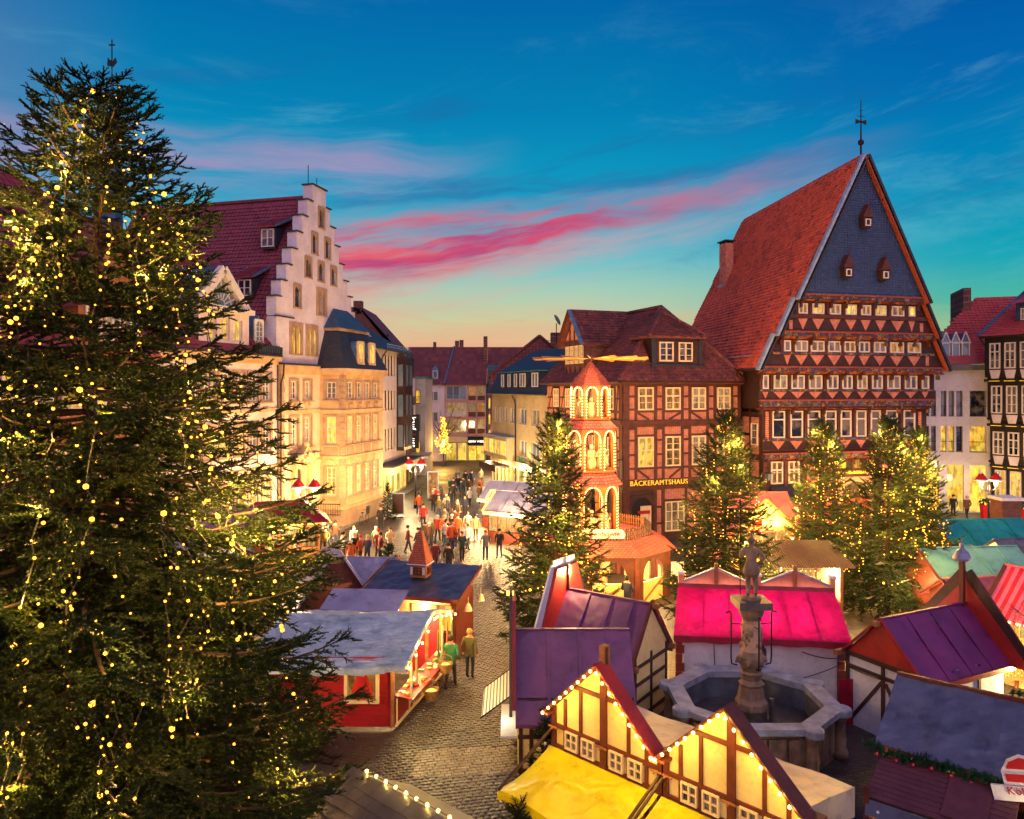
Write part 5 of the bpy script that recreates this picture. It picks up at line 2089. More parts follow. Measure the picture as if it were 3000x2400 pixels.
# ------------------------------------------------------------------ houses down the street
def white_street_house():
 root = thing('white_street_house', 'white shop house with brown glazed bay and dark skylit roof next to the sandstone bay', 'house', (-12.4, 60.4, 0), 83.4)
 W_ = 15.2
 hs = []
 cols = [6.95, 7.95, 8.95, 9.95]
 rows = [(11.25, 13.05), (8.1, 9.8), (4.4, 6.3)]
 for z0, z1 in rows:
  hs += [(c, c + .72, z0, z1) for c in cols]
 wall(root, ID, 0, W_, 0, 13.6, hs, M_['plaster_pink'], .25)
 b = MB()
 b.box(0, W_, .3, 12, 0, 13.6)
 b.obj('core', M_['plaster_pink'], root)
 for k, h in enumerate(hs):
  window(root, ID, h[0], h[2], .72, h[3] - h[2], M_['lit_soft' if k % 5 == 3 else 'glass_sky'], M_['white_frame'], 1, 2, None, .07, .04, .16)
  for p in ((h[0] - .1, h[0]), (h[1], h[1] + .1)):
   block('window_trim', M_['dark_glass_panel'], root, p[0], p[1], -.03, .01, h[2] - .05, h[3] + .05)
 b = MB()
 b.box(11.66, 14.9, -.75, 0, 4.1, 13.1)
 bo = b.obj('glazed_bay', M_['dark_glass_panel'], root)
 FS = T((11.66, -.02, 0)) @ RZ(-90)
 for z in (10.2, 7.3, 4.4):
  window(root, FS, .08, z, .6, 2.2, M_['glass_sky'], M_['dark_frame'], 1, 1, None, .05, .03, -.03)
  window(root, T((0, -.75, 0)), 12.0, z, 1.2, 2.2, M_['glass_sky'], M_['dark_frame'], 1, 1, None, .06, .03, -.03)
  window(root, T((0, -.75, 0)), 13.4, z, 1.2, 2.2, M_['glass_sky'], M_['dark_frame'], 1, 1, None, .06, .03, -.03)
 # shop front with canopy
 for u in (5.5, 7.4, 9.3, 11.2, 13.1):
  window(root, ID, u, .3, 1.7, 2.2, M_['lit_shop'], M_['cream_frame'], 1, 1, None, .08, .03, -.06)
 block('canopy', M_['cream_frame'], root, 4.5, W_, -1.6, -.05, 2.55, 3.2)
 block('canopy_roof', M_['slate_dark'], root, 4.4, W_ + .1, -1.75, 0, 3.2, 3.32)
 lamp((9, -1.0, 2.3), 40, (1, .8, .4), .3, root)
 # roof
 b = MB()
 b.face([(0, -.5, 13.5), (W_, -.5, 13.5), (W_, 6, 17.3), (0, 6, 17.3)])
 b.face([(0, 6, 17.3), (W_, 6, 17.3), (W_, 12.5, 13.5), (0, 12.5, 13.5)])
 b.face([(0, -.5, 13.5), (0, 6, 17.3), (0, 12.5, 13.5)])
 b.face([(W_, -.5, 13.5), (W_, 12.5, 13.5), (W_, 6, 17.3)])
 ro = b.obj('roof', M_['slate_dark'], root)
 for u, y in ((4.2, 2.4), (5.4, 2.4), (6.4, 3.2), (8.6, 2.2)):
  z = 13.5 + (y + .5) / 6.5 * 3.8
  s = MB()
  s.box(-.35, .35, -.7, .7, 0, .12)
  s.obj('skylight', M_['glass_sky'], ro, T((u, y, z)) @ RX(30.3))
 b = MB()
 b.tube([(7, -.4, 14.05), (W_, -.4, 14.05)], .03, 5)
 b.tube([(7, -.5, 13.8), (W_, -.5, 13.8)], .03, 5)
 for k in range(14):
  b.tube([(7 + k * .62, -.45, 13.5), (7 + k * .62, -.42, 14.1)], .02, 4)
 b.obj('snow_fence', M_['lead_pale'], ro)
 b = MB()
 b.tube([(-.1, -.6, 13.5), (W_, -.6, 13.5)], .08, 6)
 b.tube([(6.2, -.6, 13.4), (6.2, -.25, 12.9), (6.2, -.1, 12.5), (6.2, -.1, 3.4)], .07, 6)
 b.obj('gutter', M_['dark_frame'], root)


white_street_house()


def kauf_sign():
 root = thing('hanging_shop_sign', 'tall black shop sign with white lettering reading downwards on the street', 'sign', (-10.55, 75.9, 4.0), 0)
 b = MB()
 b.box(-.0, 1.15, -.1, .1, 0, 3.4)
 b.obj('panel', M_['black_ink'], root)
 F = T((.58, -.13, 1.7)) @ RY(90)
 text(root, F @ T((-.85, 0, 0)), 'kauf', .72, M_['sign_white'], .02, spacing=1.1)
 text(root, F @ T((1.1, 0, 0)), 'ust', .72, M_['sign_white'], .02, spacing=1.1)
 text(root, F @ T((.28, 0, 0)), 'l', .72, M_['red_ink'], .02)
 b = MB()
 b.tube([(-.7, 0, 3.1), (0, 0, 3.1)], .04, 5)
 b.tube([(-.7, 0, .5), (0, 0, .5)], .04, 5)
 b.obj('bracket', M_['iron'], root)


kauf_sign()


def brick_gable_house():
 root = thing('brick_gable_house', 'brown brick gabled house with chimney stacks behind the dark skylit roof', 'house', (-21.5, 80, 0), 0)
 b = MB()
 b.prism([(0, 0), (9.8, 0), (9.8, 13.6), (7.9, 15.2), (5.2, 18.6), (4.2, 18.8), (2.2, 18.8), (0, 16)], 0, 10)
 b.obj('wall', M_['brick_dark'], root)
 b = MB()
 b.face([(9.95, -.2, 13.6), (9.95, 10, 13.6), (5.2, 10, 18.9), (5.2, -.2, 18.9)])
 b.obj('roof', M_['tile_far'], root)
 for x, z, w in ((4.6, 19.4, .9), (2.6, 19.9, 1.5)):
  block('chimney', M_['brick_dark'], root, x, x + w, 0, .9, 18, z)
 b = MB()
 b.tube([(2.2, .4, 18.5), (2.2, .4, 22.6)], .14, 8)
 b.obj('flue', M_['concrete'], root)
 b = MB()
 b.tube([(8.2, .4, 15), (8.2, .4, 15.9)], .08, 6)
 b.obj('vent_pipe', M_['iron'], root)


brick_gable_house()


def grey_street_house():
 root = thing('grey_street_house', 'narrow grey house end with three stacked windows down the street', 'house', (-13.0, 86, 0), 0)
 b = MB()
 b.box(0, 3.05, 0, 8, 0, 11.2)
 b.obj('wall', M_['plaster_grey'], root)
 for z, h, k in ((8.35, 1.55, 'lit'), (5.2, 1.9, 'glass_sky'), (2.1, 1.9, 'lit')):
  window(root, ID, 1.95, z, .55, h, M_[k], M_['dark_frame'], 1, 2, None, .06, .04, -.03)
 FS = T((0, -.05, 0)) @ ID
 b = MB()
 b.box(-.15, 3.2, -.2, 8.2, 11.2, 11.4)
 b.obj('roof_edge', M_['copper'], root)
 # receding flank of brick and pale panels next to it
 r2 = thing('panel_street_house', 'brick and pale panelled shop house flank under a dark mansard', 'house', (-10.6, 75.6, 0), 93)
 b = MB()
 b.box(0, 10.2, 0, 8, 0, 11.6)
 b.obj('wall', M_['brick_dark'], r2)
 for k, z in enumerate((9.2, 6.2, 3.9)):
  block('panel', M_['plaster_grey'], r2, 3.2, 6.2, -.12, .02, z, z + 2.0)
  block('panel', M_['plaster_white'], r2, 6.6, 9.9, -.12, .02, z, z + 2.0)
 window(r2, ID, 3.4, 9.4, 1.1, 1.6, M_['lit_soft'], M_['dark_frame'], 1, 1, None, .06, .03, -.15)
 window(r2, ID, 4.8, 6.4, 1.1, 1.6, M_['glass_sky'], M_['dark_frame'], 1, 1, None, .06, .03, -.15)
 block('canopy', M_['tarp_cream'], r2, 1.0, 6.5, -2.2, 0, 2.9, 3.1)
 window(r2, ID, 1.2, .3, 2.2, 2.4, M_['lit_shop'], M_['dark_frame'], 2, 1, None, .06, .03, -.05)
 window(r2, ID, 4.2, .3, 2.2, 2.4, M_['lit_shop'], M_['dark_frame'], 2, 1, None, .06, .03, -.05)
 b = MB()
 b.prism([(0, 0), (10.2, 0), (10.2, 2.6), (0, 2.6)], 0.3, 6)
 mo = b.obj('mansard', M_['slate_dark'], r2, T((0, 0, 11.6)))
 for u in (2.0, 5.0):
  window(mo, ID, u, .5, 1.0, 1.5, M_['glass_sky'], M_['lead'], 1, 1, None, .08, .03, .25)


grey_street_house()


def far_row():
 root = thing('white_corner_house', 'white house with red roof and small dormer at the end of the street', 'house', (-14.0, 104, 0))
 b = MB()
 b.box(0, 4.65, 0, 9, 0, 10.7)
 b.obj('wall', M_['plaster_white'], root)
 for z in (8.35, 5.5):
  window(root, ID, 2.45, z, 1.33, 1.35, M_['glass_sky'], M_['white_frame'], 2, 1, None, .08, .04, -.04)
 block('vent', M_['dark_glass_panel'], root, 2.35, 2.9, -.05, .01, 4.5, 5.0)
 b = MB()
 b.face([(-1, -.4, 10.6), (4.65, -.4, 10.6), (5.6, 5, 16.1), (-1, 5, 16.1)])
 b.face([(-1, 5, 16.1), (5.6, 5, 16.1), (5.6, 10, 10.6), (-1, 10, 10.6)])
 ro = b.obj('roof', M_['tile_far'], root)
 d = MB()
 d.prism([(0, 0), (.95, 0), (.95, 1.45), (.47, 2.0), (0, 1.45)], 0, 2.2)
 do = d.obj('dormer', M_['lead'], root, T((2.85, .3, 11.3)))
 window(do, ID, .15, .2, .65, 1.05, M_['glass_sky'], M_['white_frame'], 1, 1, None, .08, .03, -.04)
 window(root, ID, 1.7, .1, 1.4, 3.6, M_['lit_shop'], M_['cream_frame'], 1, 2, None, .08, .04, -.05)
 text(root, T((2.2, -.15, 2.9)), 'R', .75, M_['sign_white'], .03)
 block('chimney', M_['brick_dark'], root, 2.6, 3.0, 4.6, 5.2, 15.8, 16.8)
 # middle shop house
 r2 = thing('glazed_shop_house', 'four-storey shop house with wide glazing and pink pillars at the end of the street', 'house', (-9.35, 104, 0))
 W_ = 5.75
 b = MB()
 b.box(0, W_, .25, 9, 0, 10.7)
 b.obj('wall', M_['plaster_pink'], r2)
 pp = mat('pink_pillar', (214, 160, 146), (196, 140, 126), 2, .7)
 for u in (0, 3.1, 4.35, W_ - .18):
  block('pillar', pp, r2, u, u + .18, -.05, .3, 3.4, 10.6)
 for z in (10.45, 8.2, 5.95, 3.6):
  block('floor_band', pp, r2, 0, W_, -.03, .3, z, z + .22)
 for k, z in enumerate((8.6, 6.35, 4.0)):
  window(r2, ID, .25, z, 2.8, 1.8, M_['lit_soft' if k else 'glass_sky'], M_['white_frame'], 3, 1, None, .07, .03, .15)
  for u in (3.32, 4.57):
   window(r2, ID, u, z + .5, .98, 1.3, M_['lit_warm' if (k + int(u)) % 2 else 'lit_soft'], M_['white_frame'], 1, 1, None, .06, .03, .15)
   block('spandrel', M_['brick_dark'], r2, u, u + .98, .05, .26, z - .15, z + .48)
 b = MB()
 for k in range(24):
  b.box(.2 + k * .12, .22 + k * .12, -.22, -.2, 8.45, 9.1)
 b.box(.15, 3.05, -.24, -.18, 9.1, 9.14)
 b.obj('balcony_railing', M_['lead_pale'], r2)
 block('balcony', M_['plaster_white'], r2, .15, 3.05, -.25, .2, 6.2, 6.65)
 for u, w in ((.2, 1.5), (1.8, 1.3)):
  window(r2, ID, u, .1, w, 2.5, M_['lit_shop'], M_['dark_frame'], 1, 1, None, .06, .03, -.02)
 window(r2, ID, 3.3, .1, 2.3, 2.1, M_['lit_shop'], M_['dark_frame'], 2, 1, None, .06, .03, -.02)
 block('fascia', M_['black_ink'], r2, 3.22, W_, -.3, .2, 2.25, 3.4)
 text(r2, T((4.5, -.33, 2.75)), 'GERRY WEBER', .42, M_['sign_white'], .03, xscale=.86)
 block('fascia', M_['cream_frame'], r2, .1, 3.2, -.1, .2, 2.7, 3.4)
 b = MB()
 b.face([(0, -.4, 10.6), (W_ + .1, -.4, 10.6), (W_ + .1, 5, 16.1), (.95, 5, 16.1)])
 b.obj('roof', M_['tile_far'], r2)
 barobj('valley_flashing', M_['lead'], r2, (0, -.4, 10.75), (.95, 4.9, 16.2), .2, .1)
 for x, z in ((1.1, 17.0), (1.75, 17.1), (5.3, 17.5)):
  block('chimney', M_['brick_dark'], r2, x, x + .55, 2.6 if x > 4 else 4.6, 3.3 if x > 4 else 5.3, 13.0, z)
 # recessed house with teal dormer
 r3 = thing('recessed_house', 'recessed house with red roof and dark teal dormer behind the yellow house', 'house', (-3.55, 106, 0))
 b = MB()
 b.box(0, 12, 0, 8, 0, 10.2)
 b.obj('wall', M_['plaster_grey'], r3)
 b = MB()
 b.face([(0, -.2, 10.2), (12, -.2, 10.2), (12, 5, 16.2), (0, 5, 16.2)])
 b.face([(0, 5, 16.2), (12, 5, 16.2), (12, 8, 10.2), (0, 8, 10.2)])
 b.obj('roof', M_['tile_far'], r3)
 block('dormer', M_['slate_teal'], r3, .1, 2.9, -.3, 3, 9.5, 13.4)
 for z in (7.2, 5.0, 2.8):
  window(r3, ID, .2, z, .8, 1.5, M_['lit'], M_['white_frame'], 1, 1, None, .06, .03, -.04)
 block('skylight', M_['lead'], r3, 3.6, 4.3, 2.6, 3.2, 13.5, 13.8)


far_row()


def yellow_house():
 ang = math.degrees(math.atan2(-16, 5.4))
 root = thing('yellow_house', 'weathered yellow corner house with dark mansard and small dormers left of the pyramid', 'house', (-2.2, 82, 0), ang)
 W_ = 17.5
 ups = [(.9, 1.1), (2.65, 1.1), (4.35, 1.2), (6.3, 1.4), (9.2, 2.0), (12.55, 2.1), (16.0, 1.3)]
 hs = [(u, u + w, 6.6, 8.12) for u, w in ups] + [(9.2, 11.2, 3.55, 5.05), (12.55, 14.6, 3.55, 5.05)]
 wall(root, ID, 0, W_, 0, 9.6, hs, M_['plaster_yellow'], .22)
 b = MB()
 b.box(0, W_, .3, 9, 0, 9.6)
 b.obj('core', M_['plaster_yellow'], root)
 for k, h in enumerate(hs):
  window(root, ID, h[0], h[2], h[1] - h[0], h[3] - h[2], M_['lit_soft' if k == 5 else 'glass_sky'], M_['white_frame'], 2, 1, None, .1, .04, .14)
  block('sill', M_['white_frame'], root, h[0] - .1, h[1] + .1, -.1, .02, h[2] - .1, h[2])
 # glazed first-floor bay over the pavement
 b = MB()
 b.box(-.1, 7.9, -.9, 0, 2.9, 5.1)
 bo = b.obj('shop_bay', M_['plaster_yellow'], root)
 for k in range(4):
  window(root, T((0, -.9, 0)), .15 + k * 1.95, 3.3, 1.75, 1.55, M_['lit'], M_['white_frame'], 1, 1, None, .07, .03, -.04)
 window(root, T((-.1, 0, 0)) @ RZ(-90), .08, 3.3, .75, 1.55, M_['lit'], M_['white_frame'], 1, 1, None, .07, .03, -.04)
 block('bay_roof', M_['lead_pale'], root, -.2, 8.0, -1.0, .02, 5.1, 5.22)
 block('awning', M_['dark_glass_panel'], root, 3, 8.6, -2.3, -.9, 2.3, 2.5)
 block('awning_valance', M_['dark_glass_panel'], root, 3, 8.6, -2.32, -2.26, 1.9, 2.3)
 for k in range(3):
  window(root, ID, .4 + k * 2.6, .1, 2.3, 2.3, M_['lit_shop'], M_['cream_frame'], 2, 1, None, .07, .03, -.05)
 for k in range(4):
  window(root, ID, 9.0 + k * 2.1, .1, 1.8, 2.1, M_['lit_shop'], M_['cream_frame'], 1, 1, None, .07, .03, -.05)
 block('fascia', M_['cream_frame'], root, 8.8, W_, -.5, .02, 2.35, 2.95)
 sg = mat('green_sign', (40, 120, 84), (30, 96, 68), 3, .6)
 text(root, T((10.6, -.3, 3.25)), 'Die Jungs', .6, sg, .02, shear=.2)
 d = MB()
 d.lathe([(.5, 0), (.5, .08)], 16, 0, RX(90))
 d.obj('round_sign', sg, root, T((15.4, -.25, 3.2)))
 lamp((5, -1.8, 2.0), 70, (1, .8, .45), .3, root)
 lamp((12, -1.2, 2.0), 50, (1, .8, .45), .3, root)
 # mansard roof with dormers
 b = MB()
 b.face([(-.2, -.4, 9.5), (W_, -.4, 9.5), (W_, .9, 11.9), (-.2, .9, 11.9)])
 b.face([(-.2, .9, 11.9), (W_, .9, 11.9), (W_, 5, 14.2), (-.2, 5, 14.2)])
 b.face([(-.2, -.4, 9.5), (-.2, .9, 11.9), (-.2, 5, 14.2), (-.2, 9, 9.5)])
 ro = b.obj('roof', M_['slate_dark'], root)
 for k, u in enumerate((3.8, 5.9, 7.9, 9.6, 13.0)):
  w = .9 if k < 3 else 1.7
  d = MB()
  d.box(0, w, 0, 1.6, 0, 1.55)
  do = d.obj('dormer', M_['slate_dark'], root, T((u, -.1, 10.1)))
  window(do, ID, .06, .1, w - .12, 1.3, M_['glass_sky'], M_['white_frame'], 1 if k < 3 else 2, 1, None, .09, .03, -.04)
  block('dormer_cap', M_['copper'], do, -.12, w + .12, -.15, 1.6, 1.55, 1.65)
 b = MB()
 b.tube([(-.2, -.5, 9.5), (W_, -.5, 9.5)], .09, 6)
 b.tube([(8.2, -.5, 9.4), (8.2, -.2, 8.9), (8.2, -.1, 8.4), (8.2, -.1, .3)], .08, 6)
 b.obj('gutter', M_['dark_frame'], root)


yellow_house()


def tile_hung_house():
 root = thing('tile_hung_gable_house', 'house with red tile-hung gable and antenna behind the yellow house', 'house', (-2.6, 90, 0), 0)
 b = MB()
 b.prism([(0, 0), (13, 0), (13, 11), (12.0, 11.0), (5.9, 16.2), (0, 11.6)], 0, 12)
 b.obj('wall', M_['tile_hung'], root)
 for p, q in (((-.3, -.1, 11.5), (5.9, -.1, 16.45)), ((13.2, -.1, 10.2), (5.9, -.1, 16.45))):
  barobj('verge', M_['tile_far'], root, p, q, .25, .2, up=(0, 1, 0))
 b = MB()
 b.face([(5.9, -.1, 16.4), (5.9, 12, 16.4), (-.3, 12, 11.4), (-.3, -.1, 11.4)])
 b.face([(5.9, -.1, 16.4), (13.3, -.1, 10.2), (13.3, 12, 10.2), (5.9, 12, 16.4)])
 b.obj('roof', M_['tile_far'], root)
 window(root, ID, 2.8, 11.6, .7, .75, M_['glass_sky'], M_['dark_frame'], 1, 1, None, .08, .03, -.05)
 a = thing('rooftop_antenna', 'rooftop antenna mast with satellite dish above the red tile-hung gable', 'antenna', (5.2, 88, 11.5))
 b = MB()
 b.tube([(0, 0, 0), (0, 0, 6.2)], .06, 6)
 for z, l in ((4.2, 1.0), (3.4, 1.3), (5.0, .7)):
  b.tube([(-l, 0, z), (l, 0, z)], .03, 4)
 b.obj('mast', M_['iron'], a)
 d = MB()
 d.lathe([(.7, 0), (.5, .12), (.1, .2)], 14, 0, T((.1, -.15, 6.6)) @ RY(62) @ RX(20))
 d.obj('dish', M_['concrete'], a)
 r2 = thing('dark_chimney_roof', 'red roof with a broad dark chimney and small skylight beside the antenna', 'house', (4.5, 92, 0), 0)
 b = MB()
 b.box(0, 8, 0, 6, 0, 11)
 b.obj('wall', M_['plaster_grey'], r2)
 b = MB()
 b.face([(-.2, -.2, 11), (8, -.2, 11), (8, 3, 15.3), (-.2, 3, 15.3)])
 b.face([(-.2, 3, 15.3), (8, 3, 15.3), (8, 6, 11), (-.2, 6, 11)])
 b.obj('roof', M_['tile_hung'], r2)
 block('chimney', M_['brick_dark'], r2, .3, 1.7, 1.0, 2.0, 12, 17.0)
 block('skylight', M_['lead'], r2, 2.4, 3.4, .9, 1.5, 12.6, 13.2)


M_['tile_hung'] = brick_mat('hung_tiles', (140, 66, 62), (120, 54, 54), (70, 32, 34), .42, .42, .04, .7, .8, True, 0.0)
tile_hung_house()


# ------------------------------------------------------------------ right side
def white_modern_house():
 root = thing('white_modern_house', 'white modern building with narrow window slits right of the guild house', 'house', (33.2, 61.2, 0), -18)
 W_ = 5.2
 hs = []
 slits = [(.35, .7), (.85, 1.2), (1.55, 1.95), (2.1, 2.5), (2.65, 3.1), (3.6, 4.75)]
 for z0, z1 in ((7.85, 9.85), (5.0, 7.0)):
  hs += [(a, c, z0, z1) for a, c in slits]
 hs += [(.4, 1.4, .15, 4.2), (2.0, 3.2, .15, 3.9), (3.6, 4.8, .15, 3.9)]
 wall(root, ID, -2.5, W_, 0, 11.6, hs, M_['plaster_white'], .45)
 wall(root, T((W_, 0, 0)) @ RZ(72), 0, 5, 0, 12, [(1.2, 1.7, 7.6, 9.6), (1.2, 1.7, 4.8, 6.8)], M_['plaster_pink'], .4)
 for k, h in enumerate(hs):
  lit = (h[2] < 5.5 and k in (8, 9, 11)) or h[2] < 1
  pn = MB()
  pn.face([(h[0], .42, h[2]), (h[1], .42, h[2]), (h[1], .42, h[3]), (h[0], .42, h[3])])
  wo = pn.obj('pane', M_['lit_shop' if h[2] < 1 and k > 12 else ('lit' if lit else 'glass')], root)
  if h[2] > 1:
   block('sill', M_['concrete'], root, h[0] - .03, h[1] + .03, -.05, .4, h[2] - .06, h[2])
   block('rail', M_['iron'], root, h[0], h[1], .02, .05, h[2] + .75, h[2] + .8)
 b = MB()
 b.box(-2.5, W_ - .05, .5, 6, 0, 11.5)
 b.obj('core', M_['plaster_white'], root)
 b = MB()
 b.box(-.7, W_ + .1, -.5, .2, 11.5, 11.95)
 b.obj('eave_fascia', M_['concrete'], root)
 b = MB()
 b.face([(-.6, -.5, 11.97), (W_ + .3, -.5, 11.97), (W_ + 7.5, 6.5, 18.0), (5.6, 6.5, 18.0)])
 ro = b.obj('roof', M_['tile_bright'], root)
 V = Vector((0, 7.0, 6.03)).normalized()
 tile_roof(root, ro, (-.6, -.52, 11.97), (1, 0, 0), V, 46, 26, .3, .36, M_['tile_bright'],
              lambda q: q.z < 17.9 and -.6 + 6.2 * (q.z - 12) / 6.03 < q.x < W_ + .3 + 7.2 * (q.z - 12) / 6.03 and not (-.2 < q.x < 4.2 and q.z < 14.6), 120, seed=20)
 for k, (u, w, h) in enumerate(((.0, 1.25, 2.6), (1.7, .6, 2.1), (2.4, .6, 2.1), (3.1, .6, 2.1))):
  d = MB()
  d.prism([(0, 0), (w, 0), (w, h * .6), (w / 2, h), (0, h * .6)], 0, 4)
  do = d.obj('dormer', M_['lead'], root, T((u, .4, 12.5)))
  f = MB()
  f.prism([(.06, .08), (w - .06, .08), (w - .06, h * .58), (w / 2, h * .92), (.06, h * .58)], -.04, 0)
  f.obj('pane', M_['glass_sky'] if k else M_['lit_soft'], do)
  for x in (.0, w - .08):
   block('dormer_post', M_['white_frame'], do, x, x + .08, -.08, 0, 0, h * .62)
  barobj('dormer_verge', M_['white_frame'], do, (-.04, -.05, h * .57), (w / 2, -.05, h * 1.02), .08, .1, up=(0, 1, 0))
  barobj('dormer_verge', M_['white_frame'], do, (w + .04, -.05, h * .57), (w / 2, -.05, h * 1.02), .08, .1, up=(0, 1, 0))
  block('dormer_rail', M_['white_frame'], do, 0, w, -.07, 0, h * .56, h * .62)
 block('firewall', M_['brick_dark'], root, 4.3, 4.9, 5.0, 9.5, 12, 18.7)
 # shop light, standing outside in front of the wall
 lamp((2.6, -1.6, 2.6), 6, (1, .75, .35), .3, root)


white_modern_house()


def black_timber_house():
 ang = math.degrees(math.atan2(-.92, .4))
 root = thing('black_timber_house', 'black timbered house with white infill and red roof at the right edge', 'house', (37.2, 58, 0), ang)
 W_ = 9
 bk, wp = M_['oak_black'], M_['plaster_white']
 lev = [(0, 4.3, .55), (4.3, 7.6, .3), (7.6, 10.9, .15), (10.9, 14.0, 0)]
 offs = [0, .25, .45, .65]
 F0 = ID
 for (z0, z1, _), o in zip(lev, offs):
  b = MB()
  b.box(-.0 - o * .4, W_, -o, 7, z0, z1)
  b.obj('wall', bk, root)
 cols = [.15, 1.3, 2.45, 3.6, 4.75, 5.9, 7.05]
 for li, (zb, h) in enumerate(((1.6, 2.2), (5.0, 1.75), (8.15, 2.1), (11.55, 1.95))):
  o = offs[li]
  for k, u in enumerate(cols):
   window(root, ID, u, zb, .82, h, M_['lit' if li == 0 else 'glass'], M_['white_frame'], 2, 3, .66, .09, .04, -o - .04)
   if li:
    pz0, pz1 = zb - .75, zb - .08
    p = MB()
    p.prism([(.0, .65), (.85, .65), (.7, 0), (.15, 0)][::-1], -.03, .01)
    p.obj('infill_panel', wp, root, T((u - .02, -o, pz0)))
   else:
    block('infill_panel', wp, root, u, u + .82, -o - .03, .01, .5, 1.4)
  block('timber_rail', bk, root, -o * .4, W_, -o - .1, -o + .02, zb - 1.0, zb - .78)
  if li:
   for u in cols:
    block('gilt_line', M_['gold'], root, u, u + .8, -o - .13, -o - .09, zb - .96, zb - .92)
 for li, z in ((1, 4.3), (2, 7.6), (3, 10.9)):
  for u in [c - .17 for c in cols]:
   b = MB()
   b.lathe([(.1, 0), (.1, .12)], 8, 0, RX(90))
   b.obj('beam_end', bk, root, T((u, -offs[li] - .08, z + .15)))
 b = MB()
 b.tube([(-.5, -.9, 14.0), (W_, -.9, 14.0)], .1, 6)
 b.tube([(-.45, -.9, 13.9), (-.3, -.4, 13.2), (-.25, -.35, 11), (-.15, -.1, 10.4), (-.1, -.05, .2)], .08, 6)
 b.obj('gutter', M_['dark_frame'], root)
 b = MB()
 b.face([(-.6, -.9, 14.0), (W_, -.9, 14.0), (W_, 5, 17.9), (-.6, 5, 17.9)])
 b.face([(-.6, -.9, 14.0), (-.6, 5, 17.9), (-.6, 9, 14)])
 ro = b.obj('roof', M_['tile_bright'], root)
 V = Vector((0, 5.9, 3.9)).normalized()
 tile_roof(root, ro, (-.6, -.95, 14.02), (1, 0, 0), V, 32, 24, .3, .36, M_['tile_bright'], lambda q: q.z < 17.8, 80, seed=22)
 barobj('verge_flashing', M_['lead'], root, (-.6, -.95, 14.1), (-.6, 5, 18.0), .25, .16)
 d = MB()
 d.box(0, 1.3, 0, 3, 0, 1.6)
 do = d.obj('dormer', M_['slate'], root, T((1.3, .6, 14.9)))
 window(do, ID, .4, .3, .55, .9, M_['glass_sky'], M_['white_frame'], 2, 2, None, .07, .03, -.04)
 r = MB()
 r.face([(-.35, -.4, 1.6), (1.65, -.4, 1.6), (1.65, 3, 2.6), (-.35, 3, 2.6)])
 r.obj('dormer_roof', M_['tile_bright'], do)
 block('chimney', M_['brick_red'], root, -.2, .9, 4.2, 5.4, 15, 18.9)


black_timber_house()

# ------------------------------------------------------------------ spruces
def np_mesh(name, V, F, mats, mi=None, smooth=False):
 me = bpy.data.meshes.new(name)
 V = np.ascontiguousarray(V, dtype=np.float32)
 F = np.ascontiguousarray(F, dtype=np.int32)
 me.vertices.add(len(V))
 me.vertices.foreach_set('co', V.ravel())
 k = F.shape[1]
 me.loops.add(F.size)
 me.loops.foreach_set('vertex_index', F.ravel())
 me.polygons.add(len(F))
 me.polygons.foreach_set('loop_start', np.arange(0, F.size, k, dtype=np.int32))
 for m in mats:
  me.materials.append(m)
 if mi is not None:
  me.polygons.foreach_set('material_index', np.asarray(mi, dtype=np.int32))
 me.update(calc_edges=True)
 return me


def twig_template(rng, n, length, nl, nw, side=2):
 """a shoot along +x with side shoots, clothed in needles (each a triangle)"""
 tris = []

 def shoot(o, d, L, cnt):
  d = d / np.linalg.norm(d)
  up = np.array([0, 0, 1.0])
  a = np.cross(d, up)
  a /= np.linalg.norm(a)
  b = np.cross(a, d)
  for i in range(cnt):
   t = (i + .5) / cnt
   p = o + d * (L * t)
   w = rng.uniform(-.35, math.pi + .35) if rng.random() < .8 else rng.uniform(0, 2 * math.pi)
   rad = a * math.cos(w) + b * math.sin(w)
   tip = p + d * (nl * .55) + rad * nl * rng.uniform(.7, 1.1) * (1 - .35 * t)
   s = np.cross(rad, d) * nw * .5 + d * nw * .3
   tris.append((p - s, p + s, tip))
  # bristle at the tip and a spine so the shoot reads solid from afar
  tris.append((o - a * nw * .6, o + a * nw * .6, o + d * (L + nl * .6)))
  tris.append((o - b * nw * .6, o + b * nw * .6, o + d * (L + nl * .6)))
 shoot(np.zeros(3), np.array([1.0, 0, 0]), length, n)
 for k in range(side):
  s = 1 if k % 2 else -1
  t = .2 + .5 * k / max(side, 1)
  shoot(np.array([length * t, 0, 0]), np.array([.75, s * .65, rng.uniform(-.12, .12)]), length * .55, int(n * .55))
 return np.array(tris)


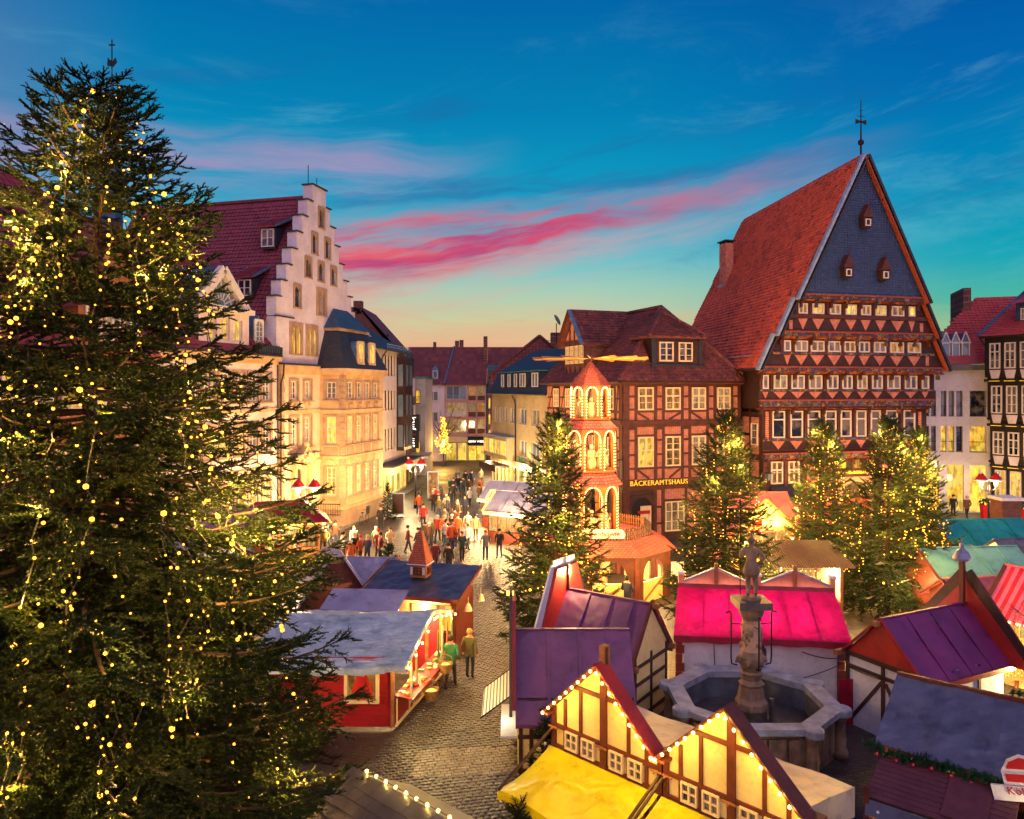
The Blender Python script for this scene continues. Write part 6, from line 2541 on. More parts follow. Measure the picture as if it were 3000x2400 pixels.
def spruce(name, label, loc, h, rfun, seed, whorl, per, lat, twig_n, twig_len, nl, nw, z_lo, needle, group=None, lean=(0, 0), side=2, pitch=(38, -16), cull=None):
 rng = np.random.default_rng(seed)
 rr = random.Random(seed)
 root = thing(name, label, 'tree', loc, 0, group)
 b = MB()
 n = 14
 b.tube([(lean[0] * (i / n) ** 1.5, lean[1] * (i / n) ** 1.5, h * i / n) for i in range(n + 1)], [max(.015, h * .016 * (1 - .97 * i / n)) for i in range(n + 1)], 9)
 b.obj('trunk', M_['bark'], root, smooth=True)
 limbs = MB()
 tmpl = [twig_template(rng, twig_n, twig_len, nl, nw, side) for _ in range(5)]
 P_, Rm, Sc = [], [], []
 tips = []

 def frame(d, roll):
  d = d.normalized()
  up = Vector((0, 0, 1))
  a = up.cross(d)
  if a.length < .05:
   a = Vector((1, 0, 0)).cross(d)
  a.normalize()
  c = d.cross(a)
  ca, sa = math.cos(roll), math.sin(roll)
  a2, c2 = a * ca + c * sa, c * ca - a * sa
  return (d, a2, c2)
 z = z_lo
 while z < h * .985:
  t = z / h
  Rz = rfun(z)
  k = max(4, int(per * (.75 + .5 * (1 - t))))
  a0 = rr.uniform(0, 6.28)
  for q in range(k):
   az_ = a0 + q * 2 * math.pi / k + rr.uniform(-.3, .3)
   L = Rz * rr.uniform(.72, 1.14)
   if rr.random() < .08:
    L *= 1.15
   zz = z + rr.uniform(-.5, .5) * whorl
   if cull and cull(az_, zz, L):
    continue
   p0 = pitch[1] + (pitch[0] - pitch[1]) * t ** 1.6 + rr.uniform(-6, 6)
   hx, hy = math.cos(az_), math.sin(az_)
   ox, oy = lean[0] * t ** 1.5, lean[1] * t ** 1.5
   dro = (1 - t) * .22 * L
   up_ = .20 * L * (1 - t * .4)
   pts = []
   m = max(5, int(L / .35) + 3)
   for i in range(m + 1):
    s = i / m
    pts.append(Vector((ox + hx * L * s, oy + hy * L * s, zz + math.tan(R(p0)) * L * s - dro * s * (1.6 - s) + up_ * s ** 3)))
   limbs.tube(pts, [max(.006, .012 + .011 * L * (1 - i / m)) for i in range(m + 1)], 4, cap=False)
   tips.append((pts[-1], pts[int(m * .6)], az_, zz))
   # branchlets fan out both sides
   s = .16 if L > 1 else .08
   flip = 1
   while s < 1.0:
    f = s * m
    i = min(int(f), m - 1)
    p = pts[i].lerp(pts[i + 1], f - i)
    d = (pts[i + 1] - pts[i]).normalized()
    sidev = d.cross(Vector((0, 0, 1))).normalized()
    l2 = (.42 * L * (1 - s) * (.55 + s) + .16 + .05 * L) * rr.uniform(.7, 1.15)
    flip = -flip
    dd = (d * .72 + sidev * flip * .72 + Vector((0, 0, rr.uniform(-.6, .28) - .12 * (1 - t)))).normalized()
    nt = max(1, int(l2 / (twig_len * .62) + .5))
    for w in range(nt):
     u = (w + .25) / nt
     pp = p + dd * (l2 * u) + Vector((0, 0, -.16 * l2 * u * u * (1.2 - t)))
     if w % 2 or nt < 3:
      d3 = (dd + sidev * flip * rr.uniform(-.5, .3) + d * rr.uniform(-.1, .4) + Vector((0, 0, rr.uniform(-.25, .12)))).normalized()
     else:
      d3 = (dd + d * rr.uniform(.2, .8) + Vector((0, 0, rr.uniform(-.2, .15)))).normalized()
     P_.append(pp)
     Rm.append(frame(d3, rr.uniform(-.5, .5)))
     Sc.append(rr.uniform(.8, 1.2))
    s += lat / L * rr.uniform(.7, 1.25)
   for w in range(3):
    d3 = (pts[-1] - pts[-2]).normalized() + Vector((rr.uniform(-.2, .2), rr.uniform(-.2, .2), rr.uniform(.0, .35)))
    P_.append(pts[-1] - d3 * twig_len * .35 * w)
    Rm.append(frame(d3, rr.uniform(-.5, .5)))
    Sc.append(1.15)
  z += whorl * (1.0 - .35 * t)
 # leader
 for w in range(6):
  d3 = Vector((rr.uniform(-.6, .6), rr.uniform(-.6, .6), 1.0))
  for q in range(3):
   P_.append(Vector((lean[0], lean[1], h - .5)) + d3.normalized() * twig_len * .7 * q)
   Rm.append(frame(d3, 0))
   Sc.append(1.1)
 o = limbs.obj('branches', M_['bark'], root)
 o['kind'] = 'stuff'
 P_ = np.array([tuple(p) for p in P_])
 A = np.array([[tuple(x) for x in r] for r in Rm])      # rows = axes
 Sc = np.array(Sc)
 pick = rng.integers(0, len(tmpl), len(P_))
 allv = []
 for ti, tm in enumerate(tmpl):
  idx = np.where(pick == ti)[0]
  if not len(idx):
   continue
  pts = tm.reshape(-1, 3)
  w = np.einsum('kc,ncd->nkd', pts, A[idx]) * Sc[idx][:, None, None] + P_[idx][:, None, :]
  allv.append(w.reshape(-1, 3))
 V = np.concatenate(allv)
 F = np.arange(len(V)).reshape(-1, 3)
 c = link('crown', np_mesh('crown', V, F, [needle]), root)
 return root, tips, P_


def fairy_lights(label, root_loc, pts, r, bulb, lamps, watt, wires=None, color=(1.0, .50, .10)):
 o = thing('fairy_lights', label, 'fairy lights', root_loc, 0, 'fairy lights on the trees')
 V0, F0 = ico_geo(1.0)
 V0, F0 = np.array(V0), np.array(F0)
 pts = np.asarray(pts)
 rng = np.random.default_rng(5)
 rad = r * rng.uniform(.7, 1.2, len(pts)) * np.where(rng.random(len(pts)) < .1, 1.8, 1.0)
 V = (V0[None] * rad[:, None, None] + pts[:, None, :]).reshape(-1, 3)
 F = (F0[None] + (np.arange(len(pts)) * len(V0))[:, None, None]).reshape(-1, 3)
 k = link('bulbs', np_mesh('bulbs', V, F, [bulb]), o)
 k['kind'] = 'stuff'
 if wires:
  w = MB()
  for line in wires:
   w.tube(line, .008 + r * .08, 3, cap=False)
  w.obj('wire', M_['wire'], o)['kind'] = 'stuff'
 for p in lamps:
  lamp(p, watt, color, r, o, 'fairy_glow')
 return o


def big_r(z):
 # outline of the giant spruce, read off its silhouette
 zs = [0, 2.9, 4.5, 7.1, 9.0, 10.3, 12.0, 13.4, 14.3, 15.2, 15.8]
 rs = [5.0, 4.9, 4.3, 4.1, 3.1, 2.75, 2.25, 1.6, 1.15, .7, .3]
 return float(np.interp(z, zs, rs))


BT = (-8.0, 14.0, 0.0)


def cull_far(az_, z, L):
 # limbs on the far side that the near ones cover are thinned out
 return math.sin(az_) > .35 and math.cos(az_) < .5 and hash((round(az_, 2), round(z, 2))) % 5 < 2


big, tips, tw = spruce('giant_spruce', 'giant dark green spruce covered in warm fairy lights in the left foreground', BT, 15.7, big_r, 11,
                       .33, 8, .125, 14, .21, .042, .026, 1.3, M_['needle'], lean=(.32, 0), pitch=(26, -12), cull=cull_far)
rb = random.Random(21)
lights, wires = [], []
for k in range(120):
 a = -math.pi / 2 + rb.uniform(-2.0, 2.0)
 z = rb.uniform(1.5, 15.6)
 ln = rb.uniform(1.2, 4.2)
 f = rb.uniform(.62, .97)
 line = []
 while ln > 0 and z > 1.2:
  rr_ = big_r(z) * f + rb.uniform(-.14, .12)
  p = Vector((.32 * (z / 16) ** 1.5 + rr_ * math.cos(a), rr_ * math.sin(a), z + rb.uniform(-.04, .04)))
  line.append(p)
  if rb.random() < .86:
   lights.append(p)
  z -= rb.uniform(.2, .34)
  a += rb.uniform(-.045, .045)
  ln -= .28
 if len(line) > 3 and rb.random() < .7:
  wires.append(line)
for k in range(260):
 i = rb.randrange(len(tw))
 if tw[i][1] < 1.5:
  lights.append(Vector(tw[i]) + Vector((0, 0, -.03)))
glow_pts = rb.sample([p for p in lights if p.y < 1.5], 64)
fairy_lights('warm fairy lights strung through the giant spruce in the left foreground', BT, [tuple(p) for p in lights], .025, M_['bulb'],
             [p + Vector((p.x * .08, p.y * .08, .12)) for p in glow_pts], 6.5, wires)


def market_tree(label, llabel, x, y, h, r, seed):
 def rf(z):
  t = z / h
  return max(.16, r * 1.1 * (1 - t) ** .74 * (1.0 if t > .14 else .8 + t * 1.4))
 root, tp, twg = spruce('market_spruce', label, (x, y, 0), h, rf, seed, .34, 8, .2, 10, .35, .07, .03, .9, M_['needle2'],
                           'lit spruces among the stalls', (.1, 0), 2, (40, -12))
 rg = random.Random(seed)
 pts, line, lines = [], [], []
 # one long garland wound round the tree in sagging loops
 turns = 8
 N = int(turns * 40)
 for i in range(N):
  t = i / N
  zz = h * (.17 + .82 * t)
  zz += .24 * math.sin(i * .55 + seed) * (1 - t)
  rr_ = rf(min(zz, h * .99)) * (.88 + .1 * math.sin(i * 1.3)) + .05
  a = t * turns * 2 * math.pi + .25 * math.sin(i * .31)
  p = Vector((.1 * t + rr_ * math.cos(a), rr_ * math.sin(a), zz))
  if (i % int(1 + 2 * t)) == 0:
   pts.append(p)
  line.append(p)
 for k in range(24):
  zz = h * rg.uniform(.25, .95)
  rr_ = rf(zz) * rg.uniform(.8, 1)
  a = -math.pi / 2 + rg.uniform(-1.5, 1.5)
  for q in range(3):
   pts.append(Vector((rr_ * math.cos(a), rr_ * math.sin(a), zz - q * .13)))
 gl = [p + Vector((p.x * .5, p.y * .5, .0)) for p in rg.sample([q for q in pts if q.y < 0], 8) + rg.sample([q for q in pts if q.y > 0], 7)]
 fairy_lights(llabel, (x, y, 0), [tuple(p) for p in pts], .026, M_['bulb'], gl, 16.0, [line])


market_tree('lit spruce standing in front of the wooden Christmas pyramid', 'garland of warm lights on the spruce in front of the pyramid', 1.75, 30.8, 8.9, 2.35, 31)
market_tree("lit spruce in front of the bakers' house and left of the statue lance", "garland of warm lights on the spruce before the bakers' house", 8.95, 31.7, 8.95, 2.45, 32)
market_tree('lit spruce in front of the guild house portal, left of the other two', 'garland of warm lights on the spruce left of the guild house portal', 15.6, 37.8, 8.3, 2.2, 33)
market_tree('full lit spruce right of the guild house portal, nearest of the pair', 'garland of warm lights on the near spruce right of the portal', 16.6, 33.2, 8.6, 2.3, 34)
market_tree('narrow lit spruce half hidden behind the one right of the portal', 'garland of warm lights on the rear spruce right of the portal', 19.9, 37.0, 7.9, 1.9, 35)


# small spruces standing between the stalls
def little_spruce(label, x, y, h, r, seed, baubles=0):
 root, tp, twg = spruce('little_spruce', label, (x, y, 0), h, lambda z: max(.06, r * (1 - z / h) ** .9), seed, .22, 6, .15, 9, .18, .04, .018, .15, M_['needle'],
                           'small unlit spruces between the stalls', (0, 0), 2, (40, 0))
 rg = random.Random(seed)
 for k in range(baubles):
  z = h * rg.uniform(.2, .8)
  a = -math.pi / 2 + rg.uniform(-1.3, 1.3)
  rr_ = r * (1 - z / h) ** .9
  me = bulb_mesh(.045, M_['hat_white'])
  link('bauble', me, root, T((rr_ * math.cos(a), rr_ * math.sin(a), z)))


little_spruce('small spruce with white baubles beside the front yellow stall', .85, 18.75, 1.75, .55, 41, 9)
little_spruce('small bare-tipped spruce under the yellow awning at the lower edge', .15, 16.3, 1.0, .6, 42)
little_spruce('small dark spruce at the foot of the red cloth stall', -5.75, 20.7, 2.3, .8, 43)
little_spruce('low spruce beside the red cloth stall wall', -6.4, 20.2, 1.5, .8, 44)
little_spruce('potted spruce in the crowd behind the turret stall', -6.6, 40.0, 1.8, .7, 45)
little_spruce('potted spruce by the poster in the street', -9.6, 58.0, 2.6, .8, 46)


# bare tree reaching in from the right edge
def bare_tree():
 root = thing('bare_tree', 'leafless tree with thin reddish twigs reaching in from the right edge', 'tree', (16.4, 21.0, 0))
 rg = random.Random(9)
 b = MB()
 b.tube([(0, 0, 0), (.05, 0, 1.2), (-.05, 0, 2.3)], [.12, .1, .08], 7)
 b.obj('trunk', M_['bark'], root)
 t = MB()

 def grow(p, d, L, rad, n):
  pts = [p]
  for k in range(5):
   d = (d + Vector((rg.uniform(-.25, .25), rg.uniform(-.2, .2), rg.uniform(-.12, .22)))).normalized()
   pts.append(pts[-1] + d * L / 5)
  t.tube(pts, [rad * (1 - .13 * i) for i in range(6)], 4, cap=False)
  if n:
   for k in range(5):
    q = pts[rg.randint(1, 5)]
    nd = (d + Vector((rg.uniform(-.9, .6), rg.uniform(-.7, .7), rg.uniform(-.3, .8)))).normalized()
    grow(q, nd, L * .62, rad * .5, n - 1)
 for k in range(5):
  grow(Vector((-.05, 0, 2.3)), Vector((-1.0 + .25 * k, rg.uniform(-.5, .5), .45 + .3 * (k % 2))), 1.6, .05, 3)
 o = t.obj('branches', M_['bark'], root)
 o['kind'] = 'stuff'


bare_tree()

# ------------------------------------------------------------------ market stalls
def gable_hut(root, L, D, ez, rz, wallm, roofm, ov=.25, side_ov=.15, thick=.04, floor=0.0, sag=0.04):
 """walls + gabled roof; ridge along local x, front at y=0"""
 b = MB()
 m = D / 2
 b.prism([(0, floor), (D, floor), (D, ez), (m, rz - .06), (0, ez)], 0, L, M=T((0, 0, 0)) @ RZ(90) @ Matrix.Scale(-1, 4, (0, 1, 0)))
 wo = MB()
 for x in (0, L):
  p = [(x, 0, floor), (x, D, floor), (x, D, ez), (x, m, rz - .06), (x, 0, ez)]
  wo.face(p if x else p[::-1])
 wo.face([(0, 0, floor), (L, 0, floor), (L, 0, ez), (0, 0, ez)])
 wo.face([(L, D, floor), (0, D, floor), (0, D, ez), (L, D, ez)])
 w = wo.obj('wall', wallm, root)
 sl = (rz - ez) / m
 nx = 14
 ny = 8
 roofs = []
 for s in (0, 1):
  r = MB()
  V, F = [], []
  for j in range(ny + 1):
   for i in range(nx + 1):
    t = j / ny
    x = -side_ov + (L + 2 * side_ov) * i / nx
    y = -ov + (m + ov) * t
    z = ez - ov * sl + (rz - ez + ov * sl) * t
    z += -sag * math.sin(math.pi * t) * (.6 + .4 * math.sin(i * 2.1 + j)) + .018 * math.sin(i * 1.7 + j * .9)
    if s:
     y = D - y
    V.append((x, y, z + .02))
  for j in range(ny):
   for i in range(nx):
    a = j * (nx + 1) + i
    q = (a, a + 1, a + nx + 2, a + nx + 1)
    F.append(q if not s else q[::-1])
  r.add(V, F)
  # hem
  lo = [V[i] for i in range(nx + 1)]
  for i in range(nx):
   p = [(lo[i][0], lo[i][1], lo[i][2] - .10), (lo[i + 1][0], lo[i + 1][1], lo[i + 1][2] - .10), lo[i + 1], lo[i]]
   r.face(p if not s else p[::-1])
  roofs.append(r.obj('roof', roofm, root, smooth=True))
 for s in (0, 1):
  for f in (.27, .55, .8):
   x = L * f
   y0, y1 = (-ov, m) if not s else (D + ov, m)
   barobj('seam', roofm, root, (x, y0, ez - ov * sl + .045), (x + .02, y1, rz + .035), .07, .03)
 barobj('ridge_batten', roofm, root, (-side_ov, m, rz + .03), (L + side_ov, m, rz + .03), .09, .05)
 return w, roofs


def timber_grid(root, F, us, zs, u0, u1, z0, z1, m, w=.09, out=.04):
 for u in us:
  beam(root, F, u, z0, u, z1, w, out, m)
 for z in zs:
  beam(root, F, u0, z, u1, z, w, out + .005, m)


# ---- red cloth stall with blue-grey tarpaulin
def red_stall():
 root = thing('cloth_stall', 'red wooden stall with blue-grey tarpaulin roof selling cloth and baskets', 'market stall', (-7.1, 22.0, 0), 0)
 # local: x to the right, y away; plan sheared so the selling side runs up the lane
 A, B, C, Dp = (0, 0), (3.6, 0), (4.6, 4.35), (1.0, 4.5)
 ez = 2.15
 b = MB()
 for p, q in ((A, B), (C, Dp), (Dp, A)):
  b.face([(p[0], p[1], .1), (q[0], q[1], .1), (q[0], q[1], ez), (p[0], p[1], ez)])
 b.face([(B[0], B[1], .1), (C[0], C[1], .1), (C[0], C[1], .95), (B[0], B[1], .95)])
 b.obj('wall', M_['red_paint'], root)
 for k in range(15):
  block('board_gap', M_['tarp_red'], root, 0.6, 3.6, -.008, .01, .2 + k * .13, .208 + k * .13)
 # show window in the end wall
 window(root, ID, 2.2, .82, 1.02, 1.25, M_['lit_warm'], M_['cream_frame'], 1, 1, None, .1, .03, -.06)
 dress = MB()
 dress.lathe([(.34, 0), (.3, .25), (.18, .6), (.1, .85), (.02, .9)], 9, 0, Matrix.Diagonal((1, .25, 1, 1)))
 dress.obj('hanging_dress', M_['hat_red'], root, T((2.72, -.1, .98)))
 # roof: ridge over the middle
 rid = 2.85
 V, F = [], []
 nx, ny = 16, 14
 rg = random.Random(2)
 for j in range(ny + 1):
  for i in range(nx + 1):
   s, t = i / nx, j / ny
   yy = -.45 + 5.3 * t
   x0 = -.7 + .95 * t
   x1 = 4.05 + .95 * t
   z = ez - .1 + (rid - ez + .1) * (1 - abs(t - .52) / .52) - .05 * math.sin(s * math.pi * 6) * .5 + rg.uniform(-.018, .018)
   z -= .08 * math.sin(math.pi * s)
   V.append((x0 + (x1 - x0) * s, yy, z))
 for j in range(ny):
  for i in range(nx):
   a = j * (nx + 1) + i
   F.append((a, a + 1, a + nx + 2, a + nx + 1))
 r = MB()
 r.add(V, F)
 for i in range(nx):
  p, q = V[i], V[i + 1]
  r.face([(p[0], p[1] - .02, p[2] - .18), (q[0], q[1] - .02, q[2] - .18 - .03 * (i % 2)), q, p])
 for j in range(ny):
  p, q = V[j * (nx + 1) + nx], V[(j + 1) * (nx + 1) + nx]
  r.face([(p[0] + .02, p[1], p[2] - .12), (q[0] + .02, q[1], q[2] - .12), q, p])
 r.obj('roof', M_['tarp_blue'], root)
 # posts of the open side, counter boards, panel strips
 for t in (0, .34, .67, 1):
  x, y = B[0] + (C[0] - B[0]) * t, B[1] + (C[1] - B[1]) * t
  block('post', M_['oakwood'], root, x - .05, x + .05, y - .05, y + .05, .1, ez)
 cnt = MB()
 cnt.face([(3.65, .1, .98), (4.2, .0, .9), (5.15, 4.3, .9), (4.6, 4.35, .98)])
 cnt.face([(4.2, .0, .9), (4.2, .0, .82), (5.15, 4.3, .82), (5.15, 4.3, .9)])
 cnt.obj('counter', M_['red_board'], root)
 for t in (0.02, .25, .5, .75, .98):
  x, y = B[0] + .1 + (C[0] - B[0]) * t, B[1] + (C[1] - B[1]) * t
  barobj('panel_strip', M_['cream_frame'], root, (x, y, .1), (x, y, .9), .06, .04)
 barobj('panel_strip', M_['cream_frame'], root, (3.7, 0, .12), (4.72, 4.35, .12), .06, .04)
 lamp((3.3, 1.2, 1.95), 16, (1, .72, .32), .1, root)
 lamp((3.9, 3.2, 1.95), 16, (1, .72, .32), .1, root)
 # hanging cloths
 cols = [((214, 206, 170), 'pale'), ((196, 188, 120), 'straw'), ((70, 130, 70), 'green'), ((222, 206, 150), 'cream'), ((150, 90, 60), 'brown'), ((120, 150, 90), 'sage')]
 for k, (t, ln) in enumerate(((.06, 1.3), (.16, .9), (.62, .95), (.72, 1.1), (.84, .8), (.95, 1.0))):
  x, y = B[0] + .45 + (C[0] - B[0]) * t, B[1] + (C[1] - B[1]) * t
  m = mat('cloth_' + cols[k][1], cols[k][0], None, 6, .8, .2)
  c = MB()
  n = 6
  for i in range(n):
   y0, y1 = -.2 + .4 * i / n, -.2 + .4 * (i + 1) / n
   d0, d1 = .05 * math.sin(i * 1.9), .05 * math.sin((i + 1) * 1.9)
   c.face([(d0, y0, -ln), (d1, y1, -ln + .05), (d1 * .5, y1 * .6, 0), (d0 * .5, y0 * .6, 0)])
  o = c.obj('hanging_cloth', m, None, root.matrix_basis @ T((x, y, 2.05)))
  tag(o, '%s cloth hanging on the lane side of the red stall' % cols[k][1], 'cloth', 'cloths hanging at the red stall')
 rgs = random.Random(4)
 WC = [('straw', (214, 186, 110)), ('red', (176, 60, 40)), ('cream', (230, 214, 160)), ('olive', (90, 120, 60)), ('brown', (150, 80, 50)), ('amber', (206, 150, 70)), ('crimson', (190, 40, 50)), ('white', (240, 226, 190)), ('umber', (110, 70, 44))]
 for k in range(27):
  t = rgs.uniform(.02, .98)
  off = rgs.uniform(.08, .5)
  x, y = B[0] + off + (C[0] - B[0]) * t, B[1] + (C[1] - B[1]) * t
  cn, cc = WC[k // 3]
  m = bpy.data.materials.get('ware_' + cn) or mat('ware_' + cn, cc, None, 8, .6)
  w = MB()
  if k % 3 == 0:
   w.lathe([(.05, 0), (.09, .06), (.07, .12), (.02, .15)], 8)
  elif k % 3 == 1:
   w.box(-.09, .09, -.06, .06, 0, .07)
  else:
   w.lathe([(.08, 0), (.1, .05), (.09, .05)], 8)
  o = w.obj('ware', m, None, root.matrix_basis @ T((x, y, .955 - (off - .08) * .14)) @ RZ(rgs.uniform(0, 180)))
  tag(o, '%s %s lying on the counter of the red cloth stall' % (cn, ('jar', 'packet', 'bowl')[k % 3]), 'ware', 'wares on the red stall counter')
 wk = mat('wicker', (176, 132, 72), (130, 92, 48), 14, .8, .8, 70)
 for k, (t, nm) in enumerate(((.26, 'wicker basket of small goods at the counter corner of the red stall'), (.58, 'round wicker basket further up the red stall counter'))):
  x, y = B[0] + .75 + (C[0] - B[0]) * t, B[1] + (C[1] - B[1]) * t
  bo = thing('wicker_basket', nm, 'basket', tuple(root.matrix_basis @ Vector((x, y, .45 + .3 * k))), 0, 'baskets at the red stall')
  w = MB()
  w.lathe([(.16, 0), (.24, .3), (.22, .3), (.15, .04)], 14)
  w.obj('body', wk, bo)
  w = MB()
  w.tube([(-.23, 0, .28), (-.2, 0, .5), (0, 0, .6), (.2, 0, .5), (.23, 0, .28)], .015, 5)
  w.obj('handle', wk, bo)
  w = MB()
  w.sphere((0, 0, .2), .19, 8, sz=.6)
  w.obj('contents', M_['cream_board'], bo)
 base = root.matrix_basis
 pts = []
 for t in (.0, .12, .24, .36, .5, .56, .66, .77, .88, 1.0):
  yy = -.35 + 5.0 * t
  pts.append(base @ Vector((4.14 + .95 * t, yy, ez - .12 + .68 * (1 - abs(t - .52) / .52) - .02)))
 light_string('large bulbs along the lane side gable of the red cloth stall', pts, M_['bulb_big'], M_['wire'], .05, watt=4, every=2)


red_stall()


def garland(label, pts, r=.11, baubles=0, seed=1, n=46):
 """evergreen swag along a line, with red baubles as parts"""
 pts = [Vector(p) for p in pts]
 o = thing('evergreen_garland', label, 'garland', pts[0], 0, 'evergreen garlands on the stalls')
 rng = np.random.default_rng(seed)
 tmpl = twig_template(rng, 16, .12, .05, .014, 2).reshape(-1, 3)
 V = []
 L = sum((pts[i + 1] - pts[i]).length for i in range(len(pts) - 1))
 N = int(L * n)
 for k in range(N):
  t = k / N * (len(pts) - 1)
  i = min(int(t), len(pts) - 2)
  c = pts[i].lerp(pts[i + 1], t - i) - pts[0]
  c += Vector((0, 0, .04 * math.sin(k * .21)))
  d = Vector(rng.normal(size=3))
  d.normalize()
  ax = (pts[i + 1] - pts[i]).normalized()
  d = (d + ax * .4).normalized()
  a = d.orthogonal().normalized()
  q = d.cross(a)
  A = np.array([tuple(d), tuple(a), tuple(q)])
  V.append(tmpl @ A * (r / .11) + np.array(tuple(c)))
 V = np.concatenate(V)
 me = np_mesh('greenery', V, np.arange(len(V)).reshape(-1, 3), [M_['garland']])
 g = link('greenery', me, o)
 g['kind'] = 'stuff'
 bme = bulb_mesh(.055, M_['bauble'])
 for k in range(baubles):
  t = (k + .5) / baubles * (len(pts) - 1)
  i = min(int(t), len(pts) - 2)
  c = pts[i].lerp(pts[i + 1], t - i) - pts[0]
  link('bauble', bme, o, T(c + Vector((rng.uniform(-.03, .03), -.1, -.09))))
 return o


# ---- turret stall, half-timbered stall behind, A-frame stall
def turret_stall():
 root = thing('turret_stall', 'stall with navy blue roof carrying a little tiled turret', 'market stall', (-5.6, 28.4, 0), -15)
 L, D = 3.7, 2.3
 b = MB()
 b.box(.1, L - .1, .25, D, 0, 2.25)
 b.obj('wall', M_['stall_brown'], root)
 V, F = [], []
 for j in range(7):
  for i in range(13):
   V.append((-.1 + (L + .2) * i / 12, -.2 + (D + .5) * j / 6, 2.35 + .62 * j / 6 + .015 * math.sin(i * 1.9 + j * 2.2) - .03 * math.sin(math.pi * i / 12)))
 for j in range(6):
  for i in range(12):
   a = j * 13 + i
   F.append((a, a + 1, a + 14, a + 13))
 r = MB()
 r.add(V, F)
 ro = r.obj('roof', M_['tarp_navy'], root)
 block('roof_trim', M_['stall_brown'], root, -.15, L + .15, -.25, -.18, 2.22, 2.36)
 barobj('roof_trim', M_['stall_brown'], root, (-.15, -.2, 2.33), (-.15, D + .3, 2.96), .06, .1)
 barobj('roof_trim', M_['stall_brown'], root, (L + .15, -.2, 2.33), (L + .15, D + .3, 2.96), .06, .1)
 block('shelf_back', M_['oakwood'], root, .3, L - .3, .15, .24, 1.0, 2.1)
 for k in range(3):
  block('lit_opening', M_['lit'], root, 1.9 + k * .55, 2.35 + k * .55, .1, .16, 1.1, 2.0)
 # turret
 b = MB()
 b.box(-.33, .33, -.3, .3, 0, .5)
 t = b.obj('turret', M_['oakwood'], root, T((1.75, 1.35, 2.72)))
 for sx in (-.2,):
  window(t, ID, -.16, .12, .32, .28, M_['glass'], M_['stall_brown'], 2, 2, None, .04, .03, -.31)
 for sx in (-.29, .2):
  block('shutter', M_['white_board'], t, sx, sx + .09, -.33, -.3, .12, .4)
 window(t, T((.33, 0, 0)) @ RZ(90), -.15, .12, .3, .28, M_['glass'], M_['stall_brown'], 2, 2, None, .05, .03, -.02)
 block('turret_eave', M_['white_board'], t, -.42, .42, -.38, .38, .5, .54)
 b = MB()
 b.lathe([(.54, .54), (.12, 1.7), (.02, 1.8)], 4, 0, None, R(45))
 tr = b.obj('turret_roof', M_['tile_turret'], t)
 b = MB()
 b.sphere((0, 0, 1.84), .06, 8)
 b.obj('finial', M_['stall_brown'], t)
 lamp((2.4, -.1, 1.9), 40, (1, .66, .28), .1, root)
 # bells hanging at the lane end
 for k, (x, y) in enumerate(((3.95, .6), (4.0, 2.0))):
  b = MB()
  b.lathe([(.16, 0), (.13, .1), (.08, .22), (.02, .27)], 10)
  b.tube([(0, 0, .27), (0, 0, .5)], .01, 4)
  o = b.obj('bell', M_['cream_frame'], None, root.matrix_basis @ T((x, y, 1.75)))
  tag(o, 'yellow bell hanging from the lane end of the turret stall, %s' % ('near one' if k == 0 else 'far one'), 'bell', 'bells at the turret stall')


M_['tile_turret'] = brick_mat('turret_shingles', (190, 96, 56), (160, 76, 44), (110, 50, 30), .1, .08, .012, .7, .6)
turret_stall()


def grey_gable_stall():
 root = thing('grey_roof_stall', 'half-timbered stall with smooth lilac-grey roof behind the turret stall', 'market stall', (-7.2, 30.9, 0), -8)
 gable_hut(root, 2.1, 3.0, 2.0, 2.75, M_['white_board'], M_['tarp_lilac'], .3, .1)
 b = MB()
 FR = face_right(2.1)
 for u0, z0, u1, z1 in ((0, 1.95, 3, 1.95), (0, .1, 0, 2), (1, .1, 1, 2.4), (2, .1, 2, 2.4), (3, .1, 3, 2), (0, 1.2, 1, 2.0), (3, 1.2, 2, 2), (-.2, 1.9, 1.5, 2.8), (3.2, 1.9, 1.5, 2.8)):
  beam(root, FR, u0, z0, u1, z1, .12, .05, M_['oakwood'])
 root2 = thing('a_frame_stall', 'steep A-frame stall front with white edged dark brown boards', 'market stall', (-8.0, 28.4, 0), 20)
 b = MB()
 b.prism([(0, 0), (2.6, 0), (2.6, 1.9), (1.7, 3.3), (.9, 3.3), (0, 1.9)], 0, 1.6)
 b.obj('wall', M_['stall_brown'], root2)
 for p, q in (((2.85, -.1, 1.6), (1.6, -.1, 3.55)), ((-.25, -.1, 1.6), (1.0, -.1, 3.55))):
  barobj('verge_board', M_['tarp_lilac'], root2, p, q, .5, .08)
 b = MB()
 b.face([(2.9, -.2, 1.65), (2.9, 1.8, 1.65), (1.6, 1.8, 3.6), (1.6, -.2, 3.6)])
 b.face([(-.3, -.2, 1.65), (1.0, -.2, 3.6), (1.0, 1.8, 3.6), (-.3, 1.8, 1.65)])
 b.face([(1.0, -.2, 3.6), (1.6, -.2, 3.6), (1.6, 1.8, 3.6), (1.0, 1.8, 3.6)])
 b.obj('roof', M_['tarp_lilac'], root2)
 r3 = thing('low_roof_stall', 'low stall with pale flat roof squeezed behind the blue tarpaulin', 'market stall', (-6.6, 26.9, 0), -5)
 block('wall', M_['white_board'], r3, 0, 2.3, 0, 1.2, 0, 2.1)
 b = MB()
 b.face([(-.2, -.3, 2.2), (2.6, -.3, 2.15), (2.7, 1.2, 2.55), (-.2, 1.2, 2.55)])
 b.face([(-.2, -.3, 2.1), (2.6, -.3, 2.05), (2.6, -.3, 2.15), (-.2, -.3, 2.2)])
 b.obj('roof', M_['tarp_lilac'], r3)
 for u in (0, 1.1, 2.3):
  beam(r3, ID, u, 0, u, 2.1, .1, .04, M_['stall_brown'])


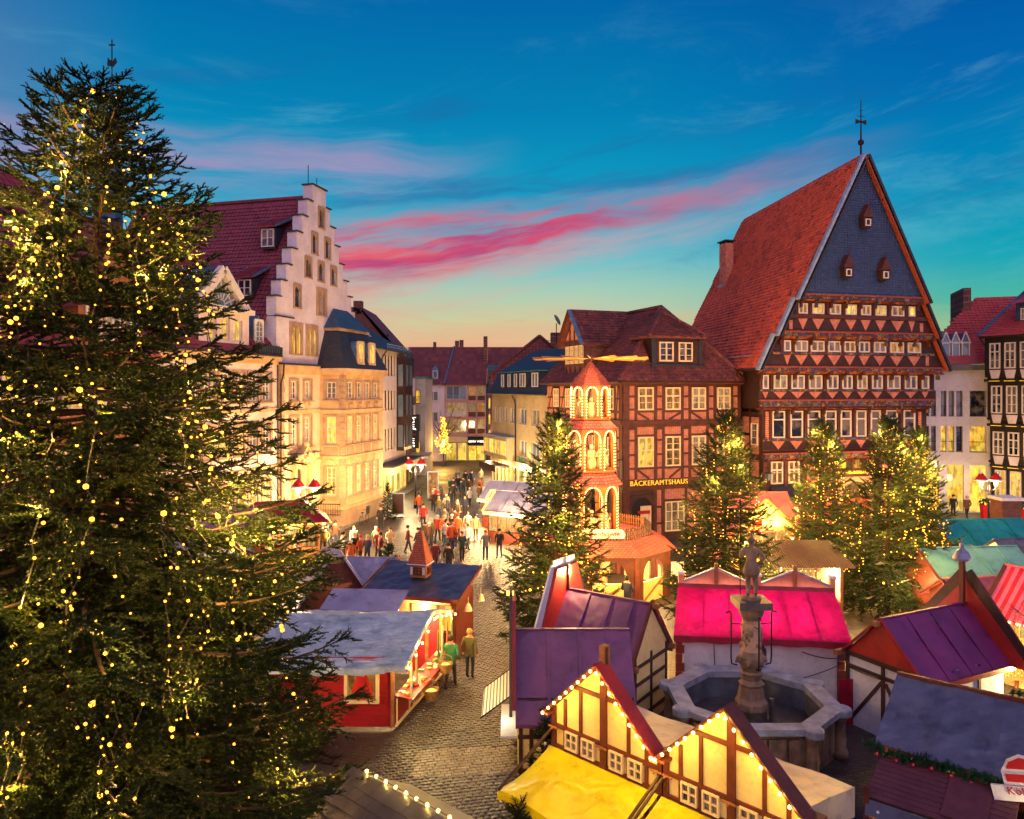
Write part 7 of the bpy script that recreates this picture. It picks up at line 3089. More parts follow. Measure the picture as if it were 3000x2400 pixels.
grey_gable_stall()


def left_far_stalls():
 root = thing('pink_shingle_stall', 'stall with mauve shingled roof seen past the spruce', 'market stall', (-16.2, 38.5, 0), 25)
 w, rf = gable_hut(root, 3.4, 2.6, 2.3, 3.6, M_['oakwood'], M_['tile_mauve'], .35, .2)
 r2 = thing('wine_roof_stall', 'wide stall with wine red roof and bright tube lights before the sandstone portal', 'market stall', (-15.4, 41.5, 0), 20)
 b = MB()
 b.box(.3, 4.7, .3, 2.6, 0, 2.2)
 b.obj('wall', M_['oakwood'], r2)
 b = MB()
 b.face([(-.2, -.3, 2.4), (5.2, -.3, 2.4), (3.8, 1.5, 3.5), (1.2, 1.5, 3.5)])
 b.face([(5.2, -.3, 2.4), (5.2, 3.2, 2.4), (3.8, 1.5, 3.5)])
 b.face([(-.2, -.3, 2.4), (1.2, 1.5, 3.5), (-.2, 3.2, 2.4)])
 b.face([(1.2, 1.5, 3.5), (3.8, 1.5, 3.5), (5.2, 3.2, 2.4), (-.2, 3.2, 2.4)])
 b.obj('roof', M_['tarp_red'], r2)
 for k in range(3):
  barobj('tube_light', M_['neon'], r2, (5.25, -.2 + k * 1.15, 2.35), (5.25, .75 + k * 1.15, 2.35), .06, .06)
 for k in range(4):
  barobj('tube_light', M_['neon'], r2, (.2 + k * 1.25, -.35, 2.35), (1.2 + k * 1.25, -.35, 2.35), .06, .06)
 lamp((6.2, 1.4, 2.2), 130, (1, .68, .28), .2, r2)
 lamp((2.5, -.8, 1.9), 70, (1, .68, .28), .2, r2)
 for k in range(8):
  block('glowing_goods', M_['goods'], r2, .5 + k * .5, .9 + k * .5, .2, .3, 1.0, 2.0)
 for k, (x, y, rz, lb) in enumerate(((-15.3, 34.2, 30, 'brown stall with warm lit front glimpsed through the lower spruce branches'), (-11.0, 20.5, 10, 'red stall with yellow light glimpsed through the spruce at mid height'), (-9.9, 16.9, 0, 'pale stall with timber post glimpsed low behind the spruce'))):
  r3 = thing('glimpsed_stall', lb, 'market stall', (x, y, 0), rz)
  gable_hut(r3, 3.2, 2.4, 2.2, 3.2, M_['red_paint'] if k == 1 else M_['oakwood'], M_['tarp_slate'], .3, .2)
  for q in range(4):
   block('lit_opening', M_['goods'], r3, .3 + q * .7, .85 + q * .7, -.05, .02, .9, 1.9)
  for q in range(5):
   block('post', M_['stall_brown'], r3, q * .78, .1 + q * .78, -.1, 0, 0, 2.2)
  lamp((1.6, -.8, 1.9), 70, (1, .6, .24), .2, r3)


M_['tile_mauve'] = brick_mat('mauve_shingles', (150, 112, 130), (128, 92, 112), (84, 56, 70), .3, .2, .02, .6, .7)
left_far_stalls()


def street_stalls():
 """two stalls in the street whose roofs carry outlines of light"""
 for k, (x, y, rz, lb) in enumerate(((-1.6, 49.0, -28, 'street stall with pale roof and long light tube, near one'), (-2.2, 54.5, -28, 'street stall with lilac roof outlined in a rectangle of lights'))):
  root = thing('street_stall', lb, 'market stall', (x, y, 0), rz)
  gable_hut(root, 4.2, 3.0, 2.2, 3.2, M_['stall_brown'], M_['tarp_lilac'], .4, .2)
  for q in range(6):
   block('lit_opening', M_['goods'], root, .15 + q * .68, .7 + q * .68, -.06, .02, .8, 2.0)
  barobj('tube_light', M_['neon'], root, (-.1, -.45, 2.05), (4.3, -.45, 2.05), .07, .07)
  if k:
   for p, q in (((.6, -.4, 2.15), (3.7, -.4, 2.15)), ((.6, .3, 2.65), (3.7, .3, 2.65)), ((.6, -.4, 2.15), (.6, .3, 2.65)), ((3.7, -.4, 2.15), (3.7, .3, 2.65))):
    barobj('light_outline', M_['neon'], root, p, q, .09, .09)
  else:
   barobj('tube_light', M_['neon'], root, (-.2, -.35, 2.1), (-.2, 1.4, 3.2), .07, .07)
  lamp((2, -1.2, 1.9), 110, (1, .6, .22), .2, root)
  lamp((-1.0, .8, 1.9), 90, (1, .6, .22), .2, root)


street_stalls()


# ---- purple-roofed stalls in the middle
def purple_stalls():
 root = thing('purple_roof_stall', 'stall with flat purple tarpaulin roof and tall grey front board, behind the yellow stalls', 'market stall', (.15, 19.45, 0), 0)
 gable_hut(root, 3.0, 2.2, 2.0, 3.4, M_['cream_board'], M_['tarp_purple'], .42, .06)
 timber_grid(root, ID, (.08, .35, 1.15, 2.0, 2.9), (.12, 1.0, 1.55, 1.95), 0, 3, 0, 2.0, M_['stall_dark'], .1)
 window(root, ID, .62, 1.05, .45, .45, M_['glass'], M_['stall_dark'], 2, 2, None, .05, .03, -.04)
 # tall front board at the lane end
 b = MB()
 b.prism([(-.55, 1.9), (2.75, 1.9), (1.45, 4.3), (.75, 4.3)], -.02, .1, M=face_left(2.2, -.15))
 b.obj('front_board', M_['red_board'], root)
 fb = MB()
 for p, q in (((-.18, -.75, 1.85), (-.18, .78, 4.35)), ((-.18, 2.95, 1.85), (-.18, 1.42, 4.35)), ((-.18, .7, 4.35), (-.18, 1.5, 4.35))):
  barobj('front_board_edge', M_['stall_dark'], root, p, q, .34, .08, up=(1, 0, 0))
 block('lamp_box', M_['neon'], root, -.3, -.1, 1.0, 1.16, 4.38, 4.46)
 # striped awning towards the lane
 b = MB()
 n = 18
 for i in range(n):
  t0, t1 = i / n, (i + 1) / n
  x0, x1 = -.2 - .75 * t0, -.2 - .75 * t1
  z0, z1 = 2.0 - .55 * t0, 2.0 - .55 * t1
  b.face([(x0, .1, z0), (x0, 2.0, z0), (x1, 2.0, z1), (x1, .1, z1)])
 aw = b.obj('striped_awning', M_['stripe_awn'], root)
 b = MB()
 b.tube([(-.2, .1, 2.0), (-.96, .1, 1.44), (-.96, 2.0, 1.44), (-.2, 2.0, 2.0)], .02, 6)
 b.obj('awning_arm', M_['iron'], aw)
 block('counter', M_['white_board'], root, -.45, -.02, .1, 2.1, .9, .96)
 lamp((-.5, 1.0, 1.35), 1.2, (1, .85, .55), .1, root)
 bb = MB()
 bb.box(0, .5, 0, 1.0, 0, .02)
 r2 = thing('plum_roof_stall', 'stall with purple tarpaulin and cream beamed gable beside the fountain', 'market stall', (1.2, 23.5, 0), -36)
 gable_hut(r2, 2.9, 2.2, 2.15, 3.5, M_['cream_board'], M_['tarp_purple'], .3, .08)
 FR = face_right(2.9)
 timber_grid(r2, FR, (.04, 1.1, 2.16), (.35, .85, 1.35, 1.85), 0, 2.2, 0, 2.1, M_['stall_dark'], .09)
 for p, q in (((2.95, -.35, 1.85), (2.95, 1.1, 3.6)), ((2.95, 2.55, 1.85), (2.95, 1.1, 3.6))):
  barobj('verge_board', M_['stall_brown'], r2, p, q, .14, .06, up=(1, 0, 0))
 for x, y in ((3.0, -.2), (3.0, 2.4), (3.05, 1.1)):
  block('beam_end', M_['oakwood'], r2, x - .15, x + .12, y - .07, y + .07, 1.85 if y != 1.1 else 3.4, 2.0 if y != 1.1 else 3.55)
 b = MB()
 b.prism([(-.5, 2.0), (2.7, 2.0), (1.7, 4.25), (.5, 4.25)], -.02, .1, M=face_left(2.2, -.15))
 b.obj('front_board', M_['red_board'], r2)
 for p, q, m in (((-.2, -.75, 1.9), (-.2, .55, 4.3), 'white_board'), ((-.2, 2.95, 1.9), (-.2, 1.65, 4.3), 'stall_dark'), ((-.2, .45, 4.3), (-.2, 1.75, 4.3), 'tarp_lilac')):
  barobj('front_board_edge', M_[m], r2, p, q, .4, .06, up=(1, 0, 0))
 block('king_post', M_['stall_dark'], r2, -.04, .04, 1.05, 1.15, 3.5, 4.3)
 me = bulb_mesh(.05, M_['bulb_big'])
 link('bulb', me, r2, T((.02, 1.1, 4.28)))
 lamp((.12, 1.1, 4.1), 18, (1, .6, .22), .05, r2)


M_['stripe_awn'] = stripe_mat('awning_stripes', (226, 222, 212), (52, 58, 84), 0, .045)
purple_stalls()


# ---- pair of yellow half-timbered stalls in front
def yellow_stalls():
 for k, (x, y, lb) in enumerate(((1.02, 18.2, 'yellow half-timbered stall with tall gable post, nearer the lane'), (3.26, 15.92, 'yellow half-timbered stall in front of the fountain'))):
  root = thing('yellow_stall', lb, 'market stall', (x, y, 0), -45.5, 'yellow half-timbered stalls')
  L, D, ez, rz = 3.1, 1.7, 2.35, 3.75
  b = MB()
  b.prism([(0, 0), (L, 0), (L, ez), (L / 2, rz), (0, ez)], 0, .08)
  b.obj('front_wall', M_['cream_board'], root)
  b = MB()
  b.box(.05, .1, .08, D, 0, 2.0)
  b.box(L - .1, L - .05, .08, D, 0, 2.0)
  b.box(.05, L - .05, D - .05, D, 0, 2.0)
  b.obj('side_wall', M_['cream_board'], root)
  V, F = [], []
  for j in range(5):
   for i in range(11):
    V.append((.02 + (L - .04) * i / 10, .1 + (D + .35) * j / 4, 2.32 - .38 * j / 4 + .02 * math.sin(i * 1.3 + j)))
  for j in range(4):
   for i in range(10):
    a = j * 11 + i
    F.append((a, a + 1, a + 12, a + 11))
  r = MB()
  r.add(V, F)
  for i in range(10):
   p, q = V[44 + i], V[45 + i]
   r.face([p, q, (q[0], q[1], q[2] - .5), (p[0], p[1], p[2] - .5)])
  for j in range(4):
   p, q = V[j * 11 + 10], V[j * 11 + 21]
   r.face([p, (p[0], p[1], p[2] - .6), (q[0], q[1], q[2] - .6), q])
  r.obj('tarpaulin_roof', M_['tarp_cream'], root)
  tm = M_['stall_brown']
  # frame
  beam(root, ID, L / 2, 0, L / 2, rz + (.38 if k == 0 else -.1), .17, .07, tm, 'king_post')
  if k == 0:
   block('post_head', M_['oakwood'], root, L / 2 - .08, L / 2 + .08, -.1, .1, rz - .05, rz + .42)
  for u in (.03, L - .03):
   beam(root, ID, u, 0, u, ez, .12, .06, tm)
  for u in (.38, .86, L - .86, L - .38):
   top = ez + (min(u, L - u)) * (rz - ez) / (L / 2) - .1
   beam(root, ID, u, 0, u, top, .08, .045, tm)
  for z, w in ((1.9, .1), (1.42, .08)):
   beam(root, ID, 0, z, L, z, w, .05, tm)
  wz = (L / 2) * (rz - 2.98) / (rz - ez)
  beam(root, ID, L / 2 - wz, 2.98, L / 2 + wz, 2.98, .09, .05, tm)
  for u in (.42, .92, L - 1.36, L - .84):
   window(root, ID, u, 1.46, .38, .42, M_['glass'], M_['cream_frame'], 2, 2, None, .035, .03, -.05)
  for p, q in (((-.12, -.16, ez - .14), (L / 2, -.16, rz + .06)), ((L + .12, -.16, ez - .14), (L / 2, -.16, rz + .06))):
   barobj('verge_board', tm, root, p, q, .34, .05, up=(0, 1, 0)) if False else barobj('verge_board', M_['red_board'] if k == 0 and p[0] > 0 else tm, root, p, q, .045, .42, up=(0, 1, 0))
  for u in (-.1, L + .1):
   block('corner_cap', M_['stall_brown'], root, u - .16, u + .16, -.3, .16, ez - .16, ez - .10)
  for u in (.08, L / 2, L - .08):
   b = MB()
   b.tube([(-.16, -.1, 0), (.16, -.14, .02)], .025, 6)
   b.tube([(0, -.02, 0), (0, -.2, 0)], .022, 6)
   b.obj('peg', M_['oakwood'], root, T((u, 0, 1.86)))
  # bulbs up both slopes of the gable
  wm = root.matrix_basis
  lpts = [wm @ Vector((.0 + (L / 2 - .08) * i / 8, -.41, ez - .02 + (rz - ez - .02) * i / 8)) for i in range(9)]# for i in range(7)]
  rpts = [wm @ Vector((L - .0 - (L / 2 - .08) * i / 8, -.41, ez - .02 + (rz - ez - .02) * i / 8)) for i in range(9)]# for i in range(7)]
  nm = 'front yellow stall nearer the lane' if k == 0 else 'yellow stall before the fountain'
  light_string('bulbs along the left gable slope of the ' + nm, lpts, M_['bulb_big'], M_['wire'], .042, watt=.35, every=1)
  light_string('bulbs along the right gable slope of the ' + nm, rpts, M_['bulb_big'], M_['wire'], .042, watt=.35, every=1)
  # yellow awning with scalloped valance
  V, F = [], []
  n = 18
  for j in range(9):
   t = j / 8
   for i in range(n + 1):
    s = i / n
    x_ = -.05 + (L + .02) * s
    sag = .10 * math.sin(math.pi * t) * (.5 + .5 * math.cos(s * math.pi * 4)) + .04 * math.sin(s * 9 + t * 3) * t
    V.append((x_, -.08 - 1.75 * t, 1.38 - .42 * t - sag))
  for j in range(8):
   for i in range(n):
    a = j * (n + 1) + i
    F.append((a, a + n + 1, a + n + 2, a + 1))
  r = MB()
  r.add(V, F)
  base = 8 * (n + 1)
  for i in range(n):
   p, q = V[base + i], V[base + i + 1]
   m0 = .15 + .05 * abs(math.sin(i * 1.57))
   r.face([p, (p[0], p[1] - .02, p[2] - .16), ((p[0] + q[0]) / 2, p[1] - .02, p[2] - .24), (q[0], q[1] - .02, q[2] - .16), q])
  r.obj('awning', M_['tarp_yellow'], root, smooth=False)
  for u in (0.0, L):
   barobj('awning_pole', M_['stall_dark'], root, (u, -.1, 1.8), (u, -1.85, .98), .05, .05)


yellow_stalls()


# ---- pink translucent stall behind the fountain
def pink_stall():
 root = thing('pink_roof_stall', 'stall with glowing pink tarpaulin roof behind the fountain', 'market stall', (5.3, 24.35, 0), -7.6)
 L, D, ez, rz = 5.3, 2.0, 2.05, 3.05
 b = MB()
 b.box(.25, L - .25, 0, .05, 0, ez)
 b.obj('back_wall', M_['white_board'], root)
 for u in (0, L - .3, L * .5 - .1):
  for q in range(7):
   w = .28 if q % 2 else .22
   block('corner_stone', M_['stall_dark'] if u == L * .5 - .1 else M_['red_stone'], root, u, u + w, -.05, .1, q * .29, q * .29 + .27)
 V, F = [], []
 nx, ny = 30, 10
 rg = random.Random(6)
 for j in range(ny + 1):
  for i in range(nx + 1):
   t = j / ny
   s = i / nx
   V.append((-.08 + (L + .16) * s + .3 * t * (1 - s) + .05 * t * s, -.28 + (D + .1) * t, ez + .05 + (rz - ez) * t - .035 * abs(math.sin(s * math.pi * 6)) * math.sin(math.pi * t) + rg.uniform(-.008, .008)))
 for j in range(ny):
  for i in range(nx):
   a = j * (nx + 1) + i
   F.append((a, a + 1, a + nx + 2, a + nx + 1))
 r = MB()
 r.add(V, F)
 r.obj('roof', M_['tarp_pink'], root)
 r = MB()
 for i in range(nx):
  p, q = V[i], V[i + 1]
  r.face([(p[0], p[1] - .02, p[2] - .2 - .02 * math.sin(i)), (q[0], q[1] - .02, q[2] - .2 - .02 * math.sin(i + 1)), q, p])
 r.obj('valance', M_['tarp_red'], root)
 r = MB()
 for i in range(nx):
  p, q = V[ny * (nx + 1) + i], V[ny * (nx + 1) + i + 1]
  r.face([(p[0], p[1], p[2] - .02), (q[0], q[1], q[2] - .02), (q[0], q[1] + .05, q[2] + .14), (p[0], p[1] + .05, p[2] + .14)])
 r.obj('ridge_hem', M_['tarp_red'], root)
 # rafters seen through the sheet
 for s in (.17, .335, .5, .665, .83):
  x0, x1 = -.08 + (L + .16) * s, -.08 + (L + .16) * s + .3 * (1 - s)
  barobj('rafter', M_['stall_brown'], root, (x0, -.2, ez), (x1, D - .2, rz - .06), .07, .05)
 # false fronts with shallow gables facing the square
 pg = M_['salmon']
 for k, (a, c) in enumerate(((.35, 2.75), (2.95, 5.4))):
  m = (a + c) / 2
  b = MB()
  b.prism([(a, 2.2), (c, 2.2), (c, 3.2), (m, 3.72), (a, 3.2)], D - .02, D + .08)
  b.obj('front_gable', pg, root)
  for p, q in (((a - .05, D, 3.22), (m, D, 3.78)), ((c + .05, D, 3.22), (m, D, 3.78))):
   barobj('verge_board', M_['tarp_lilac'], root, p, q, .16, .06)
  block('king_post', M_['oakwood'], root, m - .06, m + .06, D - .1, D + .02, 3.0, 3.95)
  for e in (a, c):
   block('corner_post', pg, root, e - .09, e + .09, D - .12, D + .12, 2.2, 3.55)
   block('corner_cap', M_['white_board'], root, e - .12, e + .12, D - .15, D + .15, 3.55, 3.62)
 for x in (.9, 2.1, 3.2, 4.4):
  lamp((x, 1.1, 1.7), 6, (1, .55, .45), .25, root)
 c = MB()
 for p0, z0, p1, z1, sg in ((1.2, 1.9, 1.25, .2, 0), (3.9, 1.7, 5.4, 1.6, .4), (3.7, .8, 5.4, 1.55, .25)):
  pts = lerp_pts((p0, -.1, z0), (p1, -.12, z1), 9, sg * .3)
  c.tube(pts, .014, 4)
 c.obj('cable', M_['wire'], root)


M_['red_stone'] = mat('red_painted_stone', (122, 44, 44), (96, 34, 36), 4, .7, .2)
M_['salmon'] = mat('salmon_board', (206, 132, 104), (186, 112, 86), 2, .6, .05)
pink_stall()


# ---- right: plum roof with red gables
def plum_stall():
 root = thing('red_gable_stall', 'stall with plum tarpaulin, red gables and a white lamp finial', 'market stall', (11.12, 20.42, 0), 25.9)
 L, D, ez, rz = 3.65, 2.4, 2.12, 3.4
 gable_hut(root, L, D, ez, rz, M_['white_board'], M_['tarp_magenta'], .22, .1)
 FL = face_left(D)
 g = MB()
 g.prism([(0, ez), (D, ez), (D / 2, rz - .05)], -.02, .02, M=FL)
 g.obj('gable_board', M_['red_board'], root)
 beam(root, FL, 0, ez, D, ez, .14, .05, M_['stall_dark'])
 beam(root, FL, 0, 1.75, D, 1.75, .1, .05, M_['stall_dark'])
 for u in (.05, D * .52, D - .05):
  beam(root, FL, u, 0, u, ez, .1, .05, M_['stall_dark'])
 beam(root, FL, D * .5, 1.6, .1, .1, .09, .045, M_['stall_dark'], 'brace')
 beam(root, FL, D * .55, 1.6, D - .1, .1, .09, .045, M_['stall_dark'], 'brace')
 for p, q in (((-.1, -.2, ez - .1), (-.1, D / 2, rz + .04)), ((-.1, D + .2, ez - .1), (-.1, D / 2, rz + .04))):
  barobj('verge_board', M_['red_paint'], root, p, q, .05, .12, up=(1, 0, 0))
 for y in (-.12, D / 2, D + .12):
  z = ez - .02 if y != D / 2 else rz - .08
  block('beam_end', M_['oakwood'], root, -.35, 0, y - .07, y + .07, z - .07, z + .07)
 # front (selling) side
 for u in (1.3, 2.5):
  beam(root, ID, u, 0, u, ez, .1, .04, M_['stall_dark'])
 beam(root, ID, 0, .95, L, .95, .09, .04, M_['stall_dark'])
 block('eave_board', M_['red_paint'], root, -.1, L + .1, -.3, -.26, ez - .26, ez - .12)
 # tall red false front at the far end
 b = MB()
 b.prism([(-.75, 1.9), (D + .75, 1.9), (D / 2, 4.15)], 0, .1, M=face_left(D, L + .1))
 b.obj('false_front', M_['red_board'], root)
 for s, m in ((-1, 'stall_dark'), (1, 'stall_dark')):
  e = -.95 if s < 0 else D + .95
  barobj('false_front_edge', M_[m], root, (L + .15, e, 1.65), (L + .15, D / 2, 4.35), .42, .07, up=(1, 0, 0))
 block('king_post', M_['stall_brown'], root, L - .12, L - .0, D / 2 - .07, D / 2 + .07, rz - .1, 4.75)
 # lamp finial
 b = MB()
 b.lathe([(.26, 0), (.25, .1), (.17, .26), (.07, .33), (.05, .4)], 14)
 b.sphere((0, 0, .46), .07, 8)
 b.tube([(0, 0, .5), (0, 0, .68)], .015, 5)
 b.obj('lamp_finial', M_['tarp_lilac'], root, T((L - .06, D / 2, 4.75)), smooth=True)
 lamp((L + .9, -.4, 1.6), 55, (1, .62, .2), .1, root)
 me = bulb_mesh(.05, M_['bulb_big'])
 link('bulb', me, root, T((L + .2, -.4, 1.95)))
 c = MB()
 c.tube(lerp_pts(FL @ Vector((.1, -.06, 1.7)), FL @ Vector((D + .2, -.06, 1.95)), 10, .12), .014, 4)
 c.obj('cable', M_['wire'], root)


plum_stall()


def fence_panel():
 root = thing('red_fence_panel', 'dark red board closing the gap beside the fountain', 'fence', (9.75, 22.4, 0), 0)
 for k in range(4):
  block('plank', M_['tarp_red'], root, k * .3, k * .3 + .295, -.015 - .004 * (k % 2), .015, 0, 1.35)


fence_panel()


# ---- bottom right: slate-grey tarpaulin stall with plank awning
def kisses_stall():
 root = thing('sweets_stall', 'stall with slate grey tarpaulin, garland and wine-brown plank awning', 'market stall', (7.95, 16.25, 0), -40.5)
 L, D, ez, rz = 4.6, 3.9, 2.3, 3.25
 m = D / 2
 V, F = [], []
 nx, ny = 22, 12
 rg = random.Random(8)
 for s_ in (0, 1):
  base = len(V)
  for j in range(ny + 1):
   for i in range(nx + 1):
    t = j / ny
    y = m * t
    if s_:
     y = D - y
    crease = .02 if i % 5 == 0 else 0
    V.append((-.1 + (L + .2) * i / nx, y, ez + (rz - ez) * t + crease + rg.uniform(-.012, .012) + .02 * math.sin(i * .9 + j * .7)))
  for j in range(ny):
   for i in range(nx):
    a = base + j * (nx + 1) + i
    q = (a, a + 1, a + nx + 2, a + nx + 1)
    F.append(q if not s_ else q[::-1])
 r = MB()
 r.add(V, F)
 r.obj('roof', M_['tarp_slate'], root)
 b = MB()
 for x in (.05, L - .05):
  p = [(x, .1, 0), (x, D - .1, 0), (x, D - .1, ez), (x, m, rz - .08), (x, .1, ez)]
  b.face(p if x > 1 else p[::-1])
 b.face([(0, D - .1, 0), (L, D - .1, 0), (L, D - .1, ez), (0, D - .1, ez)][::-1])
 b.obj('wall', M_['stall_brown'], root)
 block('ridge_board', M_['stall_brown'], root, -.1, L + .1, m - .05, m + .05, rz - .02, rz + .06)
 link('light_leak_board', unit_box(M_['stall_dark']), root, T((1.3, -.63, ez - .43)) @ RX(20) @ Matrix.Diagonal((2.45, 1.2, .02, 1)))  # added hidden under-board, stops lamp light leaking between the planks
 # plank awning
 for k in range(9):
  t0, t1 = k / 9, (k + .93) / 9
  barobj('plank', M_['plank_wine'], root, (.05, -.06 - 1.15 * (t0 + t1) / 2, ez - .18 - .42 * (t0 + t1) / 2), (2.55, -.06 - 1.15 * (t0 + t1) / 2, ez - .18 - .42 * (t0 + t1) / 2), .125, .03, up=(0, -.34, .94)) if False else \
   link('plank', unit_box(M_['plank_wine']), root, T((1.3, -.06 - 1.15 * (t0 + t1) / 2, ez - .18 - .42 * (t0 + t1) / 2)) @ RX(20) @ Matrix.Diagonal((2.5, .122, .03, 1)))
 link('cover_board', unit_box(M_['plank_wine']), root, T((1.75, -.62, ez - .35)) @ RX(20) @ Matrix.Diagonal((.75, 1.05, .05, 1)))
 b = MB()
 for i in range(16):
  x0, x1 = .05 + 2.55 * i / 16, .05 + 2.55 * (i + 1) / 16
  b.face([(x0, -1.27, 1.35 + .02 * math.sin(i * 2)), (x1, -1.27, 1.35 + .02 * math.sin(i * 2 + 2)), (x1, -1.2, 1.66), (x0, -1.2, 1.66)])
 b.obj('rolled_sheet', M_['tarp_slate'], root)
 for k in range(4):
  d = MB()
  d.lathe([(.03, 0), (.03, .01)], 8, 0, RX(90))
  d.obj('eyelet', M_['hat_white'], root, T((.3 + k * .7, -1.275, 1.5)))
 block('front_beam', M_['oakwood'], root, 0, L, -1.2, -1.12, 1.2, 1.3)
 for u in (.02, 2.6, L - .1):
  block('post', M_['stall_brown'], root, u, u + .1, -1.22, -1.1, 0, 1.9)
 # counter with sweets
 block('counter', M_['cream_board'], root, 2.75, L, -1.25, -.6, .95, 1.0)
 block('counter_front', M_['stall_brown'], root, 0, L, -1.2, -1.14, 0, .95)
 bk = MB()
 bk.face([(0.05, D - .2, .2), (L - .05, D - .2, .2), (L - .05, D - .2, 2.2), (.05, D - .2, 2.2)])
 for q in range(6):
  block('shelf', M_['cream_board'], root, .15, 2.5, -.9 + q * .22, -.72 + q * .22, .95 + q * .07, .97 + q * .07)
 sw = [mat('dark_chocolate', (58, 30, 22), (40, 22, 16), 6, .3), mat('white_chocolate', (236, 214, 170), (216, 190, 140), 6, .35)]
 tm = MB()
 tm.lathe([(.045, 0), (.05, .03), (.035, .075), (.005, .09)], 8)
 ms = [tm.mesh('sweet', s) for s in sw]
 base = root.matrix_basis
 for q in range(6):
  for w in range(17):
   o = link('chocolate_kiss', ms[(q // 2) % 2], None, base @ T((.25 + w * .135, -.81 + q * .22, .97 + q * .07)))
   tag(o, 'foam sweet with %s coating in a row on the sweets stall shelf' % ('white' if (q // 2) % 2 else 'dark'), 'sweet', 'rows of foam sweets on the shelf')
 for w in range(9):
  o = link('chocolate_kiss', ms[1], None, base @ T((2.95 + (w % 3) * .14, -1.1 + (w // 3) * .14, 1.0)))
  tag(o, 'pale foam sweet on the cream counter of the sweets stall', 'sweet', 'pale sweets on the counter')
 lamp((1.3, -.5, 1.6), 6, (1, .85, .5), .1, root)
 lamp((3.4, -.6, 1.8), 5, (1, .85, .5), .1, root)
 garland('evergreen garland with red baubles along the eave of the sweets stall', [base @ Vector((-.25 + (L + .3) * i / 8, -.06 - .03 * math.sin(i * 2), ez - .04 - .05 * math.sin(i * math.pi / 2) ** 2)) for i in range(9)], .14, 14, 3, 60)
 garland('evergreen garland along the ridge of the sweets stall', [base @ Vector((2.1 + 2.6 * i / 5, m + .1, rz + .08)) for i in range(6)], .10, 0, 4, 50)
 # sign with a red cap on top of a white board
 s = thing('sweets_sign', 'cut-out sign with red cap and dark red lettering on the sweets stall eave', 'sign', tuple(base @ Vector((2.65, -.32, ez - .15))), -40.5)
 b = MB()
 b.prism([(-.5, 0), (.75, 0), (.75, .28), (-.5, .28)], -.03, .03, M=RY(-14))
 b.obj('board', M_['paper'], s)
 b = MB()
 b.prism([(-.26, .3), (.5, .3), (.5, .62), (.34, .8), (.1, .86), (-.12, .76), (-.26, .55)], -.02, .02, M=RY(-14))
 b.obj('cut_out', M_['paper'], s)
 b = MB()
 b.prism([(-.2, .36), (.44, .36), (.44, .5), (-.2, .5)], -.035, .0, M=RY(-14))
 b.prism([(-.16, .6), (.46, .6), (.34, .76), (.1, .81), (-.1, .72)], -.035, .0, M=RY(-14))
 b.obj('red_cap', M_['hat_red'], s)
 text(s, RY(-14) @ T((.05, -.04, .19)), 'Köhler', .2, M_['red_ink'], .006, spacing=1.05)
 text(s, RY(-14) @ T((.36, -.04, .06)), 'Küsse', .15, M_['red_ink'], .006, shear=.25)


kisses_stall()


# ---- shingled roof corner with bulbs at the very front
def front_roof():
 root = thing('shingle_roof_stall', 'front stall of which only the dark shingled roof edge with bulbs shows', 'market stall', (-3.6, 12.6, 0), -42)
 b = MB()
 b.box(0, 4.0, .2, 2.0, 0, 2.2)
 b.obj('wall', M_['stall_brown'], root)
 b = MB()
 b.face([(-.1, -.2, 2.25), (4.1, -.2, 2.25), (4.1, 1.3, 3.05), (-.1, 1.3, 3.05)])
 b.face([(-.1, 1.3, 3.05), (4.1, 1.3, 3.05), (4.1, 2.6, 2.3), (-.1, 2.6, 2.3)])
 ro = b.obj('roof', M_['slate_dark'], root)
 me = MB()
 me.box(0, .28, 0, .3, 0, .03)
 sm = me.mesh('shingle', M_['shingle'])
 V = Vector((0, 1.5, .8)).normalized()
 N = Vector((0, -.8, 1.5)).normalized()
 Bm = Matrix((Vector((1, 0, 0)), V, N)).transposed().to_4x4()
 for j in range(8):
  for i in range(15):
   link('shingle', sm, ro, T(Vector((-.12 + i * .285 - (.14 if j % 2 else 0), -.25, 2.26)) + V * (j * .21)) @ Bm @ RX(-5))
 base = root.matrix_basis
 light_string('bulbs along the ridge of the shingled roof at the lower edge', [base @ Vector((.15 + i * .27, 1.32, 3.14)) for i in range(15)], M_['bulb_big'], M_['wire'], .035, watt=2, every=2, drop=0)


M_['shingle'] = mat('weathered_shingle', (62, 60, 66), (44, 42, 48), 3, .6, .3)
front_roof()


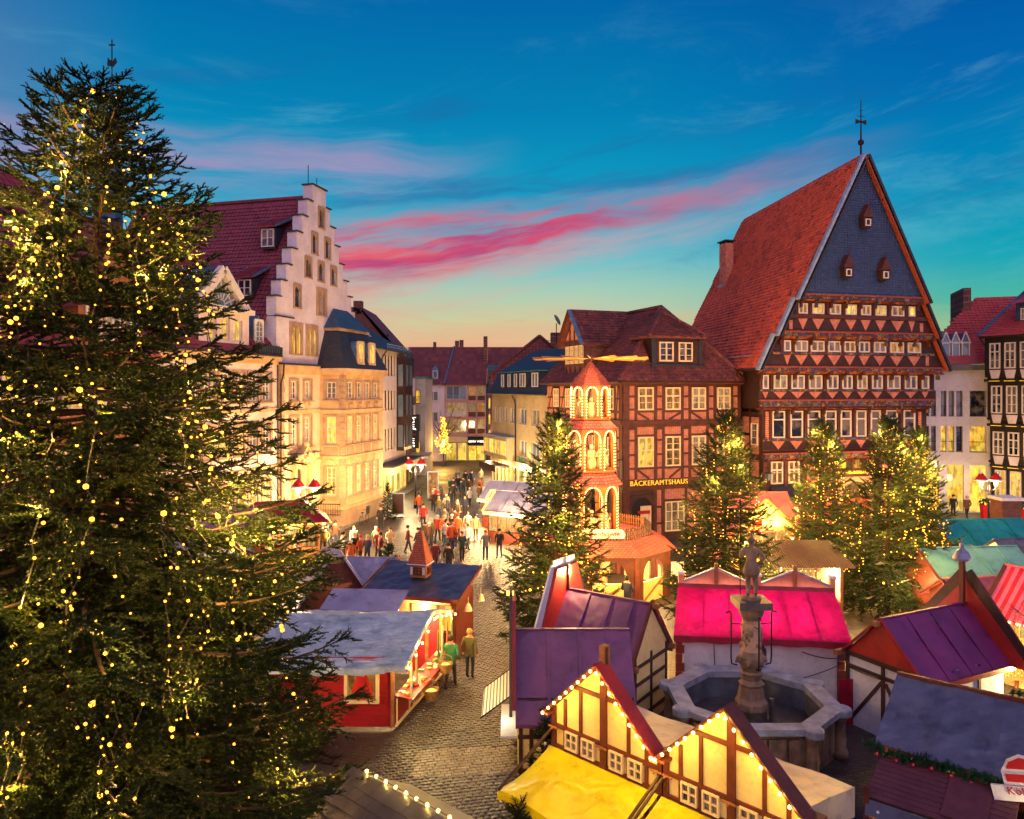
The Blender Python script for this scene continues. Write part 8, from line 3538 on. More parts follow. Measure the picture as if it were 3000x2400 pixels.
# ---- stalls among the spruces and along the right edge
def corrugated_stall():
 root = thing('corrugated_stall', 'stall with brown corrugated roof and bright interior between the lit spruces', 'market stall', (9.9, 32.2, 0), -2)
 L, D = 4.4, 2.4
 b = MB()
 b.box(.2, L - .2, D - .1, D, 0, 2.4)
 b.box(.2, .3, 0, D, 0, 2.4)
 b.box(L - .3, L - .2, 0, D, 0, 2.4)
 b.obj('wall', M_['cream_board'], root)
 r = MB()
 n = 88
 for i in range(n):
  x0, x1 = -.2 + (L + .4) * i / n, -.2 + (L + .4) * (i + 1) / n
  d0, d1 = (.03 if i % 2 else 0), (.03 if (i + 1) % 2 else 0)
  r.face([(x0, -.5, 2.45 + d0), (x1, -.5, 2.45 + d1), (x1, D, 3.05 + d1), (x0, D, 3.05 + d0)])
 r.obj('roof', M_['stall_dark'], root)
 block('counter', M_['oakwood'], root, .2, L - .2, -.1, .4, .9, .97)
 block('counter_front', M_['stall_brown'], root, .2, L - .2, -.08, -.02, 0, .9)
 for u in (.2, 1.6, 3.0, L - .3):
  block('post', M_['stall_brown'], root, u, u + .1, -.1, 0, 0, 2.45)
 for k in range(9):
  block('glowing_goods', M_['goods'], root, .4 + k * .42, .75 + k * .42, D - .3, D - .12, 1.1, 1.9)
 wm = root.matrix_basis
 light_string('row of small bulbs under the corrugated roof', [wm @ Vector((-.1 + i * .2, -.45, 2.38)) for i in range(23)], M_['bulb'], M_['wire'], .025)
 lamp((1.2, .8, 2.2), 25, (1, .78, .4), .15, root)
 lamp((3.2, .8, 2.2), 22, (1, .85, .55), .15, root)
 lamp((2.2, -1.2, 2.0), 25, (1, .66, .25), .15, root)
 la = MB()
 la.sphere((0, 0, 0), .14, 10)
 o = la.obj('paper_lantern', M_['neon_soft'], None, wm @ T((3.25, .1, 2.0)), smooth=True)
 tag(o, 'round yellow lantern hanging in the corrugated roof stall', 'lantern')
 r2 = thing('arched_beam_stall', 'pink-roofed hut with curved beams in its gable behind the statue', 'market stall', (11.6, 40.2, 0), 5)
 gable_hut(r2, 3.6, 3.2, 2.9, 4.2, M_['salmon'], M_['tarp_rose'], .5, .4)
 F2 = T((0, -.5, 0))
 b = MB()
 b.prism([(.2, 2.6), (3.4, 2.6), (1.8, 4.0)], -.6, -.5)
 b.obj('front_gable', M_['cream_board'], r2)
 for p, q in (((0, -.62, 2.5), (1.8, -.62, 4.15)), ((3.6, -.62, 2.5), (1.8, -.62, 4.15)), ((.3, -.62, 2.6), (3.3, -.62, 2.6))):
  barobj('curved_beam', M_['oakwood'], r2, p, q, .16, .08, up=(0, 1, 0))
 for k in range(4):
  block('lit_opening', M_['goods'], r2, .3 + k * .8, .95 + k * .8, -.07, .02, 1.0, 2.3)
 lamp((1.8, -1.2, 2.2), 22, (1, .55, .2), .2, r2)
 bow = MB()
 for s in (-1, 1):
  bow.prism([(0, -.05), (s * .35, -.22), (s * .35, .22), (0, .05)][::s], -.05, .05)
  bow.prism([(0, 0), (s * .1, 0), (s * .3, -.5), (s * .15, -.5)][::s], -.04, .04)
 bow.sphere((0, 0, 0), .08, 8)
 o = bow.obj('ribbon_bow', M_['hat_red'], None, T((12.6, 38.9, 3.0)))
 tag(o, 'large red ribbon bow above the brown corrugated roof', 'bow')


M_['neon_soft'] = emit('lantern_paper', (255, 206, 84), 1.6)
M_['tarp_rose'] = tarp_mat('rose_tarpaulin', (176, 96, 92), (150, 76, 78), .5, .2, .8)
corrugated_stall()


def right_stalls():
 data = [
  ('teal_roof_stall', 'dark stall with teal tarpaulin roof and bulbs, farther of the green roofs', (21.6, 36.6), 8, 4.6, 2.6, 2.4, 3.35, 'oak_black', 'tarp_teal'),
  ('mint_roof_stall', 'stall with mint green roof below the teal roofed one', (17.6, 30.6), 6, 4.2, 2.8, 2.25, 3.2, 'stall_brown', 'tarp_mint'),
  ('mauve_roof_stall', 'low stall with mauve roof edge and bulbs behind the red false front', (16.6, 27.6), 8, 4.2, 1.8, 2.2, 2.8, 'stall_brown', 'tarp_rose'),
  ('striped_roof_stall', 'lit stall with red and pink striped roof at the right edge', (16.5, 25.9), -58, 3.4, 3.0, 2.5, 3.7, 'cream_board', 'stripe_red'),
 ]
 for nm, lb, (x, y), rz, L, D, ez, rzz, wm_, rm_ in data:
  root = thing(nm, lb, 'market stall', (x, y, 0), rz)
  gable_hut(root, L, D, ez, rzz, M_[wm_], M_[rm_], .35, .2)
  n = max(3, int(L / .75))
  for k in range(n):
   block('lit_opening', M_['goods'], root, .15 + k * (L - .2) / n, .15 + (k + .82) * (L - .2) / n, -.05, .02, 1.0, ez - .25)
   block('post', M_['oakwood'], root, .02 + k * (L - .2) / n, .1 + k * (L - .2) / n, -.12, -.02, 0, ez)
  for p, q in (((-.2, -.35, ez - .25), (-.2, D / 2, rzz)), ((-.2, D + .35, ez - .25), (-.2, D / 2, rzz))):
   barobj('verge_board', M_['stall_brown'], root, p, q, .06, .14, up=(1, 0, 0))
  w = root.matrix_basis
  light_string('bulbs under the front eave of the %s' % {'teal_roof_stall': 'teal roofed stall', 'mint_roof_stall': 'mint roofed stall', 'mauve_roof_stall': 'mauve roofed stall', 'striped_roof_stall': 'red striped stall'}[nm],
                     [w @ Vector((-.15 + (L + .3) * i / 16, -.4, ez - .22)) for i in range(17)], M_['bulb_big'], M_['wire'], .04)
  lamp((L * .5, -.9, ez - .5), 22, (1, .66, .24), .15, root)
  lamp((-.8, D * .4, ez - .5), 16, (1, .6, .2), .15, root)
 # hanging light curtain and goods below the striped roof
 cur = thing('light_curtain', 'curtain of small lights hanging beside the striped stall', 'light curtain', (15.3, 23.7, 0))
 me = bulb_mesh(.018, M_['bulb'])
 for k in range(9):
  b = MB()
  b.tube([(k * .11, -.02, 2.1), (k * .11, -.02, .9)], .006, 3)
  s = b.obj('strand', M_['wire'], cur)
  for q in range(7):
   link('bulb', me, s, T((k * .11, -.03, 2.0 - q * .16 - (k % 2) * .07)))
 bo = MB()
 bo.box(-.1, 1.1, 0, .04, .8, 2.15)
 bo.obj('backing_board', M_['oakwood'], cur)
 lamp((.5, -.9, 1.6), 6, (1, .62, .2), .1, cur)
 # white timbered hut at the right edge behind
 r2 = thing('white_timber_hut', 'white timbered hut wall behind the bare twigs at the right edge', 'market stall', (22.4, 33.2, 0), 10)
 gable_hut(r2, 3.0, 2.4, 2.3, 3.1, M_['white_board'], M_['tarp_slate'], .3, .2)
 timber_grid(r2, ID, (.05, 1.0, 2.0, 2.95), (.1, 1.1, 2.2), 0, 3, 0, 2.3, M_['oak_black'], .1)


right_stalls()

# ------------------------------------------------------------------ figures grown from a skeleton
def skin_mesh(name, joints, edges, sub=2, root=0):
 me = bpy.data.meshes.new(name)
 me.from_pydata([j[0] for j in joints], edges, [])
 o = bpy.data.objects.new(name, me)
 COL.objects.link(o)
 o.modifiers.new('skin', 'SKIN').use_smooth_shade = True
 for i, j in enumerate(joints):
  r = j[1] if isinstance(j[1], tuple) else (j[1], j[1])
  me.skin_vertices[0].data[i].radius = r
  me.skin_vertices[0].data[i].use_root = (i == root)
 s = o.modifiers.new('sub', 'SUBSURF')
 s.levels = s.render_levels = sub
 dg = bpy.context.evaluated_depsgraph_get()
 out = bpy.data.meshes.new_from_object(o.evaluated_get(dg))
 bpy.data.objects.remove(o)
 return out


def figure(pose):
 """standing or walking adult about 1.72 m tall, facing -y"""
 w = pose.get('stride', .0)
 la, ra = pose.get('la', (-.27, -.02, .86)), pose.get('ra', (.27, -.02, .86))
 le = pose.get('le', (-.27, .06, 1.12))
 re = pose.get('re', (.27, .06, 1.12))
 J = [((0, 0, .95), (.155, .12)), ((0, 0, 1.15), (.15, .11)), ((0, .01, 1.36), (.17, .115)), ((0, .01, 1.47), (.07, .07)), ((0, -.01, 1.56), (.085, .095)), ((0, -.01, 1.67), (.075, .085)),
         ((-.19, .01, 1.40), .068), (le, .052), (la, .04), ((la[0], la[1] - .03, la[2] - .09), .035),
         ((.19, .01, 1.40), .068), (re, .052), (ra, .04), ((ra[0], ra[1] - .03, ra[2] - .09), .035),
         ((-.09, 0, .86), .095), ((-.10, -w * .5 - .02, .48), .066), ((-.10, -w + .02, .1), .05), ((-.10, -w - .13, .035), (.045, .035)),
         ((.09, 0, .86), .095), ((.10, w * .35 - .02, .48), .066), ((.10, w + .02, .1), .05), ((.10, w - .13, .035), (.045, .035))]
 E = [(0, 1), (1, 2), (2, 3), (3, 4), (4, 5), (2, 6), (6, 7), (7, 8), (8, 9), (2, 10), (10, 11), (11, 12), (12, 13), (0, 14), (14, 15), (15, 16), (16, 17), (0, 18), (18, 19), (19, 20), (20, 21)]
 return skin_mesh('body', J, E, 1)


POSES = [figure({}), figure({'stride': .22, 'la': (-.27, -.2, .9), 'ra': (.27, .16, .88)}), figure({'stride': .12, 'la': (-.14, -.24, 1.08), 'ra': (.14, -.24, 1.08), 'le': (-.27, -.02, 1.1), 're': (.27, -.02, 1.1)}),
         figure({'stride': -.2, 'la': (-.27, .12, .88), 'ra': (.25, -.22, .95)})]
hatm = MB()
hatm.sphere((0, .01, 1.665), .108, 8, sz=.85)
hairm = MB()
hairm.sphere((0, .025, 1.645), .112, 8, sz=1.0)
_pm = {}


def paint(n, c):
 if n not in _pm:
  _pm[n] = mat(n, c, None, 9, .8, .3, 50)
 return _pm[n]


COATS = {'red': (150, 30, 34), 'black': (30, 28, 32), 'orange': (196, 90, 36), 'dark green': (44, 70, 56), 'brown': (96, 62, 44), 'grey': (110, 106, 108), 'navy': (40, 46, 74), 'beige': (186, 156, 120), 'white': (210, 202, 196), 'maroon': (96, 30, 40), 'green': (60, 130, 86), 'olive': (98, 92, 54)}


def person(x, y, rz, coat, legs, head, pose, label, sc=1.0):
 """head: 'hat colour' or hair colour"""
 me = POSES[pose].copy()
 me.materials.clear()
 for m in (paint('coat_' + coat.replace(' ', '_'), COATS[coat]), paint('trousers_' + legs, {'dark': (36, 36, 46), 'blue': (50, 62, 96), 'brown': (74, 56, 44)}[legs]), M_['skin'], paint('boots', (30, 24, 22))):
  me.materials.append(m)
 n = len(me.polygons)
 co = np.empty(len(me.vertices) * 3)
 me.vertices.foreach_get('co', co)
 co = co.reshape(-1, 3)
 idx = []
 for p in me.polygons:
  c = p.center
  if c.z > 1.45:
   i = 2
  elif c.z < .1:
   i = 3
  elif c.z < .78 and abs(c.x) < .2:
   i = 1
  elif abs(c.x) > .1 and c.z < .9 and abs(c.x) > .2:
   i = 2
  else:
   i = 0
  idx.append(i)
 me.polygons.foreach_set('material_index', idx)
 me.polygons.foreach_set('use_smooth', [True] * n)
 o = link('person', me, None, T((x, y, 0.004)) @ RZ(rz) @ Matrix.Scale(sc, 4))
 tag(o, label, 'person', 'people at the market')
 hc = {'red hat': (180, 24, 30), 'dark hat': (34, 32, 38), 'white hat': (222, 216, 208), 'blond hair': (190, 150, 90), 'brown hair': (70, 46, 32), 'grey hair': (160, 154, 150), 'black hair': (26, 22, 22)}[head]
 hm = hatm if 'hat' in head else hairm
 key = 'headwear_' + head.replace(' ', '_')
 if key not in _bm:
  _bm[key] = hm.mesh('hat' if 'hat' in head else 'hair', paint(key, hc), True)
 link('hat' if 'hat' in head else 'hair', _bm[key], o)
 return o


PEOPLE = [
 # x, y, heading, coat, legs, head, pose, scale, where
 (-2.05, 25.1, 170, 'green', 'brown', 'brown hair', 1, 1.03, 'walking up the lane by the red cloth stall'),
 (-1.45, 25.9, 160, 'olive', 'dark', 'blond hair', 0, 1.0, 'standing in the lane by the red cloth stall'),
 (-2.9, 43.6, 20, 'dark green', 'dark', 'red hat', 2, 1.0, 'among those before the street stalls'),
 (-1.55, 43.9, 0, 'grey', 'dark', 'red hat', 0, 1.0, 'among those before the street stalls'),
 (-.75, 44.4, -20, 'black', 'blue', 'dark hat', 2, 1.0, 'among those before the street stalls'),
 (-3.8, 46.6, 190, 'orange', 'brown', 'brown hair', 1, 1.0, 'in the middle of the street'),
 (-4.4, 48.9, 180, 'orange', 'dark', 'blond hair', 0, 1.05, 'by the near street stall'),
 (-4.9, 49.4, 150, 'red', 'dark', 'grey hair', 2, 1.0, 'by the near street stall'),
 (-3.6, 49.6, 200, 'orange', 'brown', 'red hat', 3, 1.0, 'by the near street stall'),
 (-3.0, 50.6, 180, 'beige', 'blue', 'brown hair', 0, 1.0, 'by the near street stall'),
 (-5.6, 44.8, 120, 'black', 'dark', 'dark hat', 1, 1.0, 'behind the turret stall'),
 (-6.3, 45.6, 90, 'maroon', 'dark', 'black hair', 3, 1.0, 'behind the turret stall'),
 (-9.0, 43.0, 40, 'black', 'dark', 'blond hair', 0, 1.02, 'in the group of three behind the grey roof'),
 (-8.2, 42.6, -30, 'navy', 'dark', 'blond hair', 2, 1.0, 'in the group of three behind the grey roof'),
 (-7.6, 43.3, -60, 'maroon', 'dark', 'black hair', 0, 1.0, 'in the group of three behind the grey roof'),
 (-12.6, 41.0, 30, 'red', 'dark', 'blond hair', 0, 1.0, 'near the lamp beside the spruce'),
 (-11.6, 40.6, -20, 'brown', 'dark', 'brown hair', 2, 1.0, 'near the lamp beside the spruce'),
 (-11.9, 41.8, 60, 'orange', 'blue', 'red hat', 0, .98, 'near the lamp beside the spruce'),
 (-9.3, 53.2, 0, 'black', 'dark', 'brown hair', 0, 1.0, 'at the foot of the sandstone bay'),
 (-6.4, 54.2, 190, 'red', 'dark', 'dark hat', 1, 1.0, 'walking in the street'),
 (-5.9, 60.5, 10, 'dark green', 'dark', 'red hat', 1, 1.02, 'walking in the street'),
 (-6.6, 64.0, 180, 'red', 'blue', 'brown hair', 3, 1.0, 'far down the street'),
 (-5.2, 66.5, 170, 'black', 'dark', 'black hair', 0, 1.0, 'far down the street'),
 (-4.0, 70.0, 0, 'brown', 'dark', 'dark hat', 1, 1.0, 'far down the street'),
 (-4.7, 76.0, 0, 'black', 'dark', 'dark hat', 1, 1.0, 'in the far knot before the shops'),
 (-4.1, 76.4, 10, 'navy', 'dark', 'black hair', 0, 1.0, 'in the far knot before the shops'),
 (-5.6, 77.0, -10, 'grey', 'dark', 'grey hair', 3, 1.0, 'in the far knot before the shops'),
 (-3.2, 78.2, 30, 'olive', 'dark', 'brown hair', 1, 1.0, 'in the far knot before the shops'),
 (34.2, 58.2, 180, 'black', 'dark', 'dark hat', 0, 1.05, 'outside the white modern building'),
 (34.9, 57.6, 180, 'brown', 'dark', 'grey hair', 1, 1.05, 'outside the white modern building'),
 (6.6, 26.9, 180, 'black', 'dark', 'brown hair', 0, 1.0, 'between the plum and pink roofs'),
 (5.1, 33.2, 150, 'navy', 'dark', 'black hair', 2, 1.0, 'at the punch hut opening'),
 (.2, 33.4, 200, 'white', 'dark', 'white hat', 0, 1.0, 'behind the pyramid spruce branches'),
 (-4.2, 41.0, 200, 'maroon', 'dark', 'brown hair', 1, 1.0, 'beyond the turret'),
 (-3.4, 40.4, 160, 'black', 'dark', 'black hair', 0, 1.0, 'beyond the turret'),
]
for (x, y, rz, c, l, h, p, s, w) in PEOPLE:
 person(x, y, rz, c, l, h, p, 'person in %s coat with %s %s' % (c, h, w), s)
_rp = random.Random(77)
_seen = set((c, h, w) for (_, _, _, c, _, h, _, _, w) in PEOPLE)
ZONES = [(-6.2, -1.2, 46.5, 50.5, 'in the crowd before the street stalls', 12), (-7.5, -3.6, 51.5, 60, 'in the thick of the street crowd', 12), (-7.2, -2.6, 61, 74, 'in the distant street crowd', 10),
         (-10.5, -6.8, 41.5, 46.5, 'in the crowd behind the turret', 8), (-13.5, -10.5, 42.8, 47.5, 'near the portal lamp', 5)]
HEADS = ['red hat', 'dark hat', 'white hat', 'blond hair', 'brown hair', 'grey hair', 'black hair']
for x0, x1, y0, y1, w, n in ZONES:
 for k in range(n):
  while True:
   c, h = _rp.choice(list(COATS)), _rp.choice(HEADS)
   if (c, h, w) not in _seen:
    _seen.add((c, h, w))
    break
  person(_rp.uniform(x0, x1), _rp.uniform(y0, y1), _rp.choice([0, 180]) + _rp.uniform(-60, 60), c, _rp.choice(['dark', 'blue', 'brown']), h, _rp.randrange(4), 'person in %s coat with %s %s' % (c, h, w), _rp.choice([.66, .94, 1.0, 1.0, 1.04]))
for m in POSES:
 bpy.data.meshes.remove(m)


# ------------------------------------------------------------------ fountain with lance bearer
def fountain():
 root = thing('market_fountain', 'grey stone octagonal fountain basin with carved column and lance bearer statue', 'fountain', (6.77, 21.25, 0), 0)
 sg, sb = M_['stone_grey'], M_['stone_brown']
 def ring(r, a0=22.5):
  return [(r * math.cos(R(a0 + 45 * k)), r * math.sin(R(a0 + 45 * k))) for k in range(8)]
 oc, ic = ring(2.42), ring(1.92)
 b = MB()
 for k in range(8):
  j = (k + 1) % 8
  o0, o1, i0, i1 = oc[k], oc[j], ic[k], ic[j]
  b.face([(*o0, 1.36), (*o1, 1.36), (*i1, 1.34), (*i0, 1.34)])
  b.face([(*o0, 1.2), (*o1, 1.2), (*o1, 1.36), (*o0, 1.36)])
  b.face([(*i1, 1.16), (*i0, 1.16), (*i0, 1.34), (*i1, 1.34)])
  m0, m1 = ring(2.2)[k], ring(2.2)[j]
  b.face([(*m0, 1.2), (*m1, 1.2), (*o1, 1.2), (*o0, 1.2)][::-1])
 ro = b.obj('rim', sg, root)
 for k in range(8):
  c = MB()
  c.lathe([(.24, 1.16), (.26, 1.2), (.26, 1.34), (.23, 1.372)], 14)
  c.obj('rim_lobe', sg, root, T((oc[k][0] * .97, oc[k][1] * .97, 0)))
  c = MB()
  c.lathe([(.22, 0), (.22, .2), (.16, .3), (.17, .6), (.14, .7), (.15, 1.0), (.24, 1.16)], 10)
  c.obj('colonnette', sb, root, T((oc[k][0] * .95, oc[k][1] * .95, 0)), smooth=True)
 for k in range(8):
  j = (k + 1) % 8
  p, q = Vector((*ring(2.2)[k], 0)), Vector((*ring(2.2)[j], 0))
  b = MB()
  b.face([p, q, q + Vector((0, 0, 1.2)), p + Vector((0, 0, 1.2))])
  w = b.obj('basin_wall', sb, root)
  mid = (p + q) / 2
  d = (q - p).normalized()
  n = Vector((mid.x, mid.y, 0)).normalized()
  for s, wd in ((-.42, .24), (0, .4), (.42, .24)):
   barobj('carved_panel', sb, w, mid + d * s + n * .04 + Vector((0, 0, .25)), mid + d * s + n * .04 + Vector((0, 0, 1.05)), wd * 1.1, .08, up=tuple(n))
 b = MB()
 wi, fl = ring(1.95), ring(1.95)
 for k in range(8):
  j = (k + 1) % 8
  b.face([(*wi[j], .55), (*wi[k], .55), (*wi[k], 1.3), (*wi[j], 1.3)])
 b.obj('inner_wall', M_['basin_in'], root)
 b = MB()
 b.face([(*p, .56) for p in fl])
 b.obj('basin_floor', M_['basin_floor'], root)
 # column
 segs = [('column_foot', [(.42, .5), (.42, 1.0)], 8, M_['stone_dark']), ('plinth', [(.45, 1.0), (.45, 1.18), (.38, 1.3), (.32, 1.62), (.37, 1.7)], 8, sb),
   ('column_base', [(.32, 1.7), (.25, 1.8), (.28, 1.95), (.32, 2.0), (.26, 2.06), (.3, 2.12)], 14, sb),
   ('mask_drum', [(.26, 2.1), (.34, 2.25), (.36, 2.45), (.29, 2.6), (.26, 2.64)], 12, sb),
   ('shaft', [(.29, 2.62), (.27, 2.7), (.27, 3.2), (.29, 3.25), (.29, 3.32), (.24, 3.4), (.24, 3.5)], 16, M_['sandstone']),
   ('capital', [(.27, 3.5), (.28, 3.56), (.32, 3.62), (.36, 3.78), (.44, 3.86)], 8, sb)]
 for nm, prof, n, m in segs:
  c = MB()
  c.lathe(prof, n, 0, None, R(22.5))
  c.obj(nm, m, root)
 block('abacus', M_['stone_dark'], root, -.46, .46, -.46, .46, 3.86, 4.06)
 rel = MB()
 rg = random.Random(4)
 for k in range(26):
  a = rg.uniform(0, 6.28)
  z = rg.uniform(2.72, 3.2)
  rel.sphere((.27 * math.cos(a), .27 * math.sin(a), z), rg.uniform(.03, .06), 6, sz=1.8)
 for k in range(6):
  a = k * math.pi / 3
  rel.sphere((.35 * math.cos(a), .35 * math.sin(a), 2.36), .1, 7)
  rel.sphere((.42 * math.cos(a), .42 * math.sin(a), 2.3), .045, 6)
 rel.obj('carving', sb, root)['kind'] = 'stuff'
 for k in range(4):
  a = k * math.pi / 2 + .05
  cx_, sx_ = math.cos(a), math.sin(a)
  c = MB()
  c.tube([(.4 * cx_, .4 * sx_, 2.2), (.56 * cx_, .56 * sx_, 2.24), (.58 * cx_, .58 * sx_, 2.4), (.58 * cx_, .58 * sx_, 3.66), (.62 * cx_, .62 * sx_, 3.72), (.74 * cx_, .74 * sx_, 3.68)], .022, 6)
  c.tube([(.26 * cx_, .26 * sx_, 3.35), (.58 * cx_, .58 * sx_, 3.38)], .015, 5)
  c.obj('water_pipe', M_['iron'], root)
 c = MB()
 c.tube([(.62, .1, .55), (.62, .1, 1.2)], .07, 10)
 c.obj('drain_pipe', M_['stone_dark'], root)
 # statue: back to us, left hand on the hip, right hand on the lance
 J = [((0, 0, .86), (.15, .13)), ((0, .01, 1.05), (.13, .11)), ((0, .02, 1.27), (.185, .125)), ((0, .02, 1.39), .065), ((0, 0, 1.47), (.085, .09)), ((0, 0, 1.58), (.08, .085)), ((0, .02, 1.66), (.04, .05)),
         ((-.2, .02, 1.31), .075), ((-.36, .1, 1.12), .058), ((-.2, -.02, .95), .05), ((-.15, -.06, .92), .045),
         ((.2, .02, 1.31), .075), ((.3, .08, 1.1), .058), ((.27, -.1, 1.2), .048), ((.27, -.14, 1.28), .045),
         ((-.09, 0, .76), .12), ((-.11, -.02, .45), .085), ((-.13, .02, .12), .06), ((-.14, -.1, .04), .055),
         ((.09, 0, .76), .12), ((.1, .02, .45), .08), ((.08, .06, .12), .058), ((.1, -.06, .04), .055)]
 E = [(0, 1), (1, 2), (2, 3), (3, 4), (4, 5), (5, 6), (2, 7), (7, 8), (8, 9), (9, 10), (2, 11), (11, 12), (12, 13), (13, 14), (0, 15), (15, 16), (16, 17), (17, 18), (0, 19), (19, 20), (20, 21), (21, 22)]
 me = skin_mesh('statue', J, E, 2)
 me.materials.append(sb)
 me.polygons.foreach_set('use_smooth', [True] * len(me.polygons))
 st = link('statue', me, root, T((0, 0, 4.13)) @ RZ(172))
 b = MB()
 b.lathe([(.27, 0), (.27, .06), (.2, .09)], 12)
 b.obj('statue_base', sb, st, T((0, 0, -.07)))
 b = MB()
 b.lathe([(.19, .58), (.24, .7), (.2, .86), (.16, .98)], 14, 0, T((0, .01, 0)) @ Matrix.Diagonal((1, .85, 1, 1)))
 b.obj('tunic_skirt', sb, st, smooth=True)
 b = MB()
 b.sphere((0, 0, 1.58), .115, 10, sz=.8)
 b.tube([(0, -.1, 1.62), (0, .03, 1.74), (0, .16, 1.62)], [.03, .05, .03], 6)
 b.obj('helmet', sb, st, smooth=True)
 b = MB()
 b.tube([(.28, -.15, 0), (.28, -.15, 2.55)], .016, 6)
 b.lathe([(.005, 2.75), (.05, 2.62), (.02, 2.5)], 6, 0, T((.28, -.15, 0)))
 b.obj('lance', M_['iron'], st)


M_['basin_in'] = mat('basin_lining', (96, 102, 112), (64, 68, 74), 2, .5, .3, 20, dirt=.5)
M_['basin_floor'] = mat('wet_basin_floor', (84, 78, 76), (40, 36, 36), .9, .12, .3, 20, rough2=.7)
M_['stone_dark'] = mat('damp_dark_stone', (92, 84, 76), (58, 52, 48), 3, .5, .5, 16)
fountain()
for k, (dx_, dy_, lb) in enumerate(((-1.15, .25, 'small white floodlight lying in the fountain basin, left of the column'), (1.25, -.75, 'small clear lamp lying in the fountain basin, right of the column'))):
 b = MB()
 b.lathe([(.09, 0), (.13, .05), (.11, .07), (.06, .05)], 12, 0, RX(35))
 tag(b.obj('floodlight', M_['hat_white'], None, T((6.77 + dx_, 21.25 + dy_, .63))), lb, 'floodlight')


# ------------------------------------------------------------------ Christmas pyramid on its punch hut
def octa(r, a0=22.5, n=8):
 return [(r * math.cos(R(a0 + 360 / n * k)), r * math.sin(R(a0 + 360 / n * k))) for k in range(n)]


def punch_hut():
 root = thing('punch_hut', 'octagonal wooden punch hut with pink tiled skirt roof under the pyramid', 'market stall', (4.5, 37.7, 0), 0)
 pw = M_['stall_brown']
 pts = octa(3.3)
 for k in range(8):
  p, q = Vector((*pts[k], 0)), Vector((*pts[(k + 1) % 8], 0))
  n = Vector(((p + q).x, (p + q).y, 0)).normalized()
  mid = (p + q) / 2
  ang = math.degrees(math.atan2(n.y, n.x)) + 90
  F = T(mid) @ RZ(ang)
  W_ = (q - p).length
  arch_surround(root, F, -W_ / 2 + .45, 0, W_ - .9, 2.05, .45, M_['oak_red'], .06, .1, False, name='arched_bay', top=.5)
  block('counter', M_['cream_board'], root, -W_ / 2 + .45, W_ / 2 - .45, -.02, .06, 0, 1.0, F)
  beam(root, F, -W_ / 2 + .5, .1, W_ / 2 - .5, .95, .1, .06, M_['oakwood'], 'brace')
  barobj('corner_post', pw, root, p, p + Vector((0, 0, 2.35)), .22, .22)
 b = MB()
 lo, hi = octa(3.75), octa(2.65)
 for k in range(8):
  j = (k + 1) % 8
  b.face([(*lo[k], 2.3), (*lo[j], 2.3), (*hi[j], 2.88), (*hi[k], 2.88)])
 b.face([(*p, 2.87) for p in hi])
 ro = b.obj('roof', M_['tile_pink'], root)
 b = MB()
 b.lathe([(.3, 0), (.3, 2.3)], 8)
 b.obj('inner_core', M_['oakwood'], root)
 block('menu_board', M_['paper'], root, 3.1, 3.7, -1.9, -1.85, 1.1, 1.75)
 lamp((0, -2.0, 2.0), 90, (1, .66, .28), .15, root)
 lamp((1.8, -1.2, 2.0), 70, (1, .66, .28), .15, root)
 f = thing('picket_fence', 'dark picket fence round the deck at the foot of the pyramid', 'fence', (4.5, 37.7, 2.88))
 fp = octa(2.5)
 pk = MB()
 pk.prism([(-.035, 0), (.035, 0), (.035, .5), (0, .56), (-.035, .5)], -.015, .015)
 dark, pale = pk.mesh('picket', M_['stall_dark']), pk.mesh('picket', M_['oakwood'])
 for k in range(8):
  p, q = Vector((*fp[k], 0)), Vector((*fp[(k + 1) % 8], 0))
  d = q - p
  ang = math.degrees(math.atan2(d.y, d.x))
  back = (p + q).y > 1
  for i in range(13):
   link('picket', pale if back else dark, f, T(p + d * ((i + .5) / 13)) @ RZ(ang))
  for z in (.14, .4):
   barobj('fence_rail', M_['oakwood'] if back else M_['stall_dark'], f, p + Vector((0, 0, z)), q + Vector((0, 0, z)), .05, .03)
 s = thing('punch_sign', 'white sign with dark red script lettering on the picket fence', 'sign', (3.7, 35.25, 2.98), 0)
 b = MB()
 b.prism([(-1.5, 0), (1.55, 0), (1.62, .2), (1.5, .42), (-1.5, .42), (-1.6, .2)], -.03, .03)
 b.obj('board', M_['paper'], s)
 text(s, T((0, -.05, .22)), 'Feuerzangenbowle', .36, M_['red_ink'], .015, shear=.15)


M_['tile_pink'] = brick_mat('pink_shingles', (206, 110, 92), (180, 88, 74), (110, 50, 42), .2, .13, .02, .6, .8)
punch_hut()


